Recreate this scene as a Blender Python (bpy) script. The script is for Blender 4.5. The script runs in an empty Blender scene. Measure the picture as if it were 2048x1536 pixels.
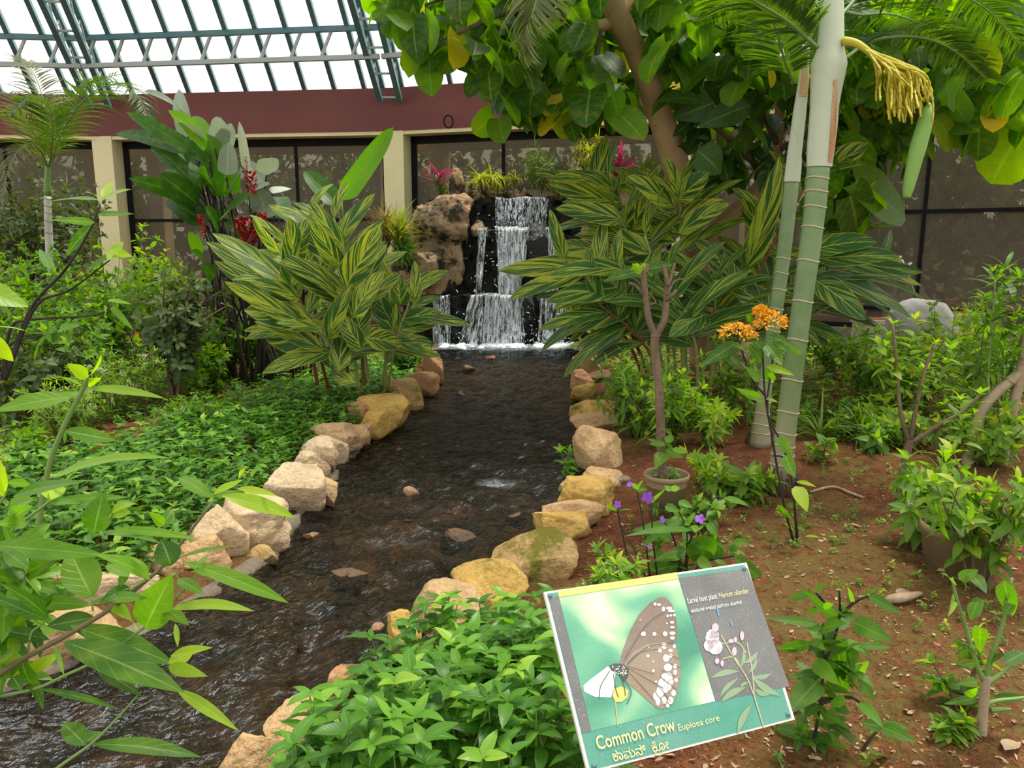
import bpy, math, random
import numpy as np
from mathutils import Vector, noise

# ------------------------------------------------------------------ camera, sky, sun, exposure
SC = bpy.context.scene
COL = SC.collection
FPX = 1518.0                                   # focal length in pixels of the 2048 x 1536 frame
PITCH = math.atan((768 - 490) / FPX)
CAM_H = 1.55
cam_data = bpy.data.cameras.new('camera')
cam_data.sensor_width = 36.0
cam_data.lens = 36.0 * FPX / 2048.0
cam_data.clip_end = 300
cam = bpy.data.objects.new('camera', cam_data)
cam.location = (0, 0, CAM_H)
cam.rotation_euler = (math.pi / 2 - PITCH, 0, 0)
COL.objects.link(cam)
SC.camera = cam

world = bpy.data.worlds.new('sky')
SC.world = world
world.use_nodes = True
wn = world.node_tree
wbg = wn.nodes['Background']
wtc = wn.nodes.new('ShaderNodeTexCoord')
wsep = wn.nodes.new('ShaderNodeSeparateXYZ')
wramp = wn.nodes.new('ShaderNodeValToRGB')
wn.links.new(wtc.outputs['Generated'], wsep.inputs[0])
wn.links.new(wsep.outputs['Z'], wramp.inputs[0])
wramp.color_ramp.elements[0].position = 0.0
wramp.color_ramp.elements[0].color = (0.62, 0.62, 0.60, 1)
wramp.color_ramp.elements[1].position = 0.35
wramp.color_ramp.elements[1].color = (1.0, 1.0, 1.0, 1)
wn.links.new(wramp.outputs[0], wbg.inputs['Color'])
wbg.inputs['Strength'].default_value = 1.22

sun_data = bpy.data.lights.new('sun', 'SUN')
sun_data.energy = 5.2
sun_data.angle = math.radians(14)
sun_data.color = (1.0, 0.95, 0.84)
sun = bpy.data.objects.new('sun', sun_data)
SUN_FROM = Vector((0.30, 0.22, 1.0)).normalized()
sun.rotation_euler = (-SUN_FROM).to_track_quat('-Z', 'Y').to_euler()
sun.location = (0, 0, 20)
COL.objects.link(sun)

SC.view_settings.view_transform = 'Standard'
SC.view_settings.look = 'None'
SC.view_settings.gamma = 1.0
SC.view_settings.use_curve_mapping = False
SC.view_settings.exposure = 0.55
SC.cycles.max_bounces = 8
SC.cycles.diffuse_bounces = 3
SC.cycles.glossy_bounces = 3
SC.cycles.transmission_bounces = 4
SC.cycles.transparent_max_bounces = 24
SC.cycles.caustics_reflective = False
SC.cycles.caustics_refractive = False
SC.cycles.sample_clamp_indirect = 6.0

# ------------------------------------------------------------------ measuring: photo pixel -> point in the place
_s, _c = math.sin(PITCH), math.cos(PITCH)
def ray(px, py):
    u = (px - 1024) / FPX
    v = (768 - py) / FPX
    return np.array([u, _c + v * _s, -_s + v * _c])
CAMP = np.array([0, 0, CAM_H])
def G(px, py, z=0.0):                          # point on a level plane
    r = ray(px, py)
    return CAMP + r * ((z - CAM_H) / r[2])
def D(px, py, Y):                              # point at a distance Y along the garden
    r = ray(px, py)
    return CAMP + r * (Y / r[1])
def ppm(Y):                                    # pixels per metre at that distance
    return FPX / Y

rng = np.random.default_rng(7)
random.seed(7)

# ------------------------------------------------------------------ objects
def setp(o, label=None, cat=None, group=None, kind=None):
    if label: o['label'] = label
    if cat: o['category'] = cat
    if group: o['group'] = group
    if kind: o['kind'] = kind
    return o
def thing(name, label, cat, loc=(0, 0, 0), group=None):
    o = bpy.data.objects.new(name, None)
    o.empty_display_size = 0.1
    o.location = tuple(float(a) for a in loc)
    COL.objects.link(o)
    return setp(o, label, cat, group)

class MB:
    """collects geometry (world coordinates) for ONE mesh object; attribute luv = (across, along, tint)"""
    def __init__(s):
        s.v = []; s.q = []; s.t = []; s.a = []; s.mq = []; s.mt = []; s.n = 0
    def add(s, v, quads=None, tris=None, a=None, m=0):
        v = np.asarray(v, float).reshape(-1, 3)
        if a is None: a = np.zeros((len(v), 3))
        s.v.append(v); s.a.append(np.asarray(a, float).reshape(-1, 3))
        if quads is not None and len(quads):
            qq = np.asarray(quads, int).reshape(-1, 4) + s.n
            s.q.append(qq); s.mq.append(np.full(len(qq), m))
        if tris is not None and len(tris):
            tt = np.asarray(tris, int).reshape(-1, 3) + s.n
            s.t.append(tt); s.mt.append(np.full(len(tt), m))
        s.n += len(v)
    def box(s, c, size, rot=None, m=0, a=None):
        h = np.array(size) / 2.0
        v = np.array([[x, y, z] for x in (-1, 1) for y in (-1, 1) for z in (-1, 1)]) * h
        if rot is not None: v = v @ np.asarray(rot).T
        s.add(v + np.asarray(c), [[0, 1, 3, 2], [4, 6, 7, 5], [0, 4, 5, 1], [2, 3, 7, 6], [0, 2, 6, 4], [1, 5, 7, 3]], m=m, a=a)
    def bar(s, p0, p1, w, h, up=(0, 0, 1), m=0):   # rectangular bar between two points
        p0 = np.asarray(p0, float); p1 = np.asarray(p1, float)
        d = p1 - p0; L = np.linalg.norm(d); d = d / L
        x = np.cross(d, up); x /= np.linalg.norm(x); z = np.cross(x, d)
        s.box((p0 + p1) / 2, (w, L, h), np.stack([x, d, z], 1), m=m)
    def tube(s, pts, rad, n=8, m=0, tint=0.0, cap=True):
        pts = np.asarray(pts, float); k = len(pts)
        rad = np.broadcast_to(np.asarray(rad, float), (k,)) if np.ndim(rad) < 2 else rad
        T = np.gradient(pts, axis=0); T /= (np.linalg.norm(T, axis=1)[:, None] + 1e-9)
        ref = np.array([0, 0, 1.0]) if abs(T[0][2]) < 0.9 else np.array([1.0, 0, 0])
        x = np.cross(T[0], ref); x /= np.linalg.norm(x)
        ang = np.arange(n) / n * 2 * math.pi
        vs = []; at = []
        L = np.concatenate([[0], np.cumsum(np.linalg.norm(np.diff(pts, axis=0), axis=1))])
        for i in range(k):
            x = x - T[i] * (x @ T[i]); x /= (np.linalg.norm(x) + 1e-9)
            y = np.cross(T[i], x)
            vs.append(pts[i] + rad[i] * (np.cos(ang)[:, None] * x + np.sin(ang)[:, None] * y))
            at.append(np.stack([np.cos(ang), np.full(n, L[i]), np.full(n, tint)], 1))
        q = [[i * n + j, i * n + (j + 1) % n, (i + 1) * n + (j + 1) % n, (i + 1) * n + j] for i in range(k - 1) for j in range(n)]
        v = np.concatenate(vs); a = np.concatenate(at); tr = []
        if cap:
            v = np.concatenate([v, pts[:1], pts[-1:]]); a = np.concatenate([a, [[0, 0, tint]], [[0, L[-1], tint]]])
            b = k * n
            tr = [[b, (j + 1) % n, j] for j in range(n)] + [[b + 1, (k - 1) * n + j, (k - 1) * n + (j + 1) % n] for j in range(n)]
        s.add(v, q, tr, a, m)
    def build(s, name, mats, parent=None, smooth=True, loc=None):
        """mesh vertices are stored relative to the parent's base (or to loc)"""
        org = np.array([0., 0, 0])
        if parent is not None:
            q = parent
            while q is not None:
                org += np.array(q.location); q = q.parent
        elif loc is not None:
            org = np.asarray(loc, float)
        me = bpy.data.meshes.new(name)
        if s.n:
            v = np.concatenate(s.v) - org
            q = np.concatenate(s.q) if s.q else np.zeros((0, 4), int)
            t = np.concatenate(s.t) if s.t else np.zeros((0, 3), int)
            me.vertices.add(len(v)); me.vertices.foreach_set('co', v.astype(np.float32).ravel())
            nl = q.size + t.size
            me.loops.add(nl)
            me.loops.foreach_set('vertex_index', np.concatenate([q.ravel(), t.ravel()]).astype(np.int32))
            me.polygons.add(len(q) + len(t))
            starts = np.concatenate([np.arange(len(q)) * 4, len(q) * 4 + np.arange(len(t)) * 3])
            me.polygons.foreach_set('loop_start', starts.astype(np.int32))
            mi = np.concatenate(s.mq + s.mt) if (s.mq or s.mt) else np.zeros(0)
            me.polygons.foreach_set('material_index', mi.astype(np.int32))
            me.polygons.foreach_set('use_smooth', np.full(len(q) + len(t), smooth))
            at = me.attributes.new('luv', 'FLOAT_VECTOR', 'POINT')
            at.data.foreach_set('vector', np.concatenate(s.a).astype(np.float32).ravel())
            me.update(); me.validate()
        for m in (mats if isinstance(mats, (list, tuple)) else [mats]):
            me.materials.append(m)
        o = bpy.data.objects.new(name, me)
        if parent is not None: o.parent = parent
        elif loc is not None: o.location = tuple(float(a) for a in loc)
        COL.objects.link(o)
        return o

def unit(v):
    v = np.asarray(v, float)
    return v / (np.linalg.norm(v, axis=-1, keepdims=True) + 1e-12)
def spline(pts, n):
    """Catmull-Rom through the points, n samples"""
    P = np.asarray(pts, float)
    if len(P) == 2:
        t = np.linspace(0, 1, n)[:, None]; return P[0] * (1 - t) + P[1] * t
    E = np.concatenate([[2 * P[0] - P[1]], P, [2 * P[-1] - P[-2]]])
    out = []
    for u in np.linspace(0, len(P) - 1 - 1e-6, n):
        i = int(u); t = u - i
        a, b, c, d = E[i], E[i + 1], E[i + 2], E[i + 3]
        out.append(0.5 * ((2 * b) + (c - a) * t + (2 * a - 5 * b + 4 * c - d) * t * t + (3 * b - a - 3 * c + d) * t ** 3))
    return np.array(out)
def lerp(a, b, t): return a + (b - a) * t

# ------------------------------------------------------------------ leaves
def template(kind, nt=6, nu=2):
    """grid of (u across -1..1, t along 0..1, half width, backward shift) for one leaf shape"""
    t = np.linspace(0, 1, nt + 1); u = np.linspace(-1, 1, 2 * nu + 1)
    if kind == 'lance':  w = np.sin(math.pi * t ** 0.85) ** 0.9
    elif kind == 'ovate': w = np.sin(math.pi * t ** 0.62) ** 0.8
    elif kind == 'obovate': w = np.sin(math.pi * t ** 1.5) ** 0.8
    elif kind == 'ginger': w = np.clip(np.minimum(t * 5, 1) ** 0.7 * (1 - t ** 3.2) ** 0.75, 0, 1)
    elif kind == 'paddle': w = np.clip(np.minimum(t * 7, 1) ** 0.6 * (1 - t ** 4) ** 0.7, 0, 1)
    elif kind == 'strap': w = np.clip(np.minimum(t * 4 + 0.35, 1) * (1 - t ** 2.0), 0.0, 1)
    elif kind == 'heart': w = np.clip((t + 0.10) ** 0.42 * (1 - t) ** 0.55 * 1.62, 0, 1)
    elif kind == 'petal': w = np.clip((t + 0.03) ** 0.6 * (1.02 - t ** 4) ** 0.5, 0, 1)
    w = w.copy()
    if kind not in ('heart', 'petal'): w[0] = 0.04
    w[-1] = max(w[-1], 0.012)
    U, T = np.meshgrid(u, t); W = np.repeat(w[:, None], len(u), 1)
    Y = T.copy()
    if kind == 'heart': Y = T - 0.20 * np.abs(U) ** 1.3 * (1 - T) ** 3
    k = len(u)
    q = [[i * k + j, i * k + j + 1, (i + 1) * k + j + 1, (i + 1) * k + j] for i in range(nt) for j in range(2 * nu)]
    return dict(u=U.ravel(), t=T.ravel(), y=Y.ravel(), w=W.ravel(), q=np.array(q))
TP = {}
def tmpl(kind, nt=6, nu=1):
    if (kind, nt, nu) not in TP: TP[(kind, nt, nu)] = template(kind, nt, nu)
    return TP[(kind, nt, nu)]

def leaves(mb, tp, pos, dr, up, L, W, bend=0.5, fold=0.15, wave=0.0, tint=None, m=0, rg=None):
    """many leaves at once: pos/dr/up (N,3), L/W lengths; bend is the total droop angle in radians"""
    rg = rg or rng
    pos = np.asarray(pos, float).reshape(-1, 3); N = len(pos)
    if N == 0: return
    dr = unit(np.broadcast_to(np.asarray(dr, float), (N, 3))); up = np.broadcast_to(np.asarray(up, float), (N, 3))
    sd = np.cross(dr, up)
    bad = np.linalg.norm(sd, axis=1) < 1e-3
    if bad.any(): sd[bad] = np.cross(dr[bad], [0.3, 1, 0.2])
    sd = unit(sd); up = np.cross(sd, dr)
    f = lambda a: np.broadcast_to(np.asarray(a, float), (N,))[:, None]
    L, W, bend, fold, wave = f(L), f(W), f(bend), f(fold), f(wave)
    b = np.where(np.abs(bend) < 1e-3, 1e-3, bend)
    t, u, y, w = tp['t'][None], tp['u'][None], tp['y'][None], tp['w'][None]
    yy = L * np.sin(b * y) / b
    zz = -L * (1 - np.cos(b * y)) / b
    xx = 0.5 * W * w * u
    au = np.abs(u)
    ph = rg.uniform(0, 6.28, (N, 1))
    off = fold * np.abs(xx) + wave * W * au * np.sin(ph + t * 9.0 + np.sign(u) * 0.7) * w
    # offset along the bent normal
    ny, nz = np.sin(b * y), np.cos(b * y)
    yy = yy + off * ny * 0.5; zz = zz + off * nz
    V = pos[:, None] + dr[:, None] * yy[..., None] + sd[:, None] * xx[..., None] + up[:, None] * zz[..., None]
    if tint is None: tint = rg.uniform(0, 1, N)
    tint = np.broadcast_to(np.asarray(tint, float), (N,))
    A = np.stack([np.broadcast_to(u, xx.shape), np.broadcast_to(t, xx.shape), np.broadcast_to(tint[:, None], xx.shape)], -1)
    k = tp['t'].size
    q = (tp['q'][None] + (np.arange(N) * k)[:, None, None]).reshape(-1, 4)
    mb.add(V.reshape(-1, 3), q, None, A.reshape(-1, 3), m)

def rand_dirs(n, el0, el1, rg=None):
    rg = rg or rng
    az = rg.uniform(0, 2 * math.pi, n); el = np.radians(rg.uniform(el0, el1, n))
    return np.stack([np.cos(az) * np.cos(el), np.sin(az) * np.cos(el), np.sin(el)], 1)
# ------------------------------------------------------------------ materials (all procedural)
class NT:
    def __init__(s, name):
        s.m = bpy.data.materials.new(name); s.m.use_nodes = True
        s.t = s.m.node_tree; s.t.nodes.clear()
        s.out = s.t.nodes.new('ShaderNodeOutputMaterial')
    def n(s, typ, ins=None, **kw):
        nd = s.t.nodes.new('ShaderNode' + typ)
        for k, v in kw.items(): setattr(nd, k, v)
        for k, v in (ins or {}).items(): s.set(nd.inputs[k], v)
        return nd
    def set(s, sock, v):
        if hasattr(v, 'is_output') or isinstance(v, bpy.types.NodeSocket): s.t.links.new(v, sock)
        elif hasattr(v, 'outputs'): s.t.links.new(v.outputs[0], sock)
        else:
            if isinstance(v, (tuple, list)) and len(v) == 3 and sock.type == 'RGBA': v = (*v, 1)
            sock.default_value = v
    def math(s, op, a, b=0.0, c=None, clamp=False):
        nd = s.t.nodes.new('ShaderNodeMath'); nd.operation = op; nd.use_clamp = clamp
        s.set(nd.inputs[0], a); s.set(nd.inputs[1], b)
        if c is not None: s.set(nd.inputs[2], c)
        return nd.outputs[0]
    def mix(s, f, a, b, blend='MIX'):
        nd = s.t.nodes.new('ShaderNodeMix'); nd.data_type = 'RGBA'; nd.blend_type = blend
        s.set(nd.inputs['Factor'], f); s.set(nd.inputs['A'], a); s.set(nd.inputs['B'], b)
        return nd.outputs['Result']
    def ramp(s, f, stops, interp='LINEAR'):
        nd = s.t.nodes.new('ShaderNodeValToRGB'); cr = nd.color_ramp; cr.interpolation = interp
        while len(cr.elements) < len(stops): cr.elements.new(0.5)
        for e, (p, c) in zip(cr.elements, stops):
            e.position = p; e.color = (*c, 1) if len(c) == 3 else c
        s.set(nd.inputs[0], f); return nd.outputs[0]
    def noise(s, vec, scale, detail=4, rough=0.55, out=0, dist=0.0):
        nd = s.n('TexNoise', {'Scale': scale, 'Detail': detail, 'Roughness': rough, 'Distortion': dist})
        if vec is not None: s.set(nd.inputs['Vector'], vec)
        return nd.outputs[out]
    def step(s, x, a, b):
        nd = s.t.nodes.new('ShaderNodeMapRange'); nd.clamp = True
        s.set(nd.inputs['Value'], x); nd.inputs['From Min'].default_value = a; nd.inputs['From Max'].default_value = b
        return nd.outputs[0]
    def luv(s):
        a = s.n('Attribute', attribute_name='luv'); sp = s.n('SeparateXYZ', {0: a.outputs['Vector']})
        return sp.outputs[0], sp.outputs[1], sp.outputs[2]
    def obj(s): return s.n('TexCoord').outputs['Object']
    def pos(s): return s.n('NewGeometry').outputs['Position']
    def bump(s, h, strength=0.3, dist=0.01):
        return s.n('Bump', {'Height': h, 'Strength': strength, 'Distance': dist}).outputs[0]
    def surf(s, sh): s.t.links.new(sh.outputs[0] if hasattr(sh, 'outputs') else sh, s.out.inputs['Surface']); return s.m
    def pbr(s, color, rough=0.5, normal=None, spec=0.4, metal=0.0, **ex):
        nd = s.n('BsdfPrincipled', {'Base Color': color, 'Roughness': rough, 'Specular IOR Level': spec, 'Metallic': metal})
        if normal is not None: s.set(nd.inputs['Normal'], normal)
        for k, v in ex.items(): s.set(nd.inputs[k.replace('_', ' ')], v)
        return nd

def leaf_mat(name, stops, vein=(0.26, 0.36, 0.08), trans=0.42, rough=0.45, veins=9.0, spec=0.28, tc=(1.0, 1.2, 0.28), raw=False, tv=2.2):
    if not raw: stops = [(p, (c[0] * 1.02, c[1] * 0.92, c[2] * 0.62)) for p, c in stops]
    k = NT(name); u, v, t = k.luv()
    base = k.ramp(t, stops)
    au = k.math('ABSOLUTE', u)
    mid = k.step(au, 0.10, 0.02)
    lat = k.math('SUBTRACT', v, k.math('MULTIPLY', au, 0.22))
    lat = k.math('ABSOLUTE', k.math('SUBTRACT', k.math('FRACT', k.math('MULTIPLY', lat, veins)), 0.5))
    latm = k.math('MULTIPLY', k.step(lat, 0.09, 0.0), 0.45)
    vm = k.math('MAXIMUM', mid, latm)
    blotch = k.noise(k.obj(), 14.0, 2)
    c = k.mix(k.math('MULTIPLY', vm, 0.42), base, vein)
    c = k.mix(k.math('MULTIPLY', k.step(blotch, 0.45, 0.75), 0.35), c, k.mix(0.5, c, stops[-1][1]))
    geo = k.n('NewGeometry')
    cb = k.mix(0.25, c, (0.20, 0.26, 0.10))
    c = k.mix(geo.outputs['Backfacing'], c, cb)
    b = k.bump(k.math('SUBTRACT', 1.0, vm), 0.35, 0.004)
    p = k.pbr(c, rough, b, spec)
    tcol = k.mix(1.0, c, (*tc, 1), 'MULTIPLY')
    tr = k.n('BsdfTranslucent', {'Color': k.mix(0.0, tcol, tcol)})
    tcb = k.n('HueSaturation', {'Saturation': 1.1, 'Value': tv, 'Color': tcol})
    k.set(tr.inputs['Color'], tcb)
    mx = k.n('MixShader', {0: trans, 1: p.outputs[0], 2: tr.outputs[0]})
    return k.surf(mx)

def vari_mat(name, yellow=(0.56, 0.54, 0.030), green=(0.020, 0.066, 0.012), amount=0.5):
    k = NT(name); u, v, t = k.luv()
    au = k.math('ABSOLUTE', u)
    sg = k.math('MULTIPLY', k.math('SIGN', u), 3.7)
    prm = k.math('SUBTRACT', v, k.math('MULTIPLY', au, 0.46))
    vec = k.n('CombineXYZ', {0: k.math('MULTIPLY', prm, 13.5), 1: k.math('ADD', k.math('MULTIPLY', t, 60.0), sg), 2: k.math('MULTIPLY', au, 0.5)})
    n1 = k.noise(vec, 1.0, 3, 0.75)
    low = k.noise(k.n('CombineXYZ', {0: k.math('MULTIPLY', prm, 3.5), 1: k.math('ADD', k.math('MULTIPLY', t, 90.0), sg), 2: 0.0}), 1.0, 1)
    sum_ = k.math('ADD', n1, k.math('MULTIPLY', k.math('SUBTRACT', low, 0.5), 0.45))
    th = 0.60 - 0.16 * amount
    s1 = k.step(sum_, th, th + 0.05)
    ye = k.mix(k.step(low, 0.35, 0.7), yellow, (0.30, 0.38, 0.04))
    gr = k.mix(k.step(n1, 0.3, 0.55), green, (0.05, 0.14, 0.025))
    c = k.mix(s1, gr, ye)
    c = k.mix(k.step(au, 0.06, 0.015), c, (0.42, 0.47, 0.10))
    c = k.mix(k.step(au, 0.94, 0.985), c, (0.42, 0.42, 0.10))
    geo = k.n('NewGeometry')
    c = k.mix(geo.outputs['Backfacing'], c, k.mix(0.30, c, (0.18, 0.24, 0.09)))
    rid = k.math('SINE', k.math('MULTIPLY', prm, 150.0))
    p = k.pbr(c, 0.42, k.bump(rid, 0.25, 0.004), 0.3)
    tcb = k.n('HueSaturation', {'Saturation': 1.05, 'Value': 1.7, 'Color': c})
    tr = k.n('BsdfTranslucent', {'Color': tcb})
    return k.surf(k.n('MixShader', {0: 0.36, 1: p.outputs[0], 2: tr.outputs[0]}))

def bark_mat(name, c1, c2, scale=6.0, bump=0.4, ringd=None, rough=0.75):
    k = NT(name); o = k.obj()
    st = k.n('Mapping', {'Vector': o, 'Scale': (1, 1, 0.35)})
    n1 = k.noise(st.outputs[0], scale, 5); n2 = k.noise(o, scale * 5, 3)
    c = k.mix(k.step(n1, 0.35, 0.65), c1, c2)
    c = k.mix(k.math('MULTIPLY', k.step(n2, 0.58, 0.72), 0.5), c, tuple(a * 0.45 for a in c1))
    return k.surf(k.pbr(c, rough, k.bump(k.math('ADD', n1, k.math('MULTIPLY', n2, 0.5)), bump, 0.02), 0.25))

def flat_mat(name, c, rough=0.5, spec=0.4, nz=0.12, scale=8.0, metal=0.0, trans=0.0):
    k = NT(name); n1 = k.noise(k.obj(), scale, 4)
    cc = k.mix(k.math('MULTIPLY', k.step(n1, 0.35, 0.7), nz * 2), c, tuple(a * 0.6 for a in c))
    p = k.pbr(cc, rough, k.bump(n1, 0.08, 0.01), spec, metal)
    if trans:
        tr = k.n('BsdfTranslucent', {'Color': cc})
        return k.surf(k.n('MixShader', {0: trans, 1: p.outputs[0], 2: tr.outputs[0]}))
    return k.surf(p)

def stone_mat(name, c1, c2, c3, moss=None, mamt=0.0, wet=0.0):
    k = NT(name); o = k.pos()
    n1 = k.noise(o, 5.0, 6, 0.6); n2 = k.noise(o, 45.0, 4, 0.65); n3 = k.noise(o, 1.7, 2)
    c = k.mix(k.step(n1, 0.36, 0.64), c1, c2)
    c = k.mix(k.math('MULTIPLY', k.step(n3, 0.45, 0.7), 0.7), c, c3)
    c = k.mix(k.math('MULTIPLY', k.step(n2, 0.50, 0.72), 0.55), c, tuple(a * 0.45 for a in c1))
    c = k.mix(k.math('MULTIPLY', k.step(n2, 0.44, 0.30), 0.35), c, tuple(min(1, a * 1.35) for a in c2))
    if moss:  # moss patches; on the cliff stone, crevice shade put into the colour
        nm = k.noise(o, 3.6, 5, 0.7)
        c = k.mix(k.step(nm, 0.64 - mamt * 0.3, 0.74 - mamt * 0.3), c, k.mix(n2, moss, tuple(a * 0.5 for a in moss)))
    b = k.bump(k.math('ADD', k.math('MULTIPLY', n1, 1.4), k.math('MULTIPLY', n2, 0.8)), 0.9, 0.025)
    # the water line leaves the feet of the stones wet and dark (a stain with a level of its own)
    z = k.n('SeparateXYZ', {0: o}).outputs[2]
    wetm = k.step(k.math('ADD', z, k.math('MULTIPLY', n1, 0.12)), -0.02, -0.12)
    c = k.mix(k.math('MULTIPLY', wetm, 0.72), c, (0.035, 0.028, 0.014))
    r = k.math('SUBTRACT', 0.85, k.math('MULTIPLY', wetm, 0.45))
    return k.surf(k.pbr(c, r, b, 0.3))

def wet_rock_mat():
    k = NT('wet_black_rock'); o = k.pos()
    n1 = k.noise(o, 6.0, 6, 0.65); n2 = k.noise(o, 32.0, 4, 0.7)
    c = k.mix(k.step(n1, 0.4, 0.66), (0.008, 0.009, 0.008), (0.030, 0.028, 0.019))
    c = k.mix(k.math('MULTIPLY', k.step(n2, 0.55, 0.7), 0.6), c, (0.055, 0.052, 0.035))
    b = k.bump(k.math('ADD', n1, k.math('MULTIPLY', n2, 0.8)), 1.0, 0.09)
    return k.surf(k.pbr(c, 0.30, b, 0.6))

def soil_mat():
    k = NT('red_soil'); o = k.pos()
    big = k.noise(o, 0.9, 4, 0.6); n1 = k.noise(o, 9.0, 5, 0.65); n2 = k.noise(o, 70.0, 4, 0.7); cl = k.noise(o, 22.0, 3, 0.6)
    c = k.mix(k.step(n1, 0.35, 0.66), (0.130, 0.044, 0.020), (0.26, 0.098, 0.042))
    c = k.mix(k.math('MULTIPLY', k.step(cl, 0.54, 0.68), 0.5), c, (0.27, 0.12, 0.055))
    c = k.mix(k.math('MULTIPLY', k.step(n2, 0.48, 0.60), 0.7), c, (0.05, 0.018, 0.009))
    c = k.mix(k.math('MULTIPLY', k.step(k.noise(o, 150.0, 2, 0.6), 0.60, 0.70), 0.6), c, (0.36, 0.19, 0.10))
    # old moss and litter, thicker towards the front of the right bed
    y = k.n('SeparateXYZ', {0: o}).outputs[1]
    near = k.step(y, 5.2, 2.6)
    mm = k.math('ADD', big, k.math('MULTIPLY', near, 0.10))
    moss = k.mix(n2, (0.115, 0.105, 0.020), (0.20, 0.165, 0.05))
    mk = k.math('MULTIPLY', k.step(mm, 0.50, 0.60), k.step(k.noise(o, 24.0, 6, 0.8), 0.44, 0.54))
    c = k.mix(k.math('MULTIPLY', mk, 0.75), c, moss)
    h = k.math('ADD', k.math('MULTIPLY', n1, 0.9), k.math('ADD', k.math('MULTIPLY', cl, 0.8), k.math('MULTIPLY', n2, 0.5)))
    return k.surf(k.pbr(c, 0.95, k.bump(h, 1.0, 0.05), 0.1))

def bed_mat():
    k = NT('stream_bed'); o = k.pos()
    vo = k.n('TexVoronoi', {'Vector': o, 'Scale': 5.5}); n1 = k.noise(o, 4.0, 5); n2 = k.noise(o, 30, 4)
    c = k.ramp(vo.outputs['Color'], [(0.0, (0.06, 0.042, 0.016)), (0.35, (0.22, 0.14, 0.055)), (0.6, (0.10, 0.085, 0.025)), (0.85, (0.34, 0.20, 0.10)), (1, (0.14, 0.09, 0.04))])
    c = k.mix(k.step(n1, 0.45, 0.62), c, (0.05, 0.045, 0.014))
    c = k.mix(k.math('MULTIPLY', n2, 0.5), c, (0.03, 0.022, 0.01))
    return k.surf(k.pbr(c, 0.8, k.bump(n1, 0.7, 0.05), 0.2))

def water_mat():
    k = NT('running_water'); o = k.pos()
    st = k.n('Mapping', {'Vector': o, 'Scale': (1.0, 0.75, 1.0)})
    n1 = k.noise(st.outputs[0], 7.0, 5, 0.6, dist=0.8); n2 = k.noise(st.outputs[0], 26.0, 4, 0.6, dist=0.6)
    b = k.bump(k.math('ADD', n1, k.math('MULTIPLY', n2, 0.45)), 1.0, 0.075)
    fr = k.n('Fresnel', {'IOR': 1.36, 'Normal': b})
    gl = k.n('BsdfGlossy', {'Color': (0.62, 0.64, 0.63, 1), 'Roughness': 0.06, 'Normal': b})
    tr = k.n('BsdfTransparent', {'Color': (0.46, 0.40, 0.26, 1)})
    mx = k.n('MixShader', {0: k.math('MULTIPLY', fr, 1.0, clamp=True), 1: tr.outputs[0], 2: gl.outputs[0]})
    # broken white water by the fall and over the shallows (luv.x holds how much)
    u, v, t = k.luv()
    fm = k.math('MULTIPLY', u, k.step(k.noise(o, 24.0, 5, 0.75, dist=1.0), 0.42, 0.60))
    foam = k.pbr((0.80, 0.84, 0.86), 0.5, None, 0.4)
    return k.surf(k.n('MixShader', {0: fm, 1: mx.outputs[0], 2: foam.outputs[0]}))

def fall_mat():
    k = NT('falling_water'); u, v, t = k.luv()
    vec = k.n('CombineXYZ', {0: k.math('MULTIPLY', u, 16.0), 1: k.math('MULTIPLY', v, 1.6), 2: k.math('MULTIPLY', t, 40.0)})
    n1 = k.noise(vec, 1.0, 4, 0.65, dist=0.7)
    vec2 = k.n('CombineXYZ', {0: k.math('MULTIPLY', u, 34.0), 1: k.math('MULTIPLY', v, 5.5), 2: k.math('MULTIPLY', t, 77.0)})
    n2 = k.noise(vec2, 1.0, 4, 0.7, dist=1.2)
    s = k.math('ADD', k.math('MULTIPLY', n1, 0.55), k.math('MULTIPLY', n2, 0.45))
    edge = k.math('SUBTRACT', 1.0, k.math('POWER', k.math('ABSOLUTE', k.math('SUBTRACT', k.math('MULTIPLY', k.math('FRACT', t), 0.0), 0.0)), 2.0))
    a = k.step(s, 0.455, 0.58)
    sh = k.pbr((0.86, 0.90, 0.93), 0.35, k.bump(s, 0.8, 0.03), 0.5)
    tr = k.n('BsdfTransparent', {'Color': (0.93, 0.95, 0.96, 1)})
    return k.surf(k.n('MixShader', {0: k.math('MULTIPLY', a, 0.92), 1: tr.outputs[0], 2: sh.outputs[0]}))

def glass_roof_mat():
    k = NT('roof_glass')
    tr = k.n('BsdfTransparent', {'Color': (0.95, 0.97, 0.97, 1)})
    df = k.n('BsdfTranslucent', {'Color': (0.95, 0.96, 0.95, 1)})
    return k.surf(k.n('MixShader', {0: 0.10, 1: tr.outputs[0], 2: df.outputs[0]}))

def pane_mat():
    k = NT('dusty_mesh_pane'); o = k.pos()
    n1 = k.noise(o, 60.0, 4, 0.7); n2 = k.noise(o, 1.6, 3)
    df = k.pbr(k.mix(k.step(n1, 0.55, 0.68), (0.17, 0.145, 0.10), (0.30, 0.27, 0.20)), 0.5, None, 0.4)
    tr = k.n('BsdfTransparent', {'Color': (0.66, 0.61, 0.52, 1)})
    f = k.math('ADD', 0.40, k.math('MULTIPLY', k.step(n2, 0.35, 0.7), 0.14))
    return k.surf(k.n('MixShader', {0: f, 1: tr.outputs[0], 2: df.outputs[0]}))

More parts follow.
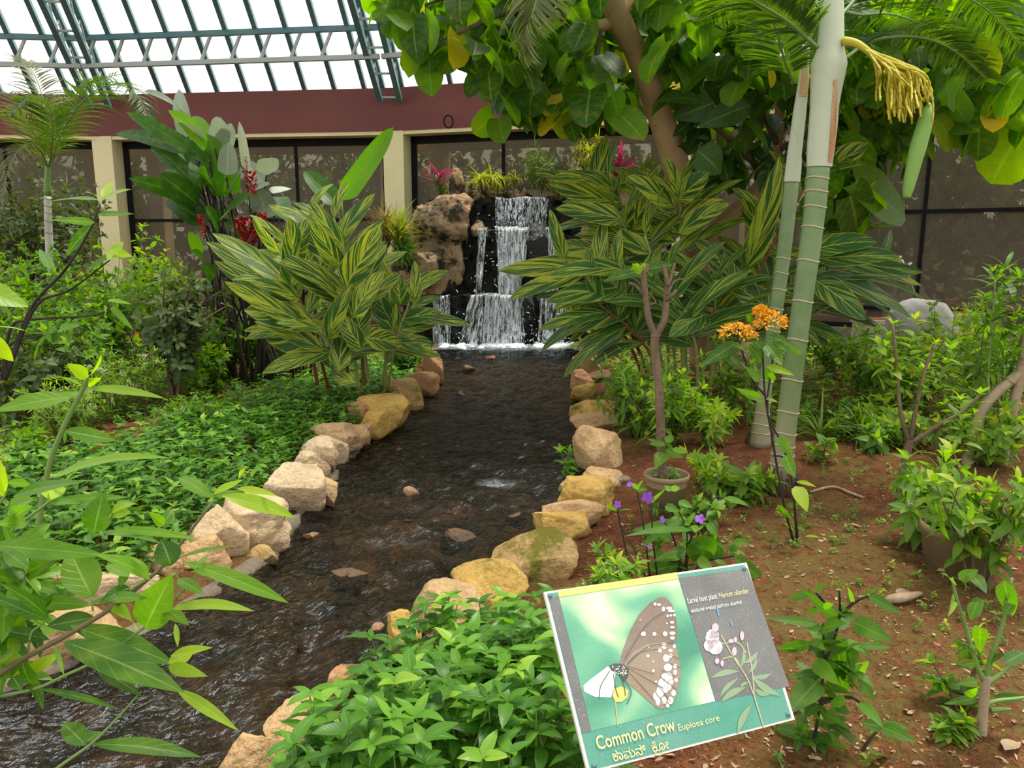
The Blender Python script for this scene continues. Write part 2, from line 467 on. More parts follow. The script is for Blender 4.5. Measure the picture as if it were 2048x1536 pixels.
M = {}
M['palm_leaf'] = leaf_mat('palm_leaf', [(0, (0.016, 0.056, 0.016)), (0.7, (0.030, 0.095, 0.022)), (1, (0.07, 0.16, 0.04))], trans=0.25, veins=1.0, rough=0.35)
M['dry_palm_leaf'] = leaf_mat('grey_palm_leaf', [(0, (0.07, 0.09, 0.045)), (0.6, (0.10, 0.125, 0.065)), (1, (0.18, 0.175, 0.10))], trans=0.25, veins=1.0, rough=0.5)
M['heart_leaf'] = leaf_mat('heart_leaf', [(0, (0.018, 0.062, 0.010)), (0.5, (0.036, 0.115, 0.012)), (0.86, (0.085, 0.20, 0.015)), (0.94, (0.20, 0.29, 0.015)), (1, (0.48, 0.36, 0.015))], trans=0.55, tv=2.6, veins=6.0, rough=0.42, tc=(0.95, 1.2, 0.25))
M['dark_tree_leaf'] = leaf_mat('dark_tree_leaf', [(0, (0.014, 0.045, 0.010)), (0.7, (0.026, 0.078, 0.014)), (1, (0.05, 0.13, 0.02))], trans=0.30, veins=7.0, rough=0.4)
M['shrub_leaf'] = leaf_mat('shrub_leaf', [(0, (0.034, 0.10, 0.018)), (0.55, (0.072, 0.20, 0.030)), (0.9, (0.135, 0.30, 0.042)), (1, (0.25, 0.38, 0.05))], trans=0.40)
M['light_shrub_leaf'] = leaf_mat('light_shrub_leaf', [(0, (0.07, 0.17, 0.03)), (0.55, (0.13, 0.27, 0.045)), (0.9, (0.22, 0.37, 0.06)), (1, (0.38, 0.44, 0.06))], trans=0.42)
M['dark_shrub_leaf'] = leaf_mat('dark_shrub_leaf', [(0, (0.030, 0.062, 0.026)), (0.7, (0.055, 0.095, 0.040)), (1, (0.09, 0.13, 0.055))], trans=0.20, rough=0.5)
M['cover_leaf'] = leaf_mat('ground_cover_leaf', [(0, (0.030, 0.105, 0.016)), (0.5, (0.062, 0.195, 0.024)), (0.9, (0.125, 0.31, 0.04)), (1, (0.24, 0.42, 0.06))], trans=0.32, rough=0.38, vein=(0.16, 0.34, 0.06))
M['front_leaf'] = leaf_mat('foreground_leaf', [(0, (0.018, 0.066, 0.010)), (0.45, (0.055, 0.155, 0.022)), (0.8, (0.125, 0.275, 0.034)), (1, (0.34, 0.48, 0.04))], trans=0.42, veins=7.0, rough=0.36, vein=(0.35, 0.48, 0.18))
M['paddle_leaf'] = leaf_mat('paddle_leaf', [(0, (0.020, 0.065, 0.016)), (0.6, (0.04, 0.135, 0.022)), (0.85, (0.10, 0.27, 0.02)), (0.95, (0.17, 0.36, 0.02)), (1, (0.30, 0.34, 0.22))], trans=0.42, veins=26.0, rough=0.36, vein=(0.16, 0.26, 0.07))
M['grey_paddle_leaf'] = leaf_mat('pale_paddle_leaf', [(0, (0.17, 0.22, 0.14)), (1, (0.42, 0.46, 0.36))], trans=0.15, veins=26.0, rough=0.5, vein=(0.5, 0.52, 0.42), tc=(.8, .85, .7), raw=True)
M['outside_leaf'] = leaf_mat('outside_leaf', [(0, (0.03, 0.055, 0.018)), (0.8, (0.08, 0.12, 0.035)), (1, (0.20, 0.22, 0.07))], trans=0.30)
M['spiky_green'] = leaf_mat('spiky_green', [(0, (0.26, 0.32, 0.08)), (0.6, (0.40, 0.42, 0.14)), (1, (0.52, 0.50, 0.22))], trans=0.25, veins=0.0)
M['spiky_red'] = leaf_mat('spiky_red', [(0, (0.12, 0.07, 0.045)), (0.6, (0.26, 0.13, 0.08)), (1, (0.30, 0.24, 0.12))], trans=0.2, veins=0.0, tc=(1.2, 0.9, 0.6), raw=True)
M['spiky_pink'] = leaf_mat('spiky_pink', [(0, (0.34, 0.02, 0.10)), (0.6, (0.52, 0.05, 0.19)), (1, (0.12, 0.03, 0.04))], trans=0.25, veins=0.0, vein=(0.6, 0.1, 0.25), tc=(1.0, 0.5, 0.9), raw=True, )
M['spiky_yellow'] = leaf_mat('spiky_yellow', [(0, (0.30, 0.32, 0.04)), (0.5, (0.46, 0.44, 0.06)), (1, (0.16, 0.22, 0.05))], trans=0.3, veins=0.0)
M['grass'] = leaf_mat('grass_blade', [(0, (0.06, 0.15, 0.025)), (1, (0.20, 0.30, 0.07))], trans=0.3, veins=0.0)
M['vari'] = vari_mat('striped_ginger_leaf', amount=0.58)
M['vari_dark'] = vari_mat('dark_striped_ginger_leaf', yellow=(0.30, 0.38, 0.06), green=(0.018, 0.06, 0.014), amount=0.36)
M['tan_bark'] = bark_mat('tan_bark', (0.44, 0.26, 0.145), (0.56, 0.35, 0.20), 3.0, 0.25)
M['pale_bark'] = bark_mat('pale_bark', (0.30, 0.22, 0.14), (0.42, 0.33, 0.22), 5.0, 0.3)
M['brown_bark'] = bark_mat('brown_bark', (0.11, 0.07, 0.04), (0.20, 0.14, 0.085), 9.0, 0.5)
M['grey_bark'] = bark_mat('grey_bark', (0.42, 0.40, 0.33), (0.56, 0.54, 0.46), 7.0, 0.25)
M['dark_stem'] = bark_mat('dark_stem', (0.018, 0.014, 0.010), (0.05, 0.04, 0.03), 9.0, 0.3)
M['green_stem'] = flat_mat('green_stem', (0.16, 0.26, 0.06), 0.5)
M['brown_stem'] = flat_mat('brown_stem', (0.13, 0.10, 0.045), 0.6)
M['red_stem'] = flat_mat('red_brown_stem', (0.21, 0.085, 0.03), 0.5)
M['pale_stem'] = flat_mat('pale_cane', (0.33, 0.33, 0.12), 0.5)
M['spathe'] = flat_mat('green_spathe', (0.22, 0.40, 0.07), 0.4, trans=0.15)
M['inflor'] = flat_mat('yellow_flower_strand', (0.50, 0.42, 0.03), 0.6)
M['orange'] = flat_mat('orange_petal', (0.90, 0.42, 0.012), 0.6, nz=0.3, scale=60)
M['red_flower'] = flat_mat('red_bract', (0.42, 0.006, 0.012), 0.5, nz=0.3, scale=30, trans=0.2)
M['purple'] = flat_mat('purple_petal', (0.34, 0.10, 0.62), 0.6, trans=0.3)
M['lilac'] = flat_mat('lilac_petal', (0.62, 0.50, 0.66), 0.6, trans=0.3)
M['pinkish'] = flat_mat('pale_pink_petal', (0.72, 0.46, 0.60), 0.6, trans=0.3)
M['white_flower'] = flat_mat('cream_bud', (0.78, 0.72, 0.60), 0.5)
M['redbeam'] = flat_mat('maroon_paint', (0.185, 0.058, 0.050), 0.65, 0.3, nz=0.14, scale=1.3)
M['cream'] = flat_mat('cream_paint', (0.84, 0.76, 0.43), 0.7, 0.3, nz=0.10, scale=2.0)
M['black'] = flat_mat('black_frame', (0.010, 0.010, 0.010), 0.75, 0.12)
M['teal'] = flat_mat('teal_steel_paint', (0.085, 0.20, 0.21), 0.45, 0.5, nz=0.15, scale=3)
M['greysteel'] = flat_mat('grey_steel_paint', (0.40, 0.43, 0.41), 0.45, 0.5, nz=0.15, scale=3)
M['roofglass'] = glass_roof_mat()
M['pane'] = pane_mat()
M['soil'] = soil_mat()
M['bed'] = bed_mat()
M['water'] = water_mat()
M['fall'] = fall_mat()
M['foam'] = flat_mat('white_foam', (0.86, 0.90, 0.93), 0.4, 0.5, nz=0.02)
M['wetrock'] = wet_rock_mat()
MOSS = (0.20, 0.175, 0.02)
M['sand'] = stone_mat('sandstone', (0.42, 0.26, 0.12), (0.56, 0.37, 0.19), (0.50, 0.30, 0.14))
M['pale_stone'] = stone_mat('pale_sandstone', (0.50, 0.36, 0.21), (0.62, 0.47, 0.29), (0.56, 0.38, 0.21))
M['red_stone'] = stone_mat('reddish_sandstone', (0.36, 0.18, 0.08), (0.50, 0.27, 0.13), (0.44, 0.24, 0.12))
M['mossy_stone'] = stone_mat('mossy_sandstone', (0.40, 0.25, 0.11), (0.52, 0.34, 0.16), (0.42, 0.26, 0.08), MOSS, 0.55)
M['gold_stone'] = stone_mat('golden_sandstone', (0.42, 0.25, 0.06), (0.56, 0.36, 0.10), (0.48, 0.28, 0.06), MOSS, 0.30)
M['cliff'] = stone_mat('brown_cliff_stone', (0.22, 0.145, 0.085), (0.50, 0.345, 0.195), (0.40, 0.22, 0.10), (0.050, 0.045, 0.022), 0.50)  # dark noise blotches paint crevice shade into the rock colour
M['mortar'] = stone_mat('mortar', (0.22, 0.17, 0.12), (0.32, 0.26, 0.19), (0.25, 0.18, 0.11))
M['pot'] = flat_mat('brown_plastic_pot', (0.26, 0.185, 0.105), 0.55, nz=0.15, scale=5)
M['clay'] = flat_mat('dull_clay_pot', (0.21, 0.15, 0.075), 0.8, nz=0.3, scale=7)
M['sack'] = flat_mat('grey_sacking', (0.42, 0.40, 0.36), 0.8, nz=0.15, scale=20)
M['planter'] = flat_mat('beige_planter', (0.46, 0.41, 0.32), 0.7)
M['drywood'] = bark_mat('dry_wood', (0.26, 0.17, 0.10), (0.42, 0.31, 0.20), 14, 0.5)
# ------------------------------------------------------------------ wall of columns, beam and windows (a polygon of bays)
ZB, ZT = 3.77, 4.58                             # underside and top of the maroon beam
V = [np.array(p, float) for p in [(-15.1, 15.74), (-8.52, 16.4), (-2.36, 15.67), (3.10, 13.98), (8.25, 10.6)]]
HIP = [(0.62, -1, .513), (0.27, -1, .513), (-0.025, -1, .513), (-0.30, -1, .513), (-0.60, -1, .513)]
def on_bay(px, i):                              # where a photo column crosses the wall line of bay i, 0..1
    r = ray(px, 490); A = V[i]; B = V[i + 1]; d = B - A
    # CAM + s*r = A + t*d
    m = np.array([[r[0], -d[0]], [r[1], -d[1]]]); s, t = np.linalg.solve(m, A - CAMP[:2]); return t
BAYN = ['wall_left', 'wall_back_left', 'wall_back_right', 'wall_right']
for i in range(4):
    A, B = V[i], V[i + 1]; d = B - A; L = np.linalg.norm(d); d = d / L; nrm = np.array([-d[1], d[0]])   # nrm points outside
    R3 = np.array([[d[0], nrm[0], 0], [d[1], nrm[1], 0], [0, 0, 1.0]])
    def P(s, off, z): q = A + d * s + nrm * off; return np.array([q[0], q[1], z])
    mb = MB(); mb.box(P(L / 2, 0.27, (ZB + ZT) / 2), (L + 0.06, 0.54, ZT - ZB), R3)
    wall = mb.build(BAYN[i], M['redbeam'], smooth=False, loc=P(L / 2, 0.27, 0)); setp(wall, kind='structure')
    mb = MB()
    mb.box(P(L / 2, 0.27, ZB - 0.035), (L, 0.50, 0.07), R3)                         # plastered underside
    mb.box(P(L / 2, 0.95, 3.56), (L, 0.3, 0.16), R3)                                # outer lintel seen through the panes
    mb.box(P(0.62, 0.95, 1.8), (0.30, 0.35, 3.6), R3); mb.box(P(L - 0.62, 0.95, 1.8), (0.22, 0.35, 3.6), R3)
    mb.build('lintel', M['cream'], wall, False)
    mb = MB(); mb.box(P(0.0, 0.26, ZB / 2 - 0.05), (0.44, 0.52, ZB + 0.1), R3)
    mb.build('column', M['cream'], wall, False)
    if i == 3:
        mb = MB(); mb.box(P(L, 0.26, ZB / 2 - 0.05), (0.44, 0.52, ZB + 0.1), R3); mb.build('column', M['cream'], wall, False)
    mb = MB(); mb.box(P(L / 2, 0.36, 0.02), (L - 0.4, 0.30, 0.34), R3); mb.build('sill', M['mortar'], wall, False)
    # window
    s0, s1, o = 0.22, L - 0.22, 0.40
    mb = MB()
    mb.box(P((s0 + s1) / 2, o, ZB - 0.14), (s1 - s0, 0.08, 0.15), R3)
    mb.box(P(s0 + 0.055, o, 1.95), (0.11, 0.08, 3.5), R3); mb.box(P(s1 - 0.055, o, 1.95), (0.11, 0.08, 3.5), R3)
    mull = {0: [0.35, 0.68], 1: [on_bay(586, 1)], 2: [on_bay(995, 2), on_bay(1158, 2)], 3: [0.22, on_bay(1838, 3), 0.92]}[i]
    for t in mull: mb.box(P(t * L, o, 1.95), (0.055, 0.07, 3.5), R3)
    for z in (2.07, 0.53): mb.box(P((s0 + s1) / 2, o - 0.003, z), (s1 - s0, 0.07, 0.06), R3)
    mb.box(P((s0 + s1) / 2, o, 0.23), (s1 - s0, 0.08, 0.08), R3)
    win = mb.build('window_%d' % (i + 1), M['black'], smooth=False, loc=P(L / 2, o, 0)); setp(win, kind='structure')
    mb = MB(); mb.box(P((s0 + s1) / 2, o, 1.93), (s1 - s0 - 0.04, 0.012, 3.45), R3)
    mb.build('pane', M['pane'], win, False)
    if i == 3:   # thin rails of the outer sliding leaves
        mb = MB()
        for t in (0.30, 0.42, on_bay(1893, 3), on_bay(1992, 3)): mb.box(P(t * L, o + 0.06, 1.3), (0.02, 0.02, 1.5), R3)
        mb.box(P(L * 0.6, o + 0.06, 1.62), (L * 0.6, 0.02, 0.02), R3)
        mb.build('inner_rail', M['black'], win, False)

# ------------------------------------------------------------------ glazed roof: rafters, lattice purlins, hip trusses
def roofpt(i, t, s, drop=0.0):                  # bay i, t along the bay, s up the slope
    a = np.array([*(V[i] + (V[i + 1] - V[i]) * t), ZT]); h = np.array(HIP[i]) * (1 - t) + np.array(HIP[i + 1]) * t
    nrm = np.array([V[i][1] - V[i + 1][1], V[i + 1][0] - V[i][0]]); nrm /= np.linalg.norm(nrm)
    a[:2] += nrm * 0.30
    return a + h * s - np.array([0, 0, drop])
mb = MB()
SMAX = 15.0
for i in range(4):
    v = [roofpt(i, 0, 0), roofpt(i, 1, 0), roofpt(i, 1, SMAX), roofpt(i, 0, SMAX)]
    mb.add(np.array(v) + [0, 0, 0.05], [[0, 1, 2, 3]])
ceil = mb.build('ceiling', M['roofglass'], smooth=False, loc=(0, 9, 8)); setp(ceil, kind='structure')
SP1 = 1.62
for i in range(4):
    nr = 10
    for j in range(1, nr):
        t = j / nr
        mb = MB(); mb.bar(roofpt(i, t, -0.3), roofpt(i, t, SMAX), 0.085, 0.11); mb.build('rafter', M['teal'], ceil, False)
    for q, s in enumerate((SP1, 3.6, 6.2, 9.0, 12.0)):
        mb = MB(); mb.bar(roofpt(i, 0, s, .07), roofpt(i, 1, s, .07), 0.10, 0.09)
        mb.build('purlin', M['teal'], ceil, False)
        if q < 2:
            mb = MB(); dr = 0.56
            mb.bar(roofpt(i, 0, s, dr), roofpt(i, 1, s, dr), 0.09, 0.08)
            for j in range(nr):
                mb.bar(roofpt(i, (j + .5) / nr, s, .09), roofpt(i, (j + .12) / nr, s, dr - .02), 0.045, 0.045)
            mb.build('lattice', M['greysteel'], ceil, False)
for i in range(5):
    a = lambda s, off, drop: np.array([*(V[i]), ZT]) + np.array(HIP[i]) * s + np.array([off, 0.25, -drop])
    mb = MB(); W2 = 0.19
    for off in (-W2, W2):
        mb.bar(a(-0.4, off, 0.02), a(SMAX, off, 0.02), 0.09, 0.10)
        mb.bar(a(0.42, off, 0.48), a(SMAX, off, 0.48), 0.10, 0.11)
    mb.build('truss_chord', M['teal'], ceil, False)
    mb = MB()
    for k in range(26):
        s = 0.5 + k * 0.6
        mb.bar(a(s, -W2, 0.48), a(s, W2, 0.48), 0.035, 0.035)
        for off in (-W2, W2):
            mb.bar(a(s, off, 0.45), a(s + 0.3, off, 0.05), 0.03, 0.03); mb.bar(a(s + 0.3, off, 0.05), a(s + 0.6, off, 0.45), 0.03, 0.03)
    mb.build('truss_web', M['greysteel'], ceil, False)

# ------------------------------------------------------------------ the stream channel and the ground
ZW = -0.15
LB = [(880, 676), (872, 735), (856, 790), (800, 838), (724, 892), (652, 985), (600, 1045), (545, 1122), (440, 1190), (330, 1245), (200, 1310), (0, 1385)]
RB = [(1165, 676), (1160, 735), (1160, 800), (1163, 860), (1166, 925), (1152, 965), (1085, 1050), (1025, 1090), (955, 1180), (885, 1240), (790, 1310), (690, 1405), (560, 1500), (430, 1560)]
lb = np.array([G(x, y, ZW)[:2] for x, y in LB][::-1]); rb = np.array([G(x, y, ZW)[:2] for x, y in RB][::-1])
lb = np.concatenate([[[-5.2, 0.6], [-3.4, 1.9]], lb, [[lb[-1][0], 15.0]]]); rb = np.concatenate([[[-3.6, -0.6], [-2.0, 1.2]], rb, [[rb[-1][0], 15.0]]])
def edge_l(y): return float(np.interp(y, lb[:, 1], lb[:, 0]))
def edge_r(y): return float(np.interp(y, rb[:, 1], rb[:, 0]))
def gh(x, y):                                   # height of the planted ground
    dl = edge_l(y) - x; dr = x - edge_r(y); d = max(dl, dr)
    z = -0.13 * max(0.0, min(1.0, 1 - (d - 0.15) / 0.75)) + 0.05 * noise.noise(Vector((x * 0.8, y * 0.8, 3.1))) + 0.022 * noise.noise(Vector((x * 3.1, y * 3.1, 1.7))) + 0.016 * noise.noise(Vector((x * 8, y * 8, 5.2)))
    return z
def gh2(x, y): return gh(x, y) + 0.012 * noise.noise(Vector((x * 17, y * 17, 2.2))) + 0.008 * noise.noise(Vector((x * 34, y * 34, 7.2)))
ys = np.concatenate([np.arange(-0.4, 6.5, 0.035), np.arange(6.5, 7, 0.06), np.arange(7, 20, 0.18), [24, 32, 60]])
def wall_y(x): return 99
rows = []
for y in ys:
    el, er = edge_l(y), edge_r(y)
    if er - el < 0.4: er = el + 0.4
    xs_l = el - 0.12 - np.concatenate([np.linspace(0, 3.2, 34), np.linspace(3.5, 14, 24), [20, 40]])
    xs_r = er + 0.12 + np.concatenate([np.linspace(0, 4.6, 130), np.linspace(5.0, 14, 22), [20, 40]])
    row = [(x, y, gh(x, y)) for x in xs_l[::-1]] + [(el - .05, y, -0.16)] + [(el + .02, y, -0.34)]
    for u in np.linspace(0.06, 0.94, 14):
        x = lerp(el, er, u); row.append((x, y, -0.36 + 0.05 * noise.noise(Vector((x * 3, y * 3, 8)))))
    row += [(er - .02, y, -0.34), (er + .05, y, -0.16)] + [(x, y, gh2(x, y) if y < 6.6 else gh(x, y)) for x in xs_r]
    rows.append(row)
rows = np.array(rows); nr_, nc_ = rows.shape[:2]
idx = np.arange(nr_ * nc_).reshape(nr_, nc_)
q = np.stack([idx[:-1, :-1], idx[:-1, 1:], idx[1:, 1:], idx[1:, :-1]], -1)
cl = 60; mi = np.zeros(q.shape[:2], int); mi[:, cl:cl + 17] = 1
mb = MB()
v = rows.reshape(-1, 3)
mb.v.append(v); mb.a.append(np.zeros_like(v)); mb.q.append(q.reshape(-1, 4)); mb.mq.append(mi.ravel()); mb.n = len(v)
ground = mb.build('ground', [M['soil'], M['bed']]); setp(ground, kind='structure')

# water surface: rippled sheet following the banks
ys = np.concatenate([np.arange(0.2, 7, 0.035), np.arange(7, 13.7, 0.06)]); NU = 60
rows = []; att = []
for y in ys:
    el, er = edge_l(y) - 0.10, edge_r(y) + 0.10
    for u in np.linspace(0, 1, NU):
        x = lerp(el, er, u)
        turb = 0.5 + 0.5 * noise.noise(Vector((x * 1.1, y * 0.7, 4)))
        amp = 0.020 + 0.032 * turb if y < 6.5 else (0.022 if y < 12.2 else 0.028)
        z = ZW + 1.3 * amp * (noise.noise(Vector((x * 5, y * 4, 2))) + 0.6 * noise.noise(Vector((x * 13, y * 11, 6))))
        rows.append((x, y, z))
        fo = max(0, min(1, (y - 12.35) / 0.45))
        if y < 7.5: fo = max(fo, 0.6 * max(0, noise.noise(Vector((x * 1.8, y * 1.8, 11))) - 0.46) * 3)
        att.append((fo, 0, 0))
n = len(ys); idx = np.arange(n * NU).reshape(n, NU)
q = np.stack([idx[:-1, :-1], idx[:-1, 1:], idx[1:, 1:], idx[1:, :-1]], -1).reshape(-1, 4)
mb = MB(); mb.add(np.array(rows), q, None, np.array(att))
stream = mb.build('stream_water', M['water'], loc=(0, 6, ZW)); setp(stream, kind='structure')

# mortared kerb the edging stones are bedded in
def kerb(name, edge, sgn):
    mb = MB(); yy = np.arange(0.4, 13.4, 0.12); sec = []
    for y in yy:
        e = edge(y); w = 0.05 * noise.noise(Vector((e * 3, y * 3, sgn)))
        sec.append([(e - sgn * 0.02, y, -0.42), (e + sgn * (0.0 + w * .3), y, -0.17 + w * .5), (e + sgn * 0.03, y, -0.14 + w * .5), (e + sgn * 0.10, y, -0.125 + w * .5), (e + sgn * 0.2, y, -0.25)])
    sec = np.array(sec); k = 5; m = len(yy); ix = np.arange(m * k).reshape(m, k)
    qq = np.stack([ix[:-1, :-1], ix[:-1, 1:], ix[1:, 1:], ix[1:, :-1]], -1).reshape(-1, 4)
    mb.add(sec.reshape(-1, 3), qq); o = mb.build(name, M['mortar'], loc=(edge(6), 6, -0.1)); setp(o, kind='structure')
kerb('trim_1', edge_l, -1); kerb('trim_2', edge_r, 1)
# ------------------------------------------------------------------ stones
import bmesh
_bm = bmesh.new(); bmesh.ops.create_icosphere(_bm, subdivisions=5, radius=1.0)
ICO_V = np.array([v.co[:] for v in _bm.verts]); ICO_F = np.array([[v.index for v in f.verts] for f in _bm.faces]); _bm.free()
_bm = bmesh.new(); bmesh.ops.create_icosphere(_bm, subdivisions=3, radius=1.0)
ICO3_V = np.array([v.co[:] for v in _bm.verts]); ICO3_F = np.array([[v.index for v in f.verts] for f in _bm.faces]); _bm.free()
def rock_geo(size, seed, cuts=13, rough=0.085, taper=0.0, fine=True, yaw=None, box=0.55):
    """a broken stone: rounded block, sheared off by random planes, then weathered"""
    r = np.random.default_rng(seed)
    v = (ICO_V if fine else ICO3_V).copy()
    # squarish body: superellipsoid
    e = 1.0 - box * 0.55
    v = np.sign(v) * np.abs(v) ** e
    v /= np.abs(v).max()
    for k in range(cuts):
        n = unit(r.normal(size=3)); n = unit(n * [1, 1, 0.8]); dd = r.uniform(0.55, 0.92)
        h = v @ n - dd; v = v - np.clip(h, 0, None)[:, None] * n * 0.93
    if taper: v[:, :2] *= (1 - taper * np.clip(v[:, 2], 0, 1))[:, None]
    off = r.uniform(-50, 50, 3)
    un = unit(v); disp = np.empty(len(v))
    for i, p in enumerate(v):
        a = Vector(p * 1.7 + off); b = Vector(p * 4.5 + off)
        disp[i] = noise.noise(a) + 0.55 * noise.noise(b) + (0.3 * noise.noise(Vector(p * 11 + off)) if fine else 0)
    v = v + un * (disp * rough)[:, None]
    v = (v - (v.max(0) + v.min(0)) / 2) / ((v.max(0) - v.min(0)) / 2)      # fills its box exactly
    v = v * (np.array(size) / 2)
    a = r.uniform(-0.35, 0.35) if yaw is None else yaw
    c, s = math.cos(a), math.sin(a)
    return v @ np.array([[c, s, 0], [-s, c, 0], [0, 0, 1]])
def stone(name, label, cat, mat, c, size, seed, group=None, fine=True, tilt=None, **kw):
    g = rock_geo(size, seed, fine=fine, **kw)
    if tilt is not None:
        a, b = tilt; ca, sa, cb, sb = math.cos(a), math.sin(a), math.cos(b), math.sin(b)
        g = g @ np.array([[1, 0, 0], [0, ca, sa], [0, -sa, ca]]) @ np.array([[cb, 0, -sb], [0, 1, 0], [sb, 0, cb]])
    mb = MB(); mb.add(g + np.asarray(c), None, ICO_F if fine else ICO3_F)
    o = mb.build(name, M[mat], loc=c); setp(o, label, cat, group); return o
def bank_stone(x0, x1, y0, y1, mat, label, seed, zb=-0.17, push=(0, 0), depth=0.85, group='stones edging the stream', name='edging_stone', cut=None, **kw):
    """stone seen in the photo between those pixel bounds, its foot on the kerb"""
    xc = (x0 + x1) / 2
    p = G(xc, y1, zb); Y = p[1] ; sc = ppm(Y)
    w = (x1 - x0) / sc; hh = (y1 - y0) / sc
    dp = w * depth
    el = math.atan2(CAM_H - 0.0, Y)             # the top face is seen from above: part of the pixel height is depth
    if Y > 6.5: w *= 1.25
    h = max(0.20, hh * 1.12 - dp * math.tan(el) * 0.25)
    fwd = np.array([p[0], p[1], 0]) / math.hypot(p[0], p[1])
    c = p + fwd * dp * 0.30 + np.array([push[0], push[1], h / 2 - 0.02])
    return stone(name, label, 'stone', mat, c, (w * 1.26, dp * 1.25, h + 0.04), seed, group, **kw)

LEFT = [
 (843, 874, 705, 768, 'red_stone', 'tall reddish edging stone at the far left end of the stream, just below the fall'),
 (816, 860, 744, 794, 'red_stone', 'reddish rounded edging stone in front of the tall far one on the left bank'),
 (768, 828, 760, 820, 'mossy_stone', 'moss-stained edging stone on the left bank beside the striped ginger canes'),
 (768, 806, 784, 824, 'mossy_stone', 'small mossy edging stone leaning on the moss-stained one on the left bank'),
 (722, 797, 792, 858, 'gold_stone', 'golden edging stone with a blunt top below the striped ginger on the left bank'),
 (712, 768, 822, 880, 'gold_stone', 'smooth golden edging stone in front of the blunt one on the left bank'),
 (690, 724, 804, 860, 'red_stone', 'narrow upright slab leaning out of the green cover on the left bank'),
 (698, 732, 846, 892, 'red_stone', 'small reddish wedge stone between two large ones on the left bank'),
 (618, 712, 843, 914, 'sand', 'large rounded tan edging stone halfway down the left bank'),
 (598, 668, 874, 950, 'pale_stone', 'broad pale stone in front of the large rounded tan one on the left bank'),
 (646, 682, 878, 936, 'pale_stone', 'thin pale slab stood on edge against the broad pale stone, left bank'),
 (576, 640, 902, 980, 'pale_stone', 'pale block stone third from the leaf tip overhanging the left bank'),
 (598, 634, 945, 1010, 'pale_stone', 'smooth whitish slab leaning down to the water on the left bank'),
 (528, 632, 926, 1026, 'pale_stone', 'large pale angular stone right of the overhanging leaf tip, left bank'),
 (612, 660, 972, 1012, 'sand', 'low flat ledge stone at the waterline below the whitish slab'),
 (414, 562, 994, 1100, 'pale_stone', 'biggest grey-tan boulder on the left bank with a split grain'),
 (370, 474, 1012, 1132, 'pale_stone', 'pointed pale stone left of the biggest grey-tan boulder'),
 (336, 440, 1066, 1152, 'sand', 'wide tan stone behind the leaning stem on the left bank'),
 (262, 372, 1090, 1162, 'sand', 'tan stone partly hidden by the foreground leaves, left bank'),
 (136, 292, 1136, 1222, 'pale_stone', 'long pale stone behind the large pale foreground leaf, left bank'),
 (62, 118, 1180, 1226, 'red_stone', 'small reddish stone near the left photo edge beside the green cover'),
 (8, 205, 1212, 1312, 'sand', 'long flat tan stone nearest the camera on the left bank'),
]
for k, (a, b, c, d, m, lab) in enumerate(LEFT):
    bank_stone(a, b, c, d, m, lab, 100 + k, depth=0.8 if b - a > 60 else 0.95, push=(0.055, -0.03))
RIGHT = [
 (1157, 1198, 712, 752, 'red_stone', 'reddish edging stone at the far right end of the stream under the striped ginger leaf'),
 (1154, 1186, 742, 780, 'red_stone', 'low reddish stone second from the fall on the right bank'),
 (1178, 1222, 744, 774, 'clay_stone', 'dark brown block set back from the water on the right bank'),
 (1155, 1194, 770, 804, 'gold_stone', 'golden stone third from the fall on the right bank'),
 (1158, 1224, 800, 844, 'gold_stone', 'broad golden stone beside the narrow drooping leaves, right bank'),
 (1164, 1234, 834, 868, 'sand', 'low tan stone directly behind the large upright block, right bank'),
 (1166, 1250, 858, 950, 'sand', 'large tan upright block with a sprig growing at its waterside'),
 (1168, 1250, 935, 990, 'sand', 'rounded tan stone in front of the large upright block, right bank'),
 (1136, 1240, 958, 1036, 'gold_stone', 'pointed-topped tan stone left of the brown plastic pot'),
 (1104, 1214, 996, 1070, 'sand', 'slanting ridged slab stone with a sharp top edge, right bank'),
 (1086, 1190, 1034, 1094, 'gold_stone', 'orange-gold flat stone between the ridged slab and the big flat-topped one'),
 (1010, 1160, 1064, 1178, 'mossy_stone', 'big flat-topped stone with a yellow mossy side above the sign'),
 (932, 1068, 1128, 1232, 'gold_stone', 'golden rounded stone beside the top left corner of the sign'),
 (843, 984, 1208, 1270, 'sand', 'smooth orange-tan stone rising behind the front green cover'),
 (794, 864, 1256, 1322, 'gold_stone', 'mossy golden stone half hidden by the front green cover'),
 (684, 764, 1380, 1440, 'red_stone', 'reddish stone wedged under the left edge of the front green cover'),
 (568, 698, 1418, 1530, 'sand', 'large rounded tan boulder at the bottom edge beside the water'),
 (470, 604, 1506, 1600, 'sand', 'tan boulder cut off by the bottom edge of the photo'),
]
M['clay_stone'] = stone_mat('dark_clay_stone', (0.13, 0.07, 0.035), (0.20, 0.11, 0.055), (0.15, 0.08, 0.04))
for k, (a, b, c, d, m, lab) in enumerate(RIGHT):
    bank_stone(a, b, c, d, m, lab, 300 + k, depth=0.8 if b - a > 60 else 0.95, push=(-0.045, 0))

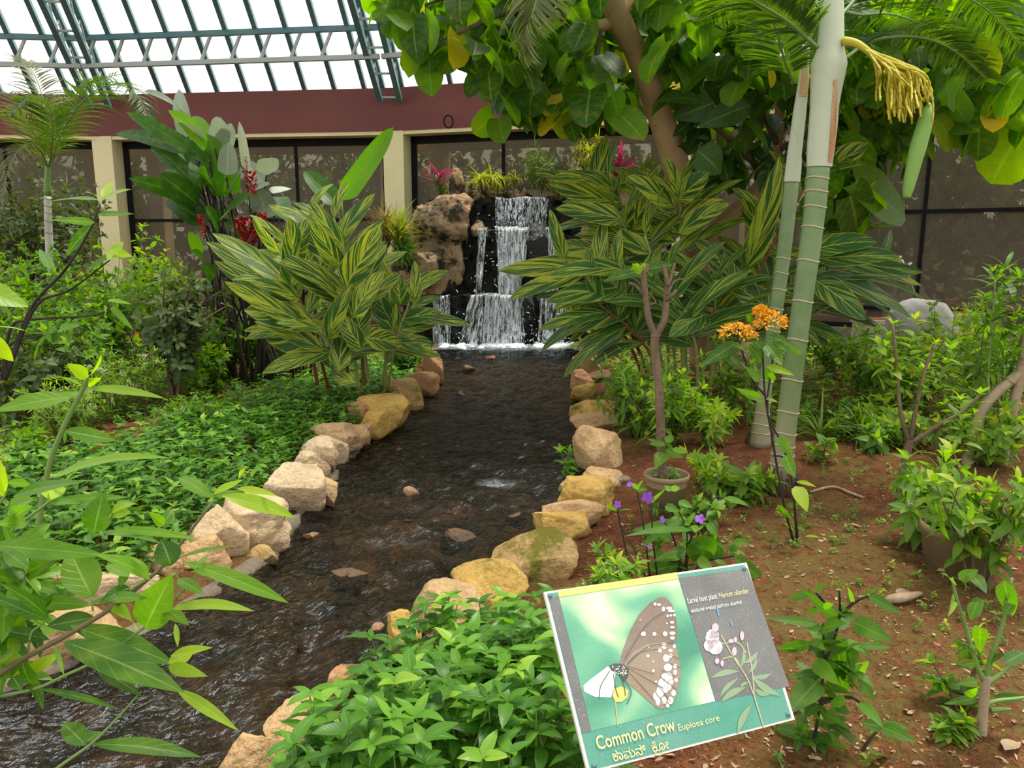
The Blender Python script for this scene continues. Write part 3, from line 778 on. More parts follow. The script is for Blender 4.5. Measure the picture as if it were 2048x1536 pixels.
# stones standing in the stream
BEDS = [
 (488, 560, 1086, 1142, 'mossy_stone', 'wet brown knob of rock in the stream below the biggest left boulder'),
 (598, 672, 1042, 1092, 'red_stone', 'reddish stone awash in the stream right of the biggest left boulder'),
 (806, 838, 968, 996, 'red_stone', 'small brown stone breaking the water in mid stream'),
 (972, 992, 708, 726, 'brick', 'small brick-red stone in the far water below the fall'),
 (924, 952, 728, 748, 'clay_stone', 'small brown stone pile in the far water left of the brick-red one'),
 (1108, 1160, 962, 996, 'mossy_stone', 'dark wet stone at the right waterline behind the pointed-topped stone'),
 (1010, 1060, 1006, 1040, 'clay_stone', 'dark wet stone awash near the ridged slab'),
 (876, 960, 1040, 1090, 'clay_stone', 'black wet hump of rock with water breaking over it in mid stream'),
 (652, 740, 1130, 1160, 'clay_stone', 'low black rock awash in the lower stream'),
 (588, 622, 1258, 1290, 'red_stone', 'small reddish stone under the water of the lower stream'),
 (738, 770, 1238, 1270, 'red_stone', 'narrow reddish stone at the water beside the front green cover'),
 (900, 936, 776, 792, 'clay_stone', 'dark pebble awash in the upper stream'),
]
M['brick'] = stone_mat('brick_red_stone', (0.30, 0.09, 0.05), (0.42, 0.16, 0.09), (0.34, 0.12, 0.07))
for k, (a, b, c, d, m, lab) in enumerate(BEDS):
    p = G((a + b) / 2, (c + d) / 2, -0.14); sc = ppm(p[1]); w = (b - a) / sc; h = (d - c) / sc
    low = 'awash' in lab or 'under the water' in lab or 'hump' in lab
    stone('stream_rock', lab, 'rock', m, p + np.array([0, 0, -0.06 if low else -0.01]), (w, w * 0.8, min(0.16, w * .7) if low else min(.2, w * .75)), 500 + k, 'rocks in the stream', fine=b - a > 40)

# ------------------------------------------------------------------ waterfall: rock face in three steps, boulders around it
YF = 13.1                                       # foot of the fall
def fx(px, Y): return D(px, 490, Y)[0]
def fz(py, Y): return D(1024, py, Y)[2]
PROF = [(-0.55, YF - 0.02), (fz(592, YF), YF + 0.02), (fz(588, YF + .42), YF + .42), (fz(460, YF + .55), YF + .58), (fz(455, YF + 1.0), YF + 1.0), (fz(400, YF + 1.1), YF + 1.1), (fz(397, YF + 1.5), YF + 1.6), (1.2, YF + 2.0)]
pp = np.array([(0, y, z) for z, y in PROF])
def prof(u):
    L = np.concatenate([[0], np.cumsum(np.linalg.norm(np.diff(pp, axis=0), axis=1))])
    s = u * L[-1]; return float(np.interp(s, L, pp[:, 1])), float(np.interp(s, L, pp[:, 2]))
X0, X1 = fx(840, YF), fx(1245, YF)
rows = []; nu_, nx_ = 130, 110
for u in np.linspace(0, 1, nu_):
    y, z = prof(u)
    for x in np.linspace(X0, X1, nx_):
        a = noise.noise(Vector((x * 1.6, y * 1.6, z * 1.6))); b = noise.noise(Vector((x * 5, y * 5, z * 5 + 7))); c3 = noise.noise(Vector((x * 13, y * 13, z * 13)))
        rows.append((x + 0.05 * b, y - 0.24 * a - 0.10 * b - 0.05 * c3 + 0.16 * abs(b) - 0.10 * abs(c3) - (0.10 if abs(noise.noise(Vector((x * 2.2, 1, z * 0.8)))) < 0.06 else 0), z + 0.05 * b))
ix = np.arange(nu_ * nx_).reshape(nu_, nx_)
q = np.stack([ix[:-1, :-1], ix[:-1, 1:], ix[1:, 1:], ix[1:, :-1]], -1).reshape(-1, 4)
mb = MB(); mb.add(np.array(rows), q)
face = mb.build('waterfall_rock_face', M['wetrock'], loc=(fx(1020, YF), YF + .5, ZW)); setp(face, 'black wet stepped rock face that the water falls down', 'rock face')
def px_rock(lab, mat, x0, x1, y0, y1, Y, seed, dep=0.8, name='waterfall_boulder', cat='boulder', sink=0.0, **kw):
    c = D((x0 + x1) / 2, (y0 + y1) / 2, Y); sc = ppm(Y); w = (x1 - x0) / sc; h = (y1 - y0) / sc
    c = c + np.array([0, w * dep * 0.35, -sink / 2])
    return stone(name, lab, cat, mat, c, (w, max(w * dep, 0.3), h + sink), seed, 'rocks round the waterfall', **kw)
px_rock('large cracked tan boulder high on the left of the waterfall', 'cliff', 808, 950, 386, 488, YF + .40, 601, 0.8, rough=0.20, cuts=12)
px_rock('broad tan rock mass filling the left side of the waterfall', 'cliff', 785, 935, 430, 650, YF + .45, 619, 0.6, rough=0.22, cuts=8)
px_rock('leaning brown rock pillar under the large cracked boulder left of the fall', 'cliff', 822, 925, 440, 600, YF + .30, 602, 0.7, rough=0.20, cuts=12)
px_rock('brown rock at the left foot of the waterfall behind the striped ginger', 'cliff', 750, 872, 505, 600, YF + .1, 603, 0.9, rough=0.20, sink=0.5)
px_rock('tan rock with a hole left of the fall below the leafy fern', 'cliff', 822, 876, 505, 575, YF - .05, 604, 0.8, rough=0.14)
px_rock('small pointed tan rock at the left lip of the middle step', 'cliff', 940, 972, 440, 474, YF + .55, 605, 0.8, cuts=6, taper=0.6)
px_rock('tall upright tan slab on top of the waterfall', 'cliff', 897, 930, 337, 402, YF + 1.25, 606, 0.6, cuts=7, taper=0.3)
px_rock('short upright tan stone right of the tall slab on top of the fall', 'cliff', 925, 943, 364, 402, YF + 1.15, 607, 0.8)
px_rock('low tan block next to the short upright stone on top of the fall', 'cliff', 940, 966, 376, 402, YF + 1.15, 608, 0.9)
px_rock('long tan stone with a peaked right end on top of the fall', 'cliff', 960, 1054, 372, 400, YF + 1.2, 609, 0.5, rough=0.12)
px_rock('small tan peak at the right end of the long top stone', 'cliff', 1026, 1052, 364, 398, YF + 1.12, 610, 0.7, taper=0.6)
px_rock('grey flat coping stone on top of the fall right of the tan ones', 'mortar', 1048, 1110, 378, 400, YF + 1.3, 611, 0.6)
px_rock('tan stone on the top right of the fall behind the ginger leaves', 'cliff', 1226, 1262, 374, 414, YF + 1.0, 612, 0.8)
px_rock('black wet boulder splitting the water on the lowest step', 'wetrock', 1032, 1072, 574, 680, YF - .12, 613, 0.9)
px_rock('black wet rock standing between the two middle streams of the fall', 'wetrock', 1046, 1100, 444, 560, YF + .36, 614, 0.7, rough=0.12)
px_rock('brown rock closing the fall on the right, behind the ginger leaves', 'cliff', 1158, 1215, 450, 530, YF + .4, 615, 0.9)
px_rock('dark rock at the right foot of the fall beside the foam', 'wetrock', 1140, 1230, 596, 690, YF + .0, 616, 0.8, rough=0.12)
px_rock('dark rock at the left foot of the fall beside the ginger leaves', 'wetrock', 800, 868, 590, 690, YF + .1, 617, 0.8, rough=0.12)

# the water itself
wf = thing('waterfall', 'white water tumbling down three black rock steps into the stream', 'waterfall', (fx(1020, YF), YF, ZW))
def sheet(x0, x1, x2, x3, u0, u1, seed, off=0.17, name='water_sheet'):
    """water over the profile between u0 and u1; px bounds at the top x0..x1 and at the foot x2..x3"""
    mb = MB(); nr, nc = 40, 24; r = np.random.default_rng(seed); o = r.uniform(0, 50); vs = []; at = []
    for i in range(nr):
        t = i / (nr - 1); y, z = prof(lerp(u1, u0, t))
        for j in range(nc):
            w = j / (nc - 1); x = lerp(fx(lerp(x0, x2, t), y), fx(lerp(x1, x3, t), y), w)
            e = noise.noise(Vector((x * 4 + o, z * 2, 3))); bulge = 0.10 * math.sin(math.pi * w)
            vs.append((x + 0.03 * e, y - off - bulge - 0.06 * e, z + 0.03 * e + 0.02)); at.append((w * (x1 - x0) / 60.0, t * 3, seed * 0.01 + 0.3))
    ix = np.arange(nr * nc).reshape(nr, nc)
    mb.add(np.array(vs), np.stack([ix[:-1, :-1], ix[:-1, 1:], ix[1:, 1:], ix[1:, :-1]], -1).reshape(-1, 4), None, np.array(at))
    mb.build(name, M['fall'], wf)
LP = np.concatenate([[0], np.cumsum(np.linalg.norm(np.diff(pp, axis=0), axis=1))]); UP = LP / LP[-1]
U1, U2, U3, U4, U5 = UP[1], UP[2], UP[3], UP[4], UP[6]
sheet(990, 1098, 992, 1090, UP[4], lerp(UP[5], UP[6], .3), 1)
sheet(988, 1066, 1000, 1040, UP[2], UP[4], 2)
sheet(996, 1060, 996, 1036, UP[2], UP[4], 22, 0.24)
sheet(958, 978, 952, 962, UP[2], lerp(UP[3], UP[4], .6), 3)
sheet(1088, 1118, 1090, 1118, UP[2], lerp(UP[3], UP[4], .5), 4)
sheet(950, 1046, 905, 1050, UP[0], lerp(UP[1], UP[2], .9), 5)
sheet(975, 1036, 960, 1046, UP[0], lerp(UP[1], UP[2], .8), 25, 0.26)
sheet(1080, 1130, 1076, 1130, UP[0], lerp(UP[1], UP[2], .8), 6)
sheet(866, 900, 864, 900, UP[0], lerp(UP[1], UP[2], .5), 7)
# splashing drops and strands
mb = MB(); r = np.random.default_rng(5)
for k in range(380):
    t = r.random()
    cx, cy, sx, sy, Y = [(1015, 470, 30, 22, YF + .25), (1000, 560, 34, 40, YF + .15), (985, 610, 50, 40, YF - .25), (1000, 672, 80, 8, YF - .4), (1100, 640, 22, 30, YF - .25), (1105, 672, 30, 8, YF - .4)][k % 6]
    c = D(r.normal(cx, sx), r.normal(cy, sy), Y + r.normal(0, .08)); rad = r.uniform(0.003, 0.009)
    d = unit(r.normal(size=3)); d[2] = abs(d[2]); ln = r.uniform(0.01, 0.09) if r.random() < .5 else 0.012
    mb.tube(spline([c, c + d * ln * .5 + [0, 0, .01], c + d * ln], 4), [rad * .6, rad, rad * .8, rad * .3], 6)
setp(mb.build('spray', M['foam'], wf), kind='stuff')
mb = MB()
for k in range(150):                            # foam heaps where the water lands
    px = r.choice([r.uniform(880, 1050), r.uniform(1075, 1150), r.uniform(985, 1040)]); c = D(px, r.normal(675, 4), YF - .35 + r.normal(0, .12)); c[2] = ZW + 0.01
    s = np.array([r.uniform(.04, .10), r.uniform(.04, .09), r.uniform(.02, .055)])
    vv = ICO3_V * s * (1 + 0.35 * r.normal(size=(len(ICO3_V), 1)) * .4) + c
    mb.add(vv, None, ICO3_F)
setp(mb.build('foam', M['foam'], wf), kind='stuff')
# ------------------------------------------------------------------ plant builders
UPV = np.array([0, 0, 1.0])
def toward_cam(p): return unit(CAMP - np.asarray(p, float))

def leaf_list(mb, kind, items, Y, nt=8, nu=2, m=0, fold=0.18, bend=0.35, wave=0.03, dY=0.12, seed=1, s=1.0, ox=0, oy=0, ws=1.0):
    """leaves placed one by one: (base px, tip px, width px, tint[, depth offset of tip]) read off the photo, at distance Y"""
    r = np.random.default_rng(seed)
    P, Dn, U, L, W, T, B = [], [], [], [], [], [], []
    for it in items:
        (bx, by), (tx, ty), w, t = it[:4]
        yb = Y + (it[4] if len(it) > 4 else r.uniform(-dY, dY) * .5); yt = yb + (it[5] if len(it) > 5 else r.uniform(-dY, dY))
        b = D(bx / s + ox, by / s + oy, yb); e = D(tx / s + ox, ty / s + oy, yt)
        ln = np.linalg.norm(e - b); d = unit(e - b)
        nrm = unit(1.0 * toward_cam(b) + 0.45 * UPV + 0.26 * r.normal(size=3))
        P.append(b); L.append(ln * 1.06); W.append(1.12 * ws * w / s / ppm(yb)); T.append(t)
        bd = bend * r.uniform(0.4, 1.4); B.append(bd); U.append(nrm)
        up = unit(nrm - d * (nrm @ d)); Dn.append(unit(d + up * math.tan(bd / 2)))
    leaves(mb, tmpl(kind, nt, nu), P, np.array(Dn), np.array(U), L, W, B, fold, wave, T, m, r)

def stem_leaves(mb, pts, kind, n, L, W, t0=0.3, pairs=True, el=(10, 50), bend=0.7, fold=0.15, wave=0.03, m=0, rg=None, nt=4, nu=1, tint=(0.1, 0.9), tip=5, tiptint=0.25):
    """leaves set along one stem: opposite pairs turning a quarter each time, a tuft at the tip"""
    r = rg or rng; pts = np.asarray(pts); k = len(pts)
    P, Dn, U, Ls, Ws, T = [], [], [], [], [], []
    a0 = r.uniform(0, 6.28)
    for i in range(n):
        t = lerp(t0, 0.98, (i + r.uniform(-.3, .3)) / max(1, n - 1)) if n > 1 else 0.7
        t = min(max(t, 0), 1); f = t * (k - 1); j = min(int(f), k - 2); p = lerp(pts[j], pts[j + 1], f - j)
        ax = unit(pts[j + 1] - pts[j])
        s1 = unit(np.cross(ax, [0.31, 0.2, 0.9]) if abs(ax[2]) < .95 else np.cross(ax, [1, 0.2, 0])); s2 = np.cross(ax, s1)
        for q in range(2 if pairs else 1):
            a = a0 + i * (1.571 if pairs else 2.4) + q * math.pi + r.uniform(-.35, .35)
            rad = math.cos(a) * s1 + math.sin(a) * s2
            e = math.radians(r.uniform(*el)); d = unit(rad * math.cos(e) + ax * math.sin(e) - 0.1 * UPV)
            sz = r.uniform(0.7, 1.1) * (1 - 0.35 * max(0, t - .75) / .25)
            P.append(p); Dn.append(d); U.append(unit(ax + 0.35 * UPV + r.normal(size=3) * .15)); Ls.append(L * sz); Ws.append(W * sz); T.append(r.uniform(*tint))
    ax = unit(pts[-1] - pts[-2])
    s1 = unit(np.cross(ax, [0.31, 0.9, 0.1])); s2 = np.cross(ax, s1)
    for q in range(tip):
        a = a0 + q * 2.4; rad = math.cos(a) * s1 + math.sin(a) * s2; e = math.radians(r.uniform(35, 75))
        P.append(pts[-1]); Dn.append(unit(rad * math.cos(e) + ax * math.sin(e))); U.append(unit(ax + .2 * UPV)); sz = r.uniform(.4, .7)
        Ls.append(L * sz); Ws.append(W * sz); T.append(min(1, r.uniform(*tint) + tiptint))
    leaves(mb, tmpl(kind, nt, nu), P, np.array(Dn), np.array(U), Ls, Ws, r.uniform(bend * .4, bend * 1.4, len(P)), fold, wave, T, m, r)

def flower_head(mb, c, rad, n, r, up=UPV, pl=None, kind='petal', flat=0.5):
    """a domed head of small petals"""
    d = rand_dirs(n, 5, 90, r); p = c + d * rad * np.array([1, 1, flat]) * r.uniform(.55, 1, (n, 1))
    leaves(mb, tmpl(kind, 2, 1), p, unit(d + 0.6 * r.normal(size=(n, 3))), unit(d + r.normal(size=(n, 3)) * .4), pl or rad * .5, (pl or rad * .5) * .5, 0.3, 0.1, 0, None, 0, r)

def bush(name, label, cat, base, h, spread, leaf='shrub_leaf', kind='ovate', L=0.10, W=0.05, stems=12, side=3, nleaf=7, stem='brown_stem', seed=0, lean=(0, 0), flowers=None, nfl=0, flr=0.05, bend=0.8, tint=(0.05, 0.9), group=None, srad=0.008, low=0.25, pairs=True, el=(5, 45), nt=4, fullness=1.0):
    """leafy shrub: stems from one foot, side twigs, leaves in pairs; flowers at tips"""
    r = np.random.default_rng(1000 + seed); base = np.asarray(base, float)
    t = thing(name, label, cat, base, group)
    ms = MB(); ml = MB(); tips = []
    for i in range(stems):
        az = r.uniform(0, 6.28); rr = spread * math.sqrt(r.uniform(0.02, 1)); hh = h * r.uniform(0.62, 1.0) * (1 - 0.25 * (rr / spread) ** 2)
        top = base + np.array([math.cos(az) * rr + lean[0] * hh, math.sin(az) * rr + lean[1] * hh, hh])
        b0 = base + np.array([math.cos(az) * rr * .12, math.sin(az) * rr * .12, -0.02])
        mid = lerp(b0, top, 0.5) + np.array([math.cos(az) * -rr * .12, math.sin(az) * -rr * .12, hh * .06]) + r.normal(size=3) * .03 * h
        pts = spline([b0, mid, top], 9); ms.tube(pts, np.linspace(srad, srad * .35, 9), 5)
        stem_leaves(ml, pts, kind, int(nleaf * fullness), L, W, low, pairs, el, bend, rg=r, tint=tint, nt=nt); tips.append(pts[-1])
        for k in range(side):
            f = r.uniform(0.35, 0.9); j = int(f * 8); p0 = pts[j]; dd = unit(np.array([*r.normal(size=2), r.uniform(.2, 1.0)]))
            ln = r.uniform(0.12, 0.28) * h; p1 = p0 + dd * ln + np.array([0, 0, ln * .2])
            q = spline([p0, lerp(p0, p1, .5) + [0, 0, .02], p1], 5); ms.tube(q, np.linspace(srad * .5, srad * .25, 5), 4)
            stem_leaves(ml, q, kind, max(2, int(nleaf * .45 * fullness)), L * .9, W * .9, 0.2, pairs, el, bend, rg=r, tint=tint, nt=nt); tips.append(q[-1])
    ms.build('stem', M[stem], t); ml.build('foliage', M[leaf], t)
    if flowers:
        cand = [p for p in tips]; r.shuffle(cand)
        for p in cand[:nfl]:
            mf = MB(); flower_head(mf, p + UPV * .015, flr, 16, r); mf.build('flower', M[flowers], t)
    return t

def frond(parent, pts, ll, n, mat, r, droop=0.9, rad=(0.012, 0.003), vee=0.5, width=0.03, t0=0.12, stem='green_stem', taper=(0.55, 1.0, 0.35), plane=None, gap=0.0):
    """pinnate palm frond: a rachis with a comb of leaflets on each side"""
    pts = spline(pts, 40); mr = MB(); mr.tube(pts, np.linspace(*rad, 40), 6); fr = mr.build('frond', M[stem], parent)
    ml = MB(); P, Dn, U, L, W, T = [], [], [], [], [], []
    for i in range(n):
        t = lerp(t0, 0.995, i / (n - 1)); f = t * 39; j = min(int(f), 38); p = lerp(pts[j], pts[j + 1], f - j); ax = unit(pts[j + 1] - pts[j])
        sd = unit(np.cross(ax, UPV)) if plane is None else unit(np.cross(ax, plane)); up = np.cross(sd, ax)
        ln = ll * float(np.interp(t, [0, .45, 1], taper))
        for sg in (-1, 1):
            if r.random() < gap: continue
            fw = lerp(0.35, 0.95, t)
            d = unit(sd * sg + ax * fw + up * vee * r.uniform(.6, 1.3) + r.normal(size=3) * .05)
            P.append(p); Dn.append(d); U.append(up); L.append(ln * r.uniform(.9, 1.08)); W.append(width * r.uniform(.8, 1.15)); T.append(r.uniform(0, .9))
    leaves(ml, tmpl('strap', 6, 1), P, np.array(Dn), np.array(U), L, W, r.uniform(droop * .6, droop * 1.3, len(P)), 0.25, 0, T, 0, r)
    o = ml.build('leaflets', M[mat], None, loc=(0, 0, 0))
    o.parent = fr; o.location = tuple(-np.array(parent.location)); return fr

def rosette(name, label, base, h, n, L, W, mat, r, group=None, el=(10, 85), bend=0.9, stem='brown_stem', kind='strap', heads=1, cat='plant', spread=0.1):
    t = thing(name, label, cat, base, group); base = np.asarray(base, float)
    ms = MB(); ml = MB()
    for k in range(heads):
        a = r.uniform(0, 6.28); o = np.array([math.cos(a), math.sin(a), 0]) * spread * (k > 0)
        top = base + o + [0, 0, h * (r.uniform(.7, 1.05) if k else 1)]
        pts = spline([base, lerp(base, top, .5) + o * .2, top], 7); ms.tube(pts, np.linspace(.016, .011, 7), 6)
        d = rand_dirs(n, *el, r); dp = r.uniform(0, 1, n) ** 1.5
        p = top - np.array([0, 0, 1]) * (dp * min(h * .45, .35))[:, None]
        leaves(ml, tmpl(kind, 6, 1), p, d, UPV + 0.001, L * r.uniform(.7, 1.1, n), W, r.uniform(bend * .5, bend * 1.4, n), 0.25, 0, np.clip(dp * .8 + r.uniform(-.1, .2, n), 0, 1), 0, r)
    ms.build('stem', M[stem], t); ml.build('foliage', M[mat], t); return t

def ginger(name, label, canes, leafL, leafW, mat, seed, base_loc, stem='pale_stem', young='red_stem', nleaf=9, extra=None, wfac=1.0, facing=0.75):
    """striped ginger clump; canes: (foot px, tip px, Y of foot, Y of tip) – leaves stand in two ranks along each cane"""
    r = np.random.default_rng(2000 + seed); t = thing(name, label, 'plant', base_loc)
    for cn in canes:
        (bx, by), (tx, ty), yb, yt = cn[:4]; nl = cn[4] if len(cn) > 4 else nleaf; sc = cn[5] if len(cn) > 5 else 1.0
        b = G(bx, by, 0.0) if yb is None else D(bx, by, yb)
        if yb is not None: b[2] = min(b[2], 0.0) if by > 700 else b[2]
        e = D(tx, ty, yt if yt else b[1]); ln = np.linalg.norm(e - b)
        side0 = np.array([e[0] - b[0], 0, 0])
        mid = lerp(b, e, .55) - side0 * .12 + [0, 0, .05 * ln]
        pts = spline([b, mid, e], 16)
        mc = MB(); mc.tube(pts, np.linspace(.021, .008, 16), 8); c = mc.build('cane', M[stem if r.random() < .6 else young], t)
        ml = MB(); P, Dn, U, L, W, T = [], [], [], [], [], []
        tw = r.uniform(-.6, .6)
        for i in range(nl):
            f = lerp(0.40, 1.0, i / (nl - 1)); q = f * 15; j = min(int(q), 14); p = lerp(pts[j], pts[j + 1], q - j); ax = unit(pts[j + 1] - pts[j])
            vw = unit(toward_cam(p) + np.array([0.5 * tw, 0, 0])); sd = unit(np.cross(ax, vw))
            sg = -1 if i % 2 else 1
            rise = lerp(0.45, 1.5, (f - .4) / .6) if i < nl - 1 else 2.2
            d = unit(sd * sg + ax * rise + vw * r.uniform(-.35, .35) + r.normal(size=3) * .10)
            nm = unit(vw * facing + ax * 0.5 - sd * sg * .35 + UPV * .35 + r.normal(size=3) * .12)
            s = r.uniform(.82, 1.08) * (0.8 if f < .5 else 1.0) * (0.72 if i == nl - 1 else 1) * sc
            P.append(p); Dn.append(d); U.append(nm); L.append(leafL * s); W.append(leafW * s * r.uniform(.85, 1.1)); T.append(r.random())
        leaves(ml, tmpl('ginger', 10, 2), P, np.array(Dn), np.array(U), L, W, r.uniform(.35, 1.0, len(P)), 0.16, 0.025, T, 0, r)
        o = ml.build('leaf_blades', M[mat if not callable(mat) else mat(r)], None); o.parent = c; o.location = tuple(-np.array(t.location))
    return t

def in_poly(x, y, poly):
    c = False; n = len(poly); j = n - 1
    for i in range(n):
        xi, yi = poly[i]; xj, yj = poly[j]
        if (yi > y) != (yj > y) and x < (xj - xi) * (y - yi) / (yj - yi) + xi: c = not c
        j = i
    return c
def px_scatter(poly, spacing, r, z=0.0):
    """evenly scattered points of the ground area that a photo polygon covers"""
    w = np.array([G(x, y, z)[:2] for x, y in poly]); lo, hi = w.min(0), w.max(0); out = []
    nx, ny = int((hi[0] - lo[0]) / spacing) + 1, int((hi[1] - lo[1]) / spacing) + 1
    for i in range(nx):
        for j in range(ny):
            x = lo[0] + (i + r.uniform(0, 1)) * spacing; y = lo[1] + (j + r.uniform(0, 1)) * spacing
            if in_poly(x, y, w): out.append((x, y))
    return np.array(out)
def cover(name, label, cat, pts, h, L, W, leaf, seed, nw=3, kind='ovate', nt=4, nu=1, stem='green_stem', tint=(0, .9), zoff=0.0, per=4):
    """a spread of low sprigs nobody could count"""
    r = np.random.default_rng(seed); ms = MB(); ml = MB(); P, Dn, U, Ls, Ws, T, B = [], [], [], [], [], [], []
    for x, y in pts:
        z = gh(x, y) + zoff; hh = h * r.uniform(.55, 1.15); top = np.array([x + r.normal() * hh * .22, y + r.normal() * hh * .22, z + hh])
        b = np.array([x, y, z - .02]); ms.tube(np.stack([b, lerp(b, top, .5) + r.normal(size=3) * .008, top]), [.0035, .003, .002], 4, cap=False)
        a0 = r.uniform(0, 6.28); tt = r.uniform(*tint)
        for k in range(nw):
            f = 1 - k * .27
            if f < .2: break
            p = lerp(b, top, f)
            for q in range(per if k == 0 else 4):
                a = a0 + q * 6.283 / (per if k == 0 else 4) + k * .8 + r.uniform(-.3, .3); e = math.radians(r.uniform(5, 45) - k * 8)
                s = r.uniform(.7, 1.1) * (0.75 if k == 0 and q % 2 else 1)
                P.append(p); Dn.append((math.cos(a) * math.cos(e), math.sin(a) * math.cos(e), math.sin(e))); U.append((r.normal() * .2, r.normal() * .2, 1))
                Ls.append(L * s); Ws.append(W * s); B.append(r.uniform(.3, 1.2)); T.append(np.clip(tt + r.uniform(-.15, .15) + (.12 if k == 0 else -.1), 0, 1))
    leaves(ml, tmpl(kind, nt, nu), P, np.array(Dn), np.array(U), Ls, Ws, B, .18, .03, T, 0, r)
    c0 = np.array([*np.mean(pts, 0), 0.0])
    # stems and leaves in one object
    ml.mq = [np.zeros_like(a) for a in ml.mq]
    for v, a in zip(ms.v, ms.a): pass
    base_n = ml.n
    for v, a in zip(ms.v, ms.a): ml.v.append(v); ml.a.append(a)
    for qd in ms.q: ml.q.append(qd + base_n); ml.mq.append(np.ones(len(qd), int))
    ml.n += ms.n
    o = ml.build(name, [M[leaf], M[stem]], loc=c0); setp(o, label, cat, None, 'stuff'); return o
# ------------------------------------------------------------------ the butterfly sign
SGN = 1.72
_sd = [1.05703084, 1.20236581, 1.14533497, 1.0]
_sc = [(1088, 1184), (1493, 1125), (1590, 1439), (1176, 1547)]
sTL, sTR, sBR, sBL = [CAMP + ray(*p) * d * SGN for p, d in zip(_sc, _sd)]
SU = sTR - sTL; SV = sTL - sBL; SW, SH = np.linalg.norm(SU), np.linalg.norm(SV)
SN = unit(np.cross(SU, SV))
if SN @ toward_cam(sTL) < 0: SN = -SN
sbase = (sBL + sBR) / 2 - SN * .03; sbase = np.array([sbase[0] - .0, sbase[1], gh(sbase[0], sbase[1])])
sign = thing('plant_sign', 'tilted green and black butterfly information sign reading Common Crow', 'sign', sbase)
def S(u, v, o=0.0): return sBL + SU * u + SV * v + SN * o       # u,v 0..1 on the board, v up
mb = MB(); a = [S(0, 0), S(1, 0), S(1, 1), S(0, 1)]; b = [p - SN * .008 for p in a]
mb.add(np.array(a + b), [[0, 1, 2, 3], [7, 6, 5, 4], [0, 4, 5, 1], [1, 5, 6, 2], [2, 6, 7, 3], [3, 7, 4, 0]])
def paint(name, c, rough=0.35, dust=0.25, fade=0.0):
    k = NT(name); o = k.pos(); n = k.noise(o, 260.0, 3, 0.8); n2 = k.noise(o, 9.0, 3)
    cc = k.mix(k.math('MULTIPLY', k.step(n, 0.60, 0.68), dust * 2.0), c, (0.62, 0.62, 0.58))
    cc = k.mix(k.math('MULTIPLY', k.step(n2, 0.35, 0.75), 0.18), cc, (0.42, 0.44, 0.40))
    return k.surf(k.pbr(cc, rough, None, 0.45))
def photo_green():
    k = NT('printed_leaf_photo'); u, v, t = k.luv()
    vec = k.n('CombineXYZ', {0: k.math('MULTIPLY', u, 3.2), 1: k.math('MULTIPLY', v, 2.6), 2: 2.3})
    n = k.noise(vec, 1.0, 1, 0.4, dist=0.6); d = k.noise(k.pos(), 260.0, 3, 0.8)
    c = k.ramp(n, [(0.30, (0.055, 0.25, 0.15)), (0.45, (0.14, 0.40, 0.24)), (0.55, (0.42, 0.62, 0.34)), (0.66, (0.86, 0.90, 0.66)), (0.8, (0.80, 0.86, 0.62))])
    c = k.mix(k.math('MULTIPLY', k.step(d, 0.60, 0.68), 0.35), c, (0.7, 0.72, 0.66))
    return k.surf(k.pbr(c, 0.35, None, 0.45))
PT = dict(teal=paint('sign_teal_print', (0.065, 0.285, 0.20)), dark=paint('sign_black_print', (0.135, 0.13, 0.125), dust=.3), yellow=paint('sign_yellow_print', (0.74, 0.58, 0.13)),
          cream=paint('sign_letter_cream', (0.80, 0.70, 0.30), dust=.1), white=paint('sign_letter_white', (0.82, 0.82, 0.78), dust=.1), photo=photo_green(), brown=paint('butterfly_brown', (0.205, 0.140, 0.098)),
          brown2=paint('butterfly_pale_brown', (0.285, 0.205, 0.135)), spot=paint('butterfly_spot', (0.86, 0.84, 0.76), dust=.05), ink=paint('printed_dark_line', (0.05, 0.045, 0.04), dust=.05), pink=paint('printed_pink', (0.80, 0.45, 0.52), dust=.1),
          pinkw=paint('printed_pale_pink', (0.86, 0.72, 0.76), dust=.1), leafg=paint('printed_leaf_green', (0.22, 0.33, 0.17)), stalk=paint('printed_stalk', (0.42, 0.40, 0.22)), whiteleaf=paint('printed_white_petal', (0.86, 0.88, 0.80), dust=.1), pollen=paint('printed_pollen', (0.74, 0.55, 0.12)), blue=paint('printed_blue_scratch', (0.10, 0.30, 0.45)))
board = mb.build('board', flat_mat('white_sign_edge', (0.72, 0.69, 0.60), 0.5), sign, False)
def panel(name, poly, mat, o, parent=None, grid=None):
    """flat printed area; poly in board fractions"""
    mb = MB(); P = np.array([S(u, v, o) for u, v in poly]); c = P.mean(0)
    n = len(P); ua = np.array([[u, v, 0] for u, v in poly])
    if n == 4: mb.add(P, [[0, 1, 2, 3]], None, ua)
    else: mb.add(np.concatenate([P, [c]]), None, [[i, (i + 1) % n, n] for i in range(n)], np.concatenate([ua, [ua.mean(0)]]))
    ob = mb.build(name, PT[mat], None, False); par = parent or board
    ob.parent = par; q = par; org = np.zeros(3)
    while q is not None: org += np.array(q.location); q = q.parent
    ob.location = tuple(-org); return ob
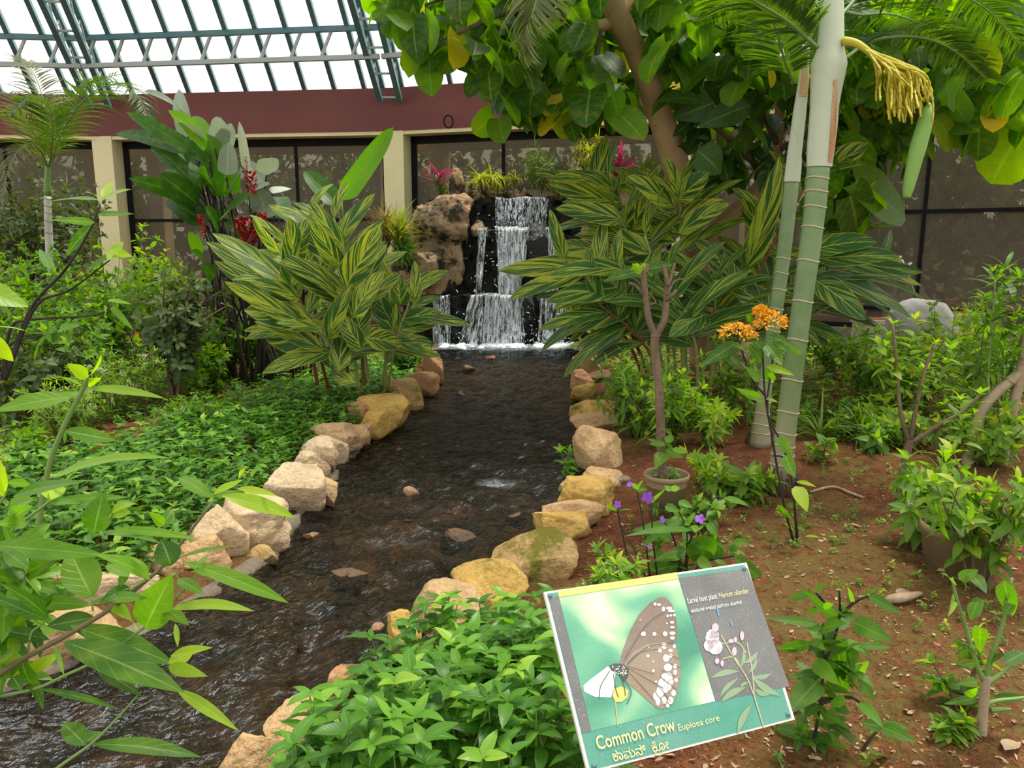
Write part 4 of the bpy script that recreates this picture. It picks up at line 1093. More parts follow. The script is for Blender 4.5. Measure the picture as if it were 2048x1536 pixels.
# photo pixel -> board fraction
def bf(px, py):
    r = ray(px, py); A = np.stack([SU, SV, -r], 1); u, v, _ = np.linalg.solve(A, CAMP - sBL); return (u, v)
zb = lambda x, y: bf(1040 + x / 3.368, 1080 + y / 3.368)        # from the close-up of the sign
E1 = .0006
panel('border_print', [(0.012, 0.012), (0.985, 0.012), (0.985, 0.988), (0.012, 0.988)], 'teal', E1)
panel('black_strip_print', [zb(195, 395), zb(258, 378), zb(480, 1290), zb(418, 1305)], 'dark', E1 * 2)
panel('yellow_strip_print', [zb(250, 345), zb(1052, 217), zb(1066, 262), zb(262, 385)], 'yellow', E1 * 2)
panel('leaf_photo_print', [zb(262, 388), zb(1066, 265), zb(1312, 1085), zb(480, 1285)], 'photo', E1 * 2)
panel('flower_photo_print', [zb(1070, 258), zb(1530, 190), zb(1812, 985), zb(1318, 1088)], 'dark', E1 * 2)
# butterfly
wing1 = [(668, 830), (690, 740), (740, 610), (800, 500), (870, 425), (930, 388), (975, 384), (1020, 430), (1045, 500), (1055, 580), (1055, 680), (1000, 720), (850, 760), (720, 850)]
bfly = panel('butterfly_print', [zb(*p) for p in wing1], 'brown', E1 * 3)
wing2 = [(700, 830), (760, 750), (850, 700), (950, 688), (1050, 720), (1070, 800), (1080, 900), (1060, 1000), (1030, 1090), (960, 1138), (920, 1130), (860, 1080), (780, 1010), (720, 960), (690, 900)]
panel('hind_wing_print', [zb(*p) for p in wing2], 'brown2', E1 * 4)
body = [(600, 845), (640, 830), (700, 840), (728, 870), (725, 920), (700, 955), (670, 920), (640, 880), (612, 880)]
panel('petal_print', [zb(*p) for p in [(590, 850), (640, 900), (630, 1000), (610, 1060), (500, 1055), (430, 1020), (425, 980), (470, 940)]], 'whiteleaf', E1 * 3)
panel('pollen_print', [zb(*p) for p in [(630, 1000), (680, 985), (725, 1010), (720, 1060), (680, 1090), (640, 1090), (620, 1050)]], 'pollen', E1 * 4)
panel('body_print', [zb(*p) for p in body], 'ink', E1 * 5)
def spots(name, items, mat, o):
    mb = MB()
    for x, y, rx, ry in items:
        a = np.linspace(0, 2 * math.pi, 11)[:-1]; P = np.array([S(*zb(x + rx * math.cos(q), y + ry * math.sin(q)), o) for q in a])
        mb.add(np.concatenate([P, [P.mean(0)]]), None, [[i, (i + 1) % 10, 10] for i in range(10)])
    ob = mb.build(name, PT[mat], None, False); ob.parent = board; ob.location = tuple(-np.array(sign.location)); return ob
sp = [(905, 432, 11, 11), (932, 436, 13, 9), (962, 466, 12, 18), (1000, 460, 22, 10), (1015, 478, 26, 8), (990, 512, 9, 9), (1012, 508, 8, 9), (1035, 506, 9, 10), (1020, 555, 14, 9), (985, 562, 6, 6), (1022, 588, 15, 8),
      (826, 632, 17, 16), (901, 633, 13, 13), (973, 632, 16, 17), (1022, 628, 20, 12), (1022, 660, 16, 12), (806, 538, 5, 5), (862, 722, 6, 6), (858, 780, 10, 10), (892, 818, 6, 6), (894, 880, 9, 10), (912, 953, 7, 7),
      (965, 700, 18, 10), (965, 725, 16, 12), (938, 742, 14, 16), (1010, 745, 16, 11), (980, 795, 22, 26), (1010, 780, 14, 14), (1035, 715, 10, 14), (992, 858, 28, 26), (1040, 850, 14, 16), (1040, 890, 12, 18), (1048, 940, 14, 16), (985, 925, 40, 34), (955, 965, 30, 34), (1010, 955, 20, 20), (940, 1020, 26, 40), (975, 1000, 22, 30), (1000, 985, 16, 26), (925, 1080, 16, 36), (965, 1080, 18, 26), (1010, 1080, 18, 26), (1030, 1030, 16, 22), (905, 1050, 12, 30), (990, 1115, 12, 14)]
spots('wing_spots_print', sp, 'spot', E1 * 5)
rr = np.random.default_rng(3)
spots('body_dots_print', [(610 + rr.random() * 110, 842 + rr.random() * 30 + i * 1.6, 4, 4) for i in range(34)], 'spot', E1 * 6)
def strokes(name, lines, w, mat, o):
    mb = MB()
    for ln in lines:
        p = [np.array(q, float) for q in ln]; p = spline(p, 10) if len(p) > 2 else np.array(p)
        for a, b in zip(p[:-1], p[1:]):
            n = unit(np.array([-(b - a)[1], (b - a)[0]])) * w / 2
            mb.add(np.array([S(*zb(*q), o) for q in (a - n, b - n, b + n, a + n)]), [[0, 1, 2, 3]])
    ob = mb.build(name, PT[mat], None, False); ob.parent = board; ob.location = tuple(-np.array(sign.location)); return ob
strokes('wing_veins_print', [[(720, 860), (960, 1000)], [(720, 880), (900, 1080)], [(715, 840), (800, 760), (960, 730)], [(720, 850), (900, 905)], [(700, 800), (850, 570), (980, 480)], [(720, 830), (860, 720), (1040, 690)], [(950, 880), (1070, 940)], [(940, 920), (1050, 1010)], [(925, 980), (1010, 1090)], [(900, 1020), (975, 1115)], [(985, 770), (1070, 800)], [(1000, 830), (1075, 860)]], 3.5, 'ink', E1 * 7)
strokes('leg_print', [[(690, 940), (745, 1020), (715, 1105)], [(625, 900), (640, 1000), (660, 1060)], [(600, 880), (540, 980), (530, 1060)], [(680, 930), (700, 1000), (705, 1050)]], 5, 'ink', E1 * 6)
strokes('petal_stalk_print', [[(640, 1090), (655, 1250)]], 9, 'stalk', E1 * 4)
strokes('stalk_print', [[(1350, 640), (1440, 800), (1540, 960), (1640, 1265)], [(1525, 690), (1560, 880), (1575, 1050)], [(1350, 700), (1460, 690), (1520, 760)], [(1360, 800), (1440, 790), (1490, 870)]], 9, 'stalk', E1 * 4)
mb = MB()
for (bx, by), (tx, ty), w in [((1475, 885), (1280, 930), 40), ((1520, 990), (1350, 1090), 46), ((1470, 930), (1340, 1060), 30), ((1560, 920), (1690, 900), 34), ((1560, 920), (1750, 1050), 46), ((1575, 1000), (1680, 1040), 36), ((1560, 1100), (1460, 1310), 46), ((1500, 830), (1600, 750), 34), ((1480, 860), (1500, 730), 28), ((1530, 900), (1590, 790), 28), ((1540, 960), (1480, 1000), 24)]:
    d = np.array([tx - bx, ty - by], float); n = unit(np.array([-d[1], d[0]])); pts = []
    for t in np.linspace(0, 1, 9): pts.append(np.array([bx, by]) + d * t + n * (w / 2 * math.sin(math.pi * t) + 14 * math.sin(math.pi * t)))
    for t in np.linspace(1, 0, 9): pts.append(np.array([bx, by]) + d * t + n * (-w / 2 * math.sin(math.pi * t) + 14 * math.sin(math.pi * t)))
    P = np.array([S(*zb(*q), E1 * 3.5) for q in pts]); k = 9
    mb.add(P, [[i, i + 1, 2 * k - 2 - i, 2 * k - 1 - i] for i in range(k - 1)])
ob = mb.build('printed_leaves', PT['leafg'], None, False); ob.parent = board; ob.location = tuple(-np.array(sign.location))
spots('flower_print', [(1290, 660, 46, 60), (1310, 720, 50, 52), (1265, 710, 32, 40), (1300, 640, 36, 28)], 'pinkw', E1 * 5)
spots('bud_print', [(1310, 590, 24, 30), (1490, 645, 14, 32), (1415, 680, 18, 14), (1438, 750, 16, 30), (1322, 815, 15, 20), (1356, 830, 12, 22), (1445, 670, 12, 18), (1335, 740, 14, 26)], 'pink', E1 * 6)
strokes('blue_scratch_print', [[(1325, 455), (1335, 510)], [(1415, 545), (1424, 578)]], 12, 'blue', E1 * 5)
def words(name, body, mat, x0, y0, x1, y1, h, font=None, shear=0.0, bold=0.0):
    """raised lettering between two close-up points on its base line"""
    cu = bpy.data.curves.new(name, 'FONT'); cu.body = body; cu.size = 1.0; cu.offset = bold; cu.resolution_u = 3; cu.shear = shear
    if font: cu.font = font
    tmp = bpy.data.objects.new(name, cu); COL.objects.link(tmp)
    bpy.context.view_layer.update()
    me0 = tmp.to_mesh(); vv = np.array([v.co[:] for v in me0.vertices]); fs = [list(p.vertices) for p in me0.polygons]; tmp.to_mesh_clear()
    bpy.data.objects.remove(tmp); bpy.data.curves.remove(cu)
    if not len(vv): return
    x, y = vv[:, 0], vv[:, 1]; w = x.max() - x.min()
    a = np.array(zb(x0, y0)); b = np.array(zb(x1, y1)); base = b - a
    upv = np.array(zb(x0 - h * .27, y0 - h)) - a
    P = np.array([S(*(a + base * ((xx - x.min()) / w) + upv * (yy / 0.72)), E1 * 6) for xx, yy in zip(x, y)]) - np.array(sign.location)
    me = bpy.data.meshes.new(name); me.from_pydata([tuple(p) for p in P], [], fs); me.materials.append(PT[mat])
    o = bpy.data.objects.new(name, me); o.parent = board; COL.objects.link(o)
words('common_name_lettering', 'Common Crow', 'cream', 520, 1412, 1046, 1280, 92, bold=0.012)
words('latin_name_lettering', 'Euploea core', 'cream', 1066, 1285, 1340, 1215, 46)
words('host_plant_lettering', 'Larval host plant:', 'white', 1128, 428, 1330, 393, 38)
words('oleander_lettering', 'Nerium oliander', 'cream', 1340, 392, 1538, 358, 38)
words('kannada_lettering', '\u0C95\u0CBE\u0CAE\u0CA8\u0CCD  \u0C95\u0CCB', 'cream', 626, 1490, 1004, 1402, 62, bold=0.01)
strokes('kannada_conjunct_print', [[(905, 1432), (925, 1446), (950, 1440), (958, 1424)]], 9, 'cream', E1 * 6)
words('kannada_small_lettering', '\u0CB9\u0CC1\u0CB3\u0CC1\u0C97\u0CB3 \u0C86\u0CB9\u0CBE\u0CB0 \u0CB8\u0CB8\u0CCD\u0CAF: \u0C95\u0CA3\u0C97\u0CBF\u0CB2\u0CC6', 'white', 1148, 490, 1490, 430, 22)
# screws and legs
for u, v in ((0.02, 0.975), (0.975, 0.965), (0.03, 0.03), (0.97, 0.04)):
    mb = MB(); c = S(u, v); mb.tube([c - SN * .004, c + SN * .004], [.006, .006], 10); mb.build('screw', M['teal'], sign)
for u in (0.16,):
    mb = MB(); c = S(u, 0.5, -.022); ft = np.array([c[0] - SN[0] * .05, c[1] - SN[1] * .05, -0.06]); tp = S(u, 0.92, -.022)
    mb.bar(S(u, 0.02, -.022), tp, .025, .025); mb.bar(S(u, .08, -.022), ft, .025, .025); mb.build('leg', M['greysteel'], sign, False)
# ------------------------------------------------------------------ right side: trees, palms, ginger
def rel(o, par_loc):                            # world-built child kept in its parent's space
    return o
def wpts(lst): return np.array([D(x, y, Y) for x, y, Y in lst])
TRK = [(1408, 735), (1388, 480), (1360, 360), (1322, 235), (1275, 110), (1232, 20), (1215, -120)]
def to_px(p):
    d = np.asarray(p) - CAMP; f = d[1] * _c - d[2] * _s; return 1024 + d[0] / f * FPX, 768 - (d[1] * _s + d[2] * _c) / f * FPX
def clear_trunk(p):                             # foliage springs from behind the bare trunk, not in front of it
    x, y = to_px(p); tx = np.interp(-y, [-b for a, b in TRK], [a for a, b in TRK])
    if abs(x - tx + 6) < 58 and y > -40:
        q = D(x, y, 8.7 + 0.6 * abs(math.sin(x * 12.9 + y))); return q
    return p
def canopy(mb, poly, n, Y0, Y1, L, r, tint=(0, .9), kind='heart', asp=0.85, hang=0.75, m=0, nt=6, yellow=0.04):
    xs = [p[0] for p in poly]; ysx = [p[1] for p in poly]; P = []
    while len(P) < n:
        x, y = r.uniform(min(xs), max(xs)), r.uniform(min(ysx), max(ysx))
        if in_poly(x, y, poly): P.append(D(x, y, r.uniform(Y0, Y1)))
    P = np.array([clear_trunk(p) for p in P]); az = r.uniform(0, 6.28, n)
    d = np.stack([np.cos(az), np.sin(az), -hang * r.uniform(.3, 2.2, n)], 1)
    up = np.stack([np.cos(az) * .8, np.sin(az) * .8, np.full(n, .9)], 1) + r.normal(size=(n, 3)) * .35
    l = L * r.uniform(.65, 1.15, n); t = r.uniform(*tint, n); t[r.random(n) < yellow] = 1.0
    leaves(mb, tmpl(kind, nt, 2), P, d, up, l, l * asp, r.uniform(.1, .9, n), 0.18, .03, t, m, r)
    return P

r = np.random.default_rng(11)
tb = G(1405, 735); tree = thing('heart_leaf_tree', 'big tan-barked tree with heart-shaped leaves leaning over the striped ginger', 'tree', tb)
mt = MB()
A = spline(wpts([(1408, 735, 8.7), (1396, 600, 8.6), (1388, 480, 8.4), (1360, 360, 8.2), (1322, 235, 7.9), (1275, 110, 7.6), (1232, 20, 7.4), (1215, -120, 7.2)]), 40)
rad = np.interp(np.linspace(0, 1, 40), [0, .3, .5, .75, .9, 1], [.16, .145, .135, .105, .118, .10]); mt.tube(A, rad, 18)
mt.build('trunk', M['tan_bark'], tree)
def limb(par, pts, r0, r1, mat='tan_bark', n=14):
    mb = MB(); q = spline(wpts(pts), 20); mb.tube(q, np.linspace(r0, r1, 20), 12); mb.build('branch', M[mat], par); return q
limb(tree, [(1392, 490, 8.4), (1450, 438, 8.4), (1545, 352, 8.4), (1625, 270, 8.2), (1720, 190, 7.8), (1840, 120, 7.4)], .105, .05)
limb(tree, [(1236, 40, 7.45), (1195, 52, 7.4), (1140, 45, 7.3), (1085, 15, 7.2), (1020, -50, 7.0)], .058, .04)
limb(tree, [(1240, 30, 7.4), (1290, -40, 7.4), (1350, -140, 7.4)], .07, .05)
for pts in [[(1085, 15, 7.2), (1000, 30, 7.0), (930, 60, 6.8), (880, 80, 6.7)], [(1140, 45, 7.3), (1100, 130, 7.2), (1070, 190, 7.1)], [(1200, 52, 7.4), (1190, 140, 7.3), (1160, 200, 7.2)], [(1085, 15, 7.2), (960, -20, 7), (850, 10, 6.8)],
            [(1290, -40, 7.4), (1370, 20, 7.2), (1450, 60, 7.0)], [(1720, 190, 7.8), (1800, 220, 7.4), (1900, 240, 7.0)], [(1840, 120, 7.4), (1930, 170, 7.0), (2030, 230, 6.6)], [(1625, 270, 8.2), (1660, 350, 7.9), (1720, 380, 7.6)], [(1720, 190, 7.8), (1800, 60, 7.2), (1950, 20, 7)]]:
    limb(tree, pts, .028, .010, 'brown_bark')
ml = MB()
canopy(ml, [(745, -90), (1400, -90), (1400, 90), (1290, 120), (1200, 120), (1010, 140), (925, 95), (835, 45), (760, 40), (745, 0)], 340, 6.5, 8.2, .31, r, (0, .85))
canopy(ml, [(930, 80), (1280, 60), (1285, 205), (1190, 225), (1110, 215), (1010, 225), (960, 130)], 150, 6.8, 8.3, .30, r, (0, .75))
canopy(ml, [(800, 40), (900, 60), (915, 120), (830, 110)], 10, 6.6, 7.2, .33, r, (.3, .9))
canopy(ml, [(1280, -60), (1640, -60), (1640, 150), (1500, 170), (1400, 160), (1290, 110)], 300, 6.9, 8.8, .30, r, (0, .9))
canopy(ml, [(1300, 130), (1360, 120), (1350, 230), (1320, 220)], 8, 7.4, 8.0, .28, r, (.6, .95), yellow=.3)
canopy(ml, [(1640, -60), (2100, -60), (2100, 180), (2000, 200), (1900, 240), (1820, 200), (1640, 170)], 420, 6.6, 8.8, .30, r, (0, .9), yellow=.02)
canopy(ml, [(1640, 120), (1860, 150), (1880, 300), (1760, 300), (1650, 280)], 120, 7.2, 8.6, .30, r, (0, .6))
canopy(ml, [(1880, 140), (2090, 150), (2090, 260), (1960, 290), (1890, 260)], 40, 6.4, 7.4, .34, r, (.1, .95))
canopy(ml, [(1620, 350), (1730, 330), (1760, 400), (1660, 440)], 16, 7.2, 7.8, .34, r, (.1, .95), yellow=.1)
canopy(ml, [(900, -90), (1300, -90), (1290, 110), (1200, 170), (960, 150)], 160, 8.3, 9.6, .33, r, (0, .5), yellow=0)
canopy(ml, [(1640, -60), (2100, -60), (2100, 150), (1660, 150)], 160, 8.6, 9.8, .33, r, (0, .5), yellow=0)
HL = [((985, 232), (948, 266), 52, .9), ((997, 236), (1008, 284), 52, .82), ((1046, 208), (1052, 252), 58, .78), ((1066, 170), (1058, 232), 66, .3), ((1105, 190), (1092, 230), 46, 1), ((1112, 228), (1078, 268), 40, 1), ((1118, 232), (1138, 272), 46, .95),
      ((1180, 180), (1172, 252), 70, .25), ((1140, 244), (1152, 284), 30, .2), ((1226, 190), (1236, 232), 50, .85), ((1262, 205), (1278, 232), 46, .88), ((1235, 225), (1285, 278), 60, .8), ((838, 36), (818, 150), 44, .93), ((928, 82), (882, 145), 62, .82), ((976, 138), (984, 205), 46, .2), ((800, 0), (748, 38), 50, .7), ((770, 10), (812, 60), 56, .75),
      ((2046, 258), (1984, 362), 118, .90), ((1712, 362), (1806, 436), 96, .87), ((1700, 392), (1712, 458), 92, .2), ((1640, 400), (1622, 450), 70, .6), ((1672, 330), (1716, 372), 62, .5), ((1660, 350), (1640, 392), 60, .3), ((1870, 240), (1912, 292), 62, .93), ((1962, 150), (2056, 248), 76, .15), ((1944, 100), (1996, 150), 60, .95), ((2000, 110), (2050, 175), 70, .6), ((1940, 175), (1860, 230), 60, .3), ((1905, 230), (1955, 262), 70, .7)]
leaf_list(ml, 'heart', HL, 6.9, nt=8, nu=2, fold=.12, bend=.3, dY=.5, seed=4)
o = ml.build('foliage', M['heart_leaf'], tree)

r = np.random.default_rng(12)
tb2 = G(1474, 752); tree2 = thing('dark_leaf_tree', 'slender tan trunk behind the orange flowers carrying dense dark green leaves', 'tree', tb2)
mt = MB(); q = spline(wpts([(1472, 765, 7.55), (1482, 705, 7.6), (1500, 640, 7.9), (1524, 535, 8.3), (1548, 400, 8.6), (1556, 290, 8.6), (1560, 200, 8.6)]), 24); mt.tube(q, np.interp(np.linspace(0, 1, 24), [0, .2, 1], [.10, .065, .05]), 12); mt.build('trunk', M['tan_bark'], tree2)
for pts in [[(1550, 380, 8.6), (1480, 300, 8.2), (1400, 230, 7.8), (1340, 200, 7.6)], [(1556, 300, 8.6), (1640, 260, 8.3), (1740, 250, 8.0)], [(1556, 290, 8.6), (1500, 180, 8.2), (1430, 130, 8)]]: limb(tree2, pts, .04, .012, 'brown_bark')
ml = MB()
canopy(ml, [(1330, 175), (1470, 130), (1600, 130), (1600, 330), (1470, 345), (1390, 310), (1360, 260)], 170, 7.6, 9.2, .36, r, (0, .7), kind='ovate', asp=.5, hang=.5)
canopy(ml, [(1600, 150), (1880, 200), (1880, 300), (1720, 330), (1600, 330)], 120, 7.8, 9.2, .36, r, (0, .6), kind='ovate', asp=.5, hang=.5)
canopy(ml, [(1375, 280), (1480, 300), (1470, 345), (1390, 340)], 12, 7.8, 8.4, .34, r, (.3, 1), kind='heart')
leaf_list(ml, 'ovate', [((1400, 200), (1314, 204), 34, .9), ((1430, 205), (1350, 235), 44, .7), ((1395, 300), (1440, 345), 60, .8), ((1500, 210), (1400, 250), 46, .8), ((1480, 160), (1420, 180), 40, .6)], 7.4, seed=9)
ml.build('foliage', M['dark_tree_leaf'], tree2)

# ---------------- palms
def palm_trunk_mat():
    k = NT('ringed_palm_trunk'); o = k.pos(); z = k.n('SeparateXYZ', {0: o}).outputs[2]
    n1 = k.noise(o, 7.0, 4); n2 = k.noise(o, 40.0, 3)
    c = k.ramp(k.math('DIVIDE', z, 2.6), [(0.02, (0.30, 0.24, 0.16)), (0.14, (0.24, 0.25, 0.12)), (0.3, (0.115, 0.185, 0.055)), (0.7, (0.15, 0.235, 0.090)), (1.0, (0.26, 0.35, 0.18))])
    c = k.mix(k.math('MULTIPLY', k.step(n1, .4, .7), .35), c, (0.33, 0.36, 0.22)); c = k.mix(k.math('MULTIPLY', k.step(n2, .6, .72), .3), c, (0.15, 0.14, 0.08))
    return k.surf(k.pbr(c, .5, k.bump(n1, .12, .01), .35))
M['palm_trunk'] = palm_trunk_mat()
M['crownshaft'] = flat_mat('pale_crownshaft', (0.50, 0.54, 0.38), .45, nz=.10, scale=4)
M['scar'] = flat_mat('leaf_scar_ring', (0.46, 0.40, 0.24), .7)
M['dry_sheath'] = bark_mat('dry_orange_sheath', (0.44, 0.20, 0.09), (0.52, 0.40, 0.20), 8, .1, rough=.6)
M['roots'] = bark_mat('palm_roots', (0.05, 0.030, 0.018), (0.12, 0.07, 0.04), 20, .6)
def ring_at(par, pts, rad, f, mat='scar', th=.006):
    k = len(pts) - 1; q = f * k; j = min(int(q), k - 1); c = lerp(pts[j], pts[j + 1], q - j); R = lerp(rad[j], rad[j + 1], q - j); ax = unit(pts[j + 1] - pts[j])
    x = unit(np.cross(ax, [0, 1, 0])); y = np.cross(ax, x); a = np.linspace(0, 2 * math.pi, 29)
    mb = MB(); mb.tube(c + (R + .001) * (np.cos(a)[:, None] * x + np.sin(a)[:, None] * y) + ax * (0.006 * np.sin(a * 2)[:, None]), np.full(29, th), 5, cap=False); mb.build('leaf_scar', M[mat], par)
def root_skirt(par, c, R, h, r, n=46):
    mb = MB()
    for i in range(n):
        a = r.uniform(0, 6.28); d = np.array([math.cos(a), math.sin(a), 0]); t = c + d * R * .8 + [0, 0, h * r.uniform(.6, 1.05)]; b = c + d * R * r.uniform(1.0, 1.25) + [0, 0, -.05]
        mb.tube(spline([t, lerp(t, b, .5) + d * .02, b], 5), [.010, .012, .012, .010, .008], 5)
    setp(mb.build('roots', M['roots'], par), kind='stuff')
r = np.random.default_rng(21); Yp = 4.85
pb = G(1560, 980); palm = thing('palm_tree', 'nearest ringed green palm with a yellow flower spray', 'palm', pb)
T = spline(wpts([(1560, 985, Yp), (1564, 920, Yp), (1574, 840, Yp), (1600, 640, Yp), (1627, 440, Yp), (1637, 330, Yp)]), 36)
Rr = np.interp(np.linspace(0, 1, 36), [0, .08, .16, .3, .6, 1], [.105, .098, .078, .068, .062, .068]); Rr = Rr * (1 + .012 * np.sin(np.arange(36) * 1.3))
mb = MB(); mb.tube(T, Rr, 24); mb.build('trunk', M['palm_trunk'], palm)
for y in (868, 830, 792, 752, 708, 664, 616, 568, 518, 472, 436, 400, 364): ring_at(palm, T, Rr, (985 - y) / 655.0)
CS = spline(wpts([(1637, 334, Yp), (1644, 260, Yp), (1652, 180, Yp), (1660, 110, Yp), (1664, 20, Yp), (1668, -140, Yp)]), 30)
Rc = np.interp(np.linspace(0, 1, 30), [0, .1, .3, .48, .56, .62, .75, 1], [.072, .078, .082, .098, .104, .080, .070, .055])
mb = MB(); mb.tube(CS, Rc, 24); cs = mb.build('crownshaft', M['crownshaft'], palm)
def sheath_patch(par, pts, rad, a0, a1, f0, f1, mat, off, shape):
    mb = MB(); k = len(pts) - 1; vs = []; n, m_ = 18, 9
    for i in range(n):
        t = i / (n - 1); f = lerp(f0, f1, t); q = f * k; j = min(int(q), k - 1); c = lerp(pts[j], pts[j + 1], q - j); R = lerp(rad[j], rad[j + 1], q - j) + off; ax = unit(pts[j + 1] - pts[j])
        x = unit(np.cross(ax, [0, 1, 0])); y = np.cross(x, ax); lo, hi = shape(t)
        for s in np.linspace(0, 1, m_):
            a = lerp(lerp(a0, a1, lo), lerp(a0, a1, hi), s); vs.append(c + R * (math.cos(a) * x * -1 + math.sin(a) * -y))
    ix = np.arange(n * m_).reshape(n, m_); mb.add(np.array(vs), np.stack([ix[:-1, :-1], ix[:-1, 1:], ix[1:, 1:], ix[1:, :-1]], -1).reshape(-1, 4)); return mb.build('old_leaf_sheath', M[mat], par)
sheath_patch(palm, CS, Rc, 2.9, 0.1, 0.0, 0.47, 'crownshaft', .006, lambda t: (0, 1 - .75 * t ** 2.5))
sheath_patch(palm, CS, Rc, 1.9, 0.75, 0.02, 0.44, 'dry_sheath', .009, lambda t: (max(0, .55 - .25 * t), 1 - .8 * max(0, t - .2) ** 1.6))
root_skirt(palm, pb, .105, .15, r)
st = spline(wpts([(1688, 82, 4.78), (1715, 88, 4.7), (1748, 112, 4.65), (1785, 142, 4.6)]), 12); mb = MB(); mb.tube(st, np.linspace(.026, .014, 12), 8); inf = mb.build('flower_stalk', M['inflor'], palm)
for i in range(64):
    f = r.uniform(.35, 1); p0 = st[int(f * 11)]
    ex, ey = (r.uniform(1775, 1868), r.uniform(185, 248)) if i > 6 else (r.uniform(1752, 1775), r.uniform(150, 215))
    e = D(ex, ey, 4.6 + r.normal() * .09); ap = D(lerp(1760, ex, .8) , r.uniform(135, 165), 4.6 + r.normal() * .08); a = spline([p0, ap, lerp(ap, e, .55) + r.normal(size=3) * .015, e], 22)
    mb = MB(); mb.tube(a, .0062 * (1 + .30 * np.sin(np.arange(22) * 2.4)), 6); o = mb.build('flower_strand', M['inflor'], None); o.parent = inf; o.location = tuple(-pb)
mb = MB(); sp_ = spline(wpts([(1813, 396, 4.6), (1818, 370, 4.6), (1832, 310, 4.6), (1850, 245, 4.6), (1859, 205, 4.6)]), 24); mb.tube(sp_, np.interp(np.linspace(0, 1, 24), [0, .12, .55, .85, 1], [.022, .028, .047, .040, .006]), 14); mb.build('spathe', M['spathe'], palm)
mb = MB(); mb.tube(spline([sp_[-1], D(1853, 190, 4.6), D(1800, 150, 4.6)], 8), .004, 5); mb.build('spathe_thread', M['brown_stem'], palm)
for pts, ll, n, dr in [([(1636, 95, 4.8), (1570, 40, 4.7), (1490, -10, 4.5), (1400, -90, 4.3)], .52, 60, 1.0), ([(1688, 118, 4.85), (1745, 82, 5.0), (1830, 74, 5.2), (1905, 100, 5.3), (1972, 158, 5.4)], .42, 66, .9),
                      ([(1678, 34, 4.85), (1740, -20, 5.0), (1850, -30, 5.2), (1960, 10, 5.4), (2040, 90, 5.5)], .50, 66, .9), ([(1675, 20, 4.9), (1720, 30, 5.4), (1790, 30, 5.8), (1900, 70, 6.2)], .5, 60, .8), ([(1664, -60, 4.8), (1560, -200, 4.5), (1300, -240, 4.2), (1120, -120, 4.0), (1068, 20, 3.9), (1050, 90, 3.9)], .42, 80, 1.2)]:
    frond(palm, wpts(pts), ll, int(n * 1.25), 'palm_leaf' if pts[0][1] > -50 else 'dry_palm_leaf', r, dr, width=.024)
r = np.random.default_rng(22); Yq = 5.75
pb2 = G(1522, 888); palm2 = thing('palm_tree', 'thinner ringed palm just left of and behind the nearest palm', 'palm', pb2)
T2 = spline(wpts([(1520, 892, Yq), (1524, 830, Yq), (1535, 740, Yq), (1555, 600, Yq), (1572, 470, Yq), (1584, 360, Yq)]), 30); R2 = np.interp(np.linspace(0, 1, 30), [0, .1, .2, .5, 1], [.085, .068, .054, .049, .052])
mb = MB(); mb.tube(T2, R2, 20); mb.build('trunk', M['palm_trunk'], palm2)
for y in (842, 812, 780, 748, 700, 652, 618, 586, 556, 530, 506): ring_at(palm2, T2, R2, (892 - y) / 532.0, th=.005)
C2 = spline(wpts([(1583, 364, Yq), (1590, 300, Yq), (1600, 220, Yq), (1607, 160, Yq), (1612, 90, Yq)]), 20); Rc2 = np.interp(np.linspace(0, 1, 20), [0, .5, 1], [.055, .046, .026]); mb = MB(); mb.tube(C2, Rc2, 18); mb.build('crownshaft', M['crownshaft'], palm2)
sheath_patch(palm2, C2, Rc2, 2.9, .2, .0, .36, 'crownshaft', .006, lambda t: (0, 1 - .8 * t ** 2)); sheath_patch(palm2, C2, Rc2, 2.6, .6, .6, .98, 'dry_sheath', .006, lambda t: (.1, .9 - .5 * t))
root_skirt(palm2, pb2, .09, .15, r)
for pts, ll, n in [([(1588, 165, Yq), (1572, 130, 5.6), (1555, 70, 5.4), (1528, 0, 5.2), (1480, -60, 5.0)], .42, 50), ([(1606, 150, Yq), (1626, 60, 5.9), (1660, -20, 6.2), (1740, -50, 6.5)], .5, 46), ([(1608, 140, Yq), (1560, 40, 6.1), (1470, 0, 6.5), (1400, 40, 6.8)], .5, 50)]: frond(palm2, wpts(pts), ll, int(n * 1.2), 'palm_leaf', r, .9, width=.024)

# ---------------- striped ginger, right clump and the sprig by the water
CR = [((1372, 765), (1357, 372), 8.0, 7.7, 11), ((1335, 765), (1218, 390), 8.0, 7.6, 11), ((1312, 765), (1130, 520), 7.9, 7.2, 9), ((1318, 760), (1165, 372), 8.2, 8.0, 10), ((1440, 765), (1612, 372), 7.9, 7.2, 11),
      ((1400, 765), (1440, 570), 8.0, 7.7, 8), ((1345, 765), (1290, 470), 7.8, 7.3, 9), ((1470, 765), (1690, 470), 8.1, 7.7, 9), ((1330, 770), (1235, 560), 7.7, 7.1, 8), ((1355, 765), (1290, 390), 8.3, 8.2, 10)]
CR = [(*c[:4], max(5, int(c[4] * .65)), .92) for c in CR]
ginger('striped_ginger', 'big right-hand clump of yellow-striped ginger beside the waterfall, canes rising behind the pruned tree', CR, .78, .225, 'vari', 1, G(1380, 765), wfac=1)
CD = [((1340, 770), (1200, 610), 7.6, 7.0, 7), ((1372, 770), (1330, 560), 7.6, 7.0, 7), ((1420, 770), (1430, 560), 7.7, 7.2, 7), ((1460, 765), (1560, 540), 8.0, 7.6, 8), ((1400, 775), (1370, 620), 7.4, 6.9, 6), ((1490, 765), (1745, 540), 8.3, 8.0, 8), ((1480, 765), (1700, 590), 8.2, 7.8, 7), ((1300, 770), (1180, 600), 7.8, 7.4, 6)]
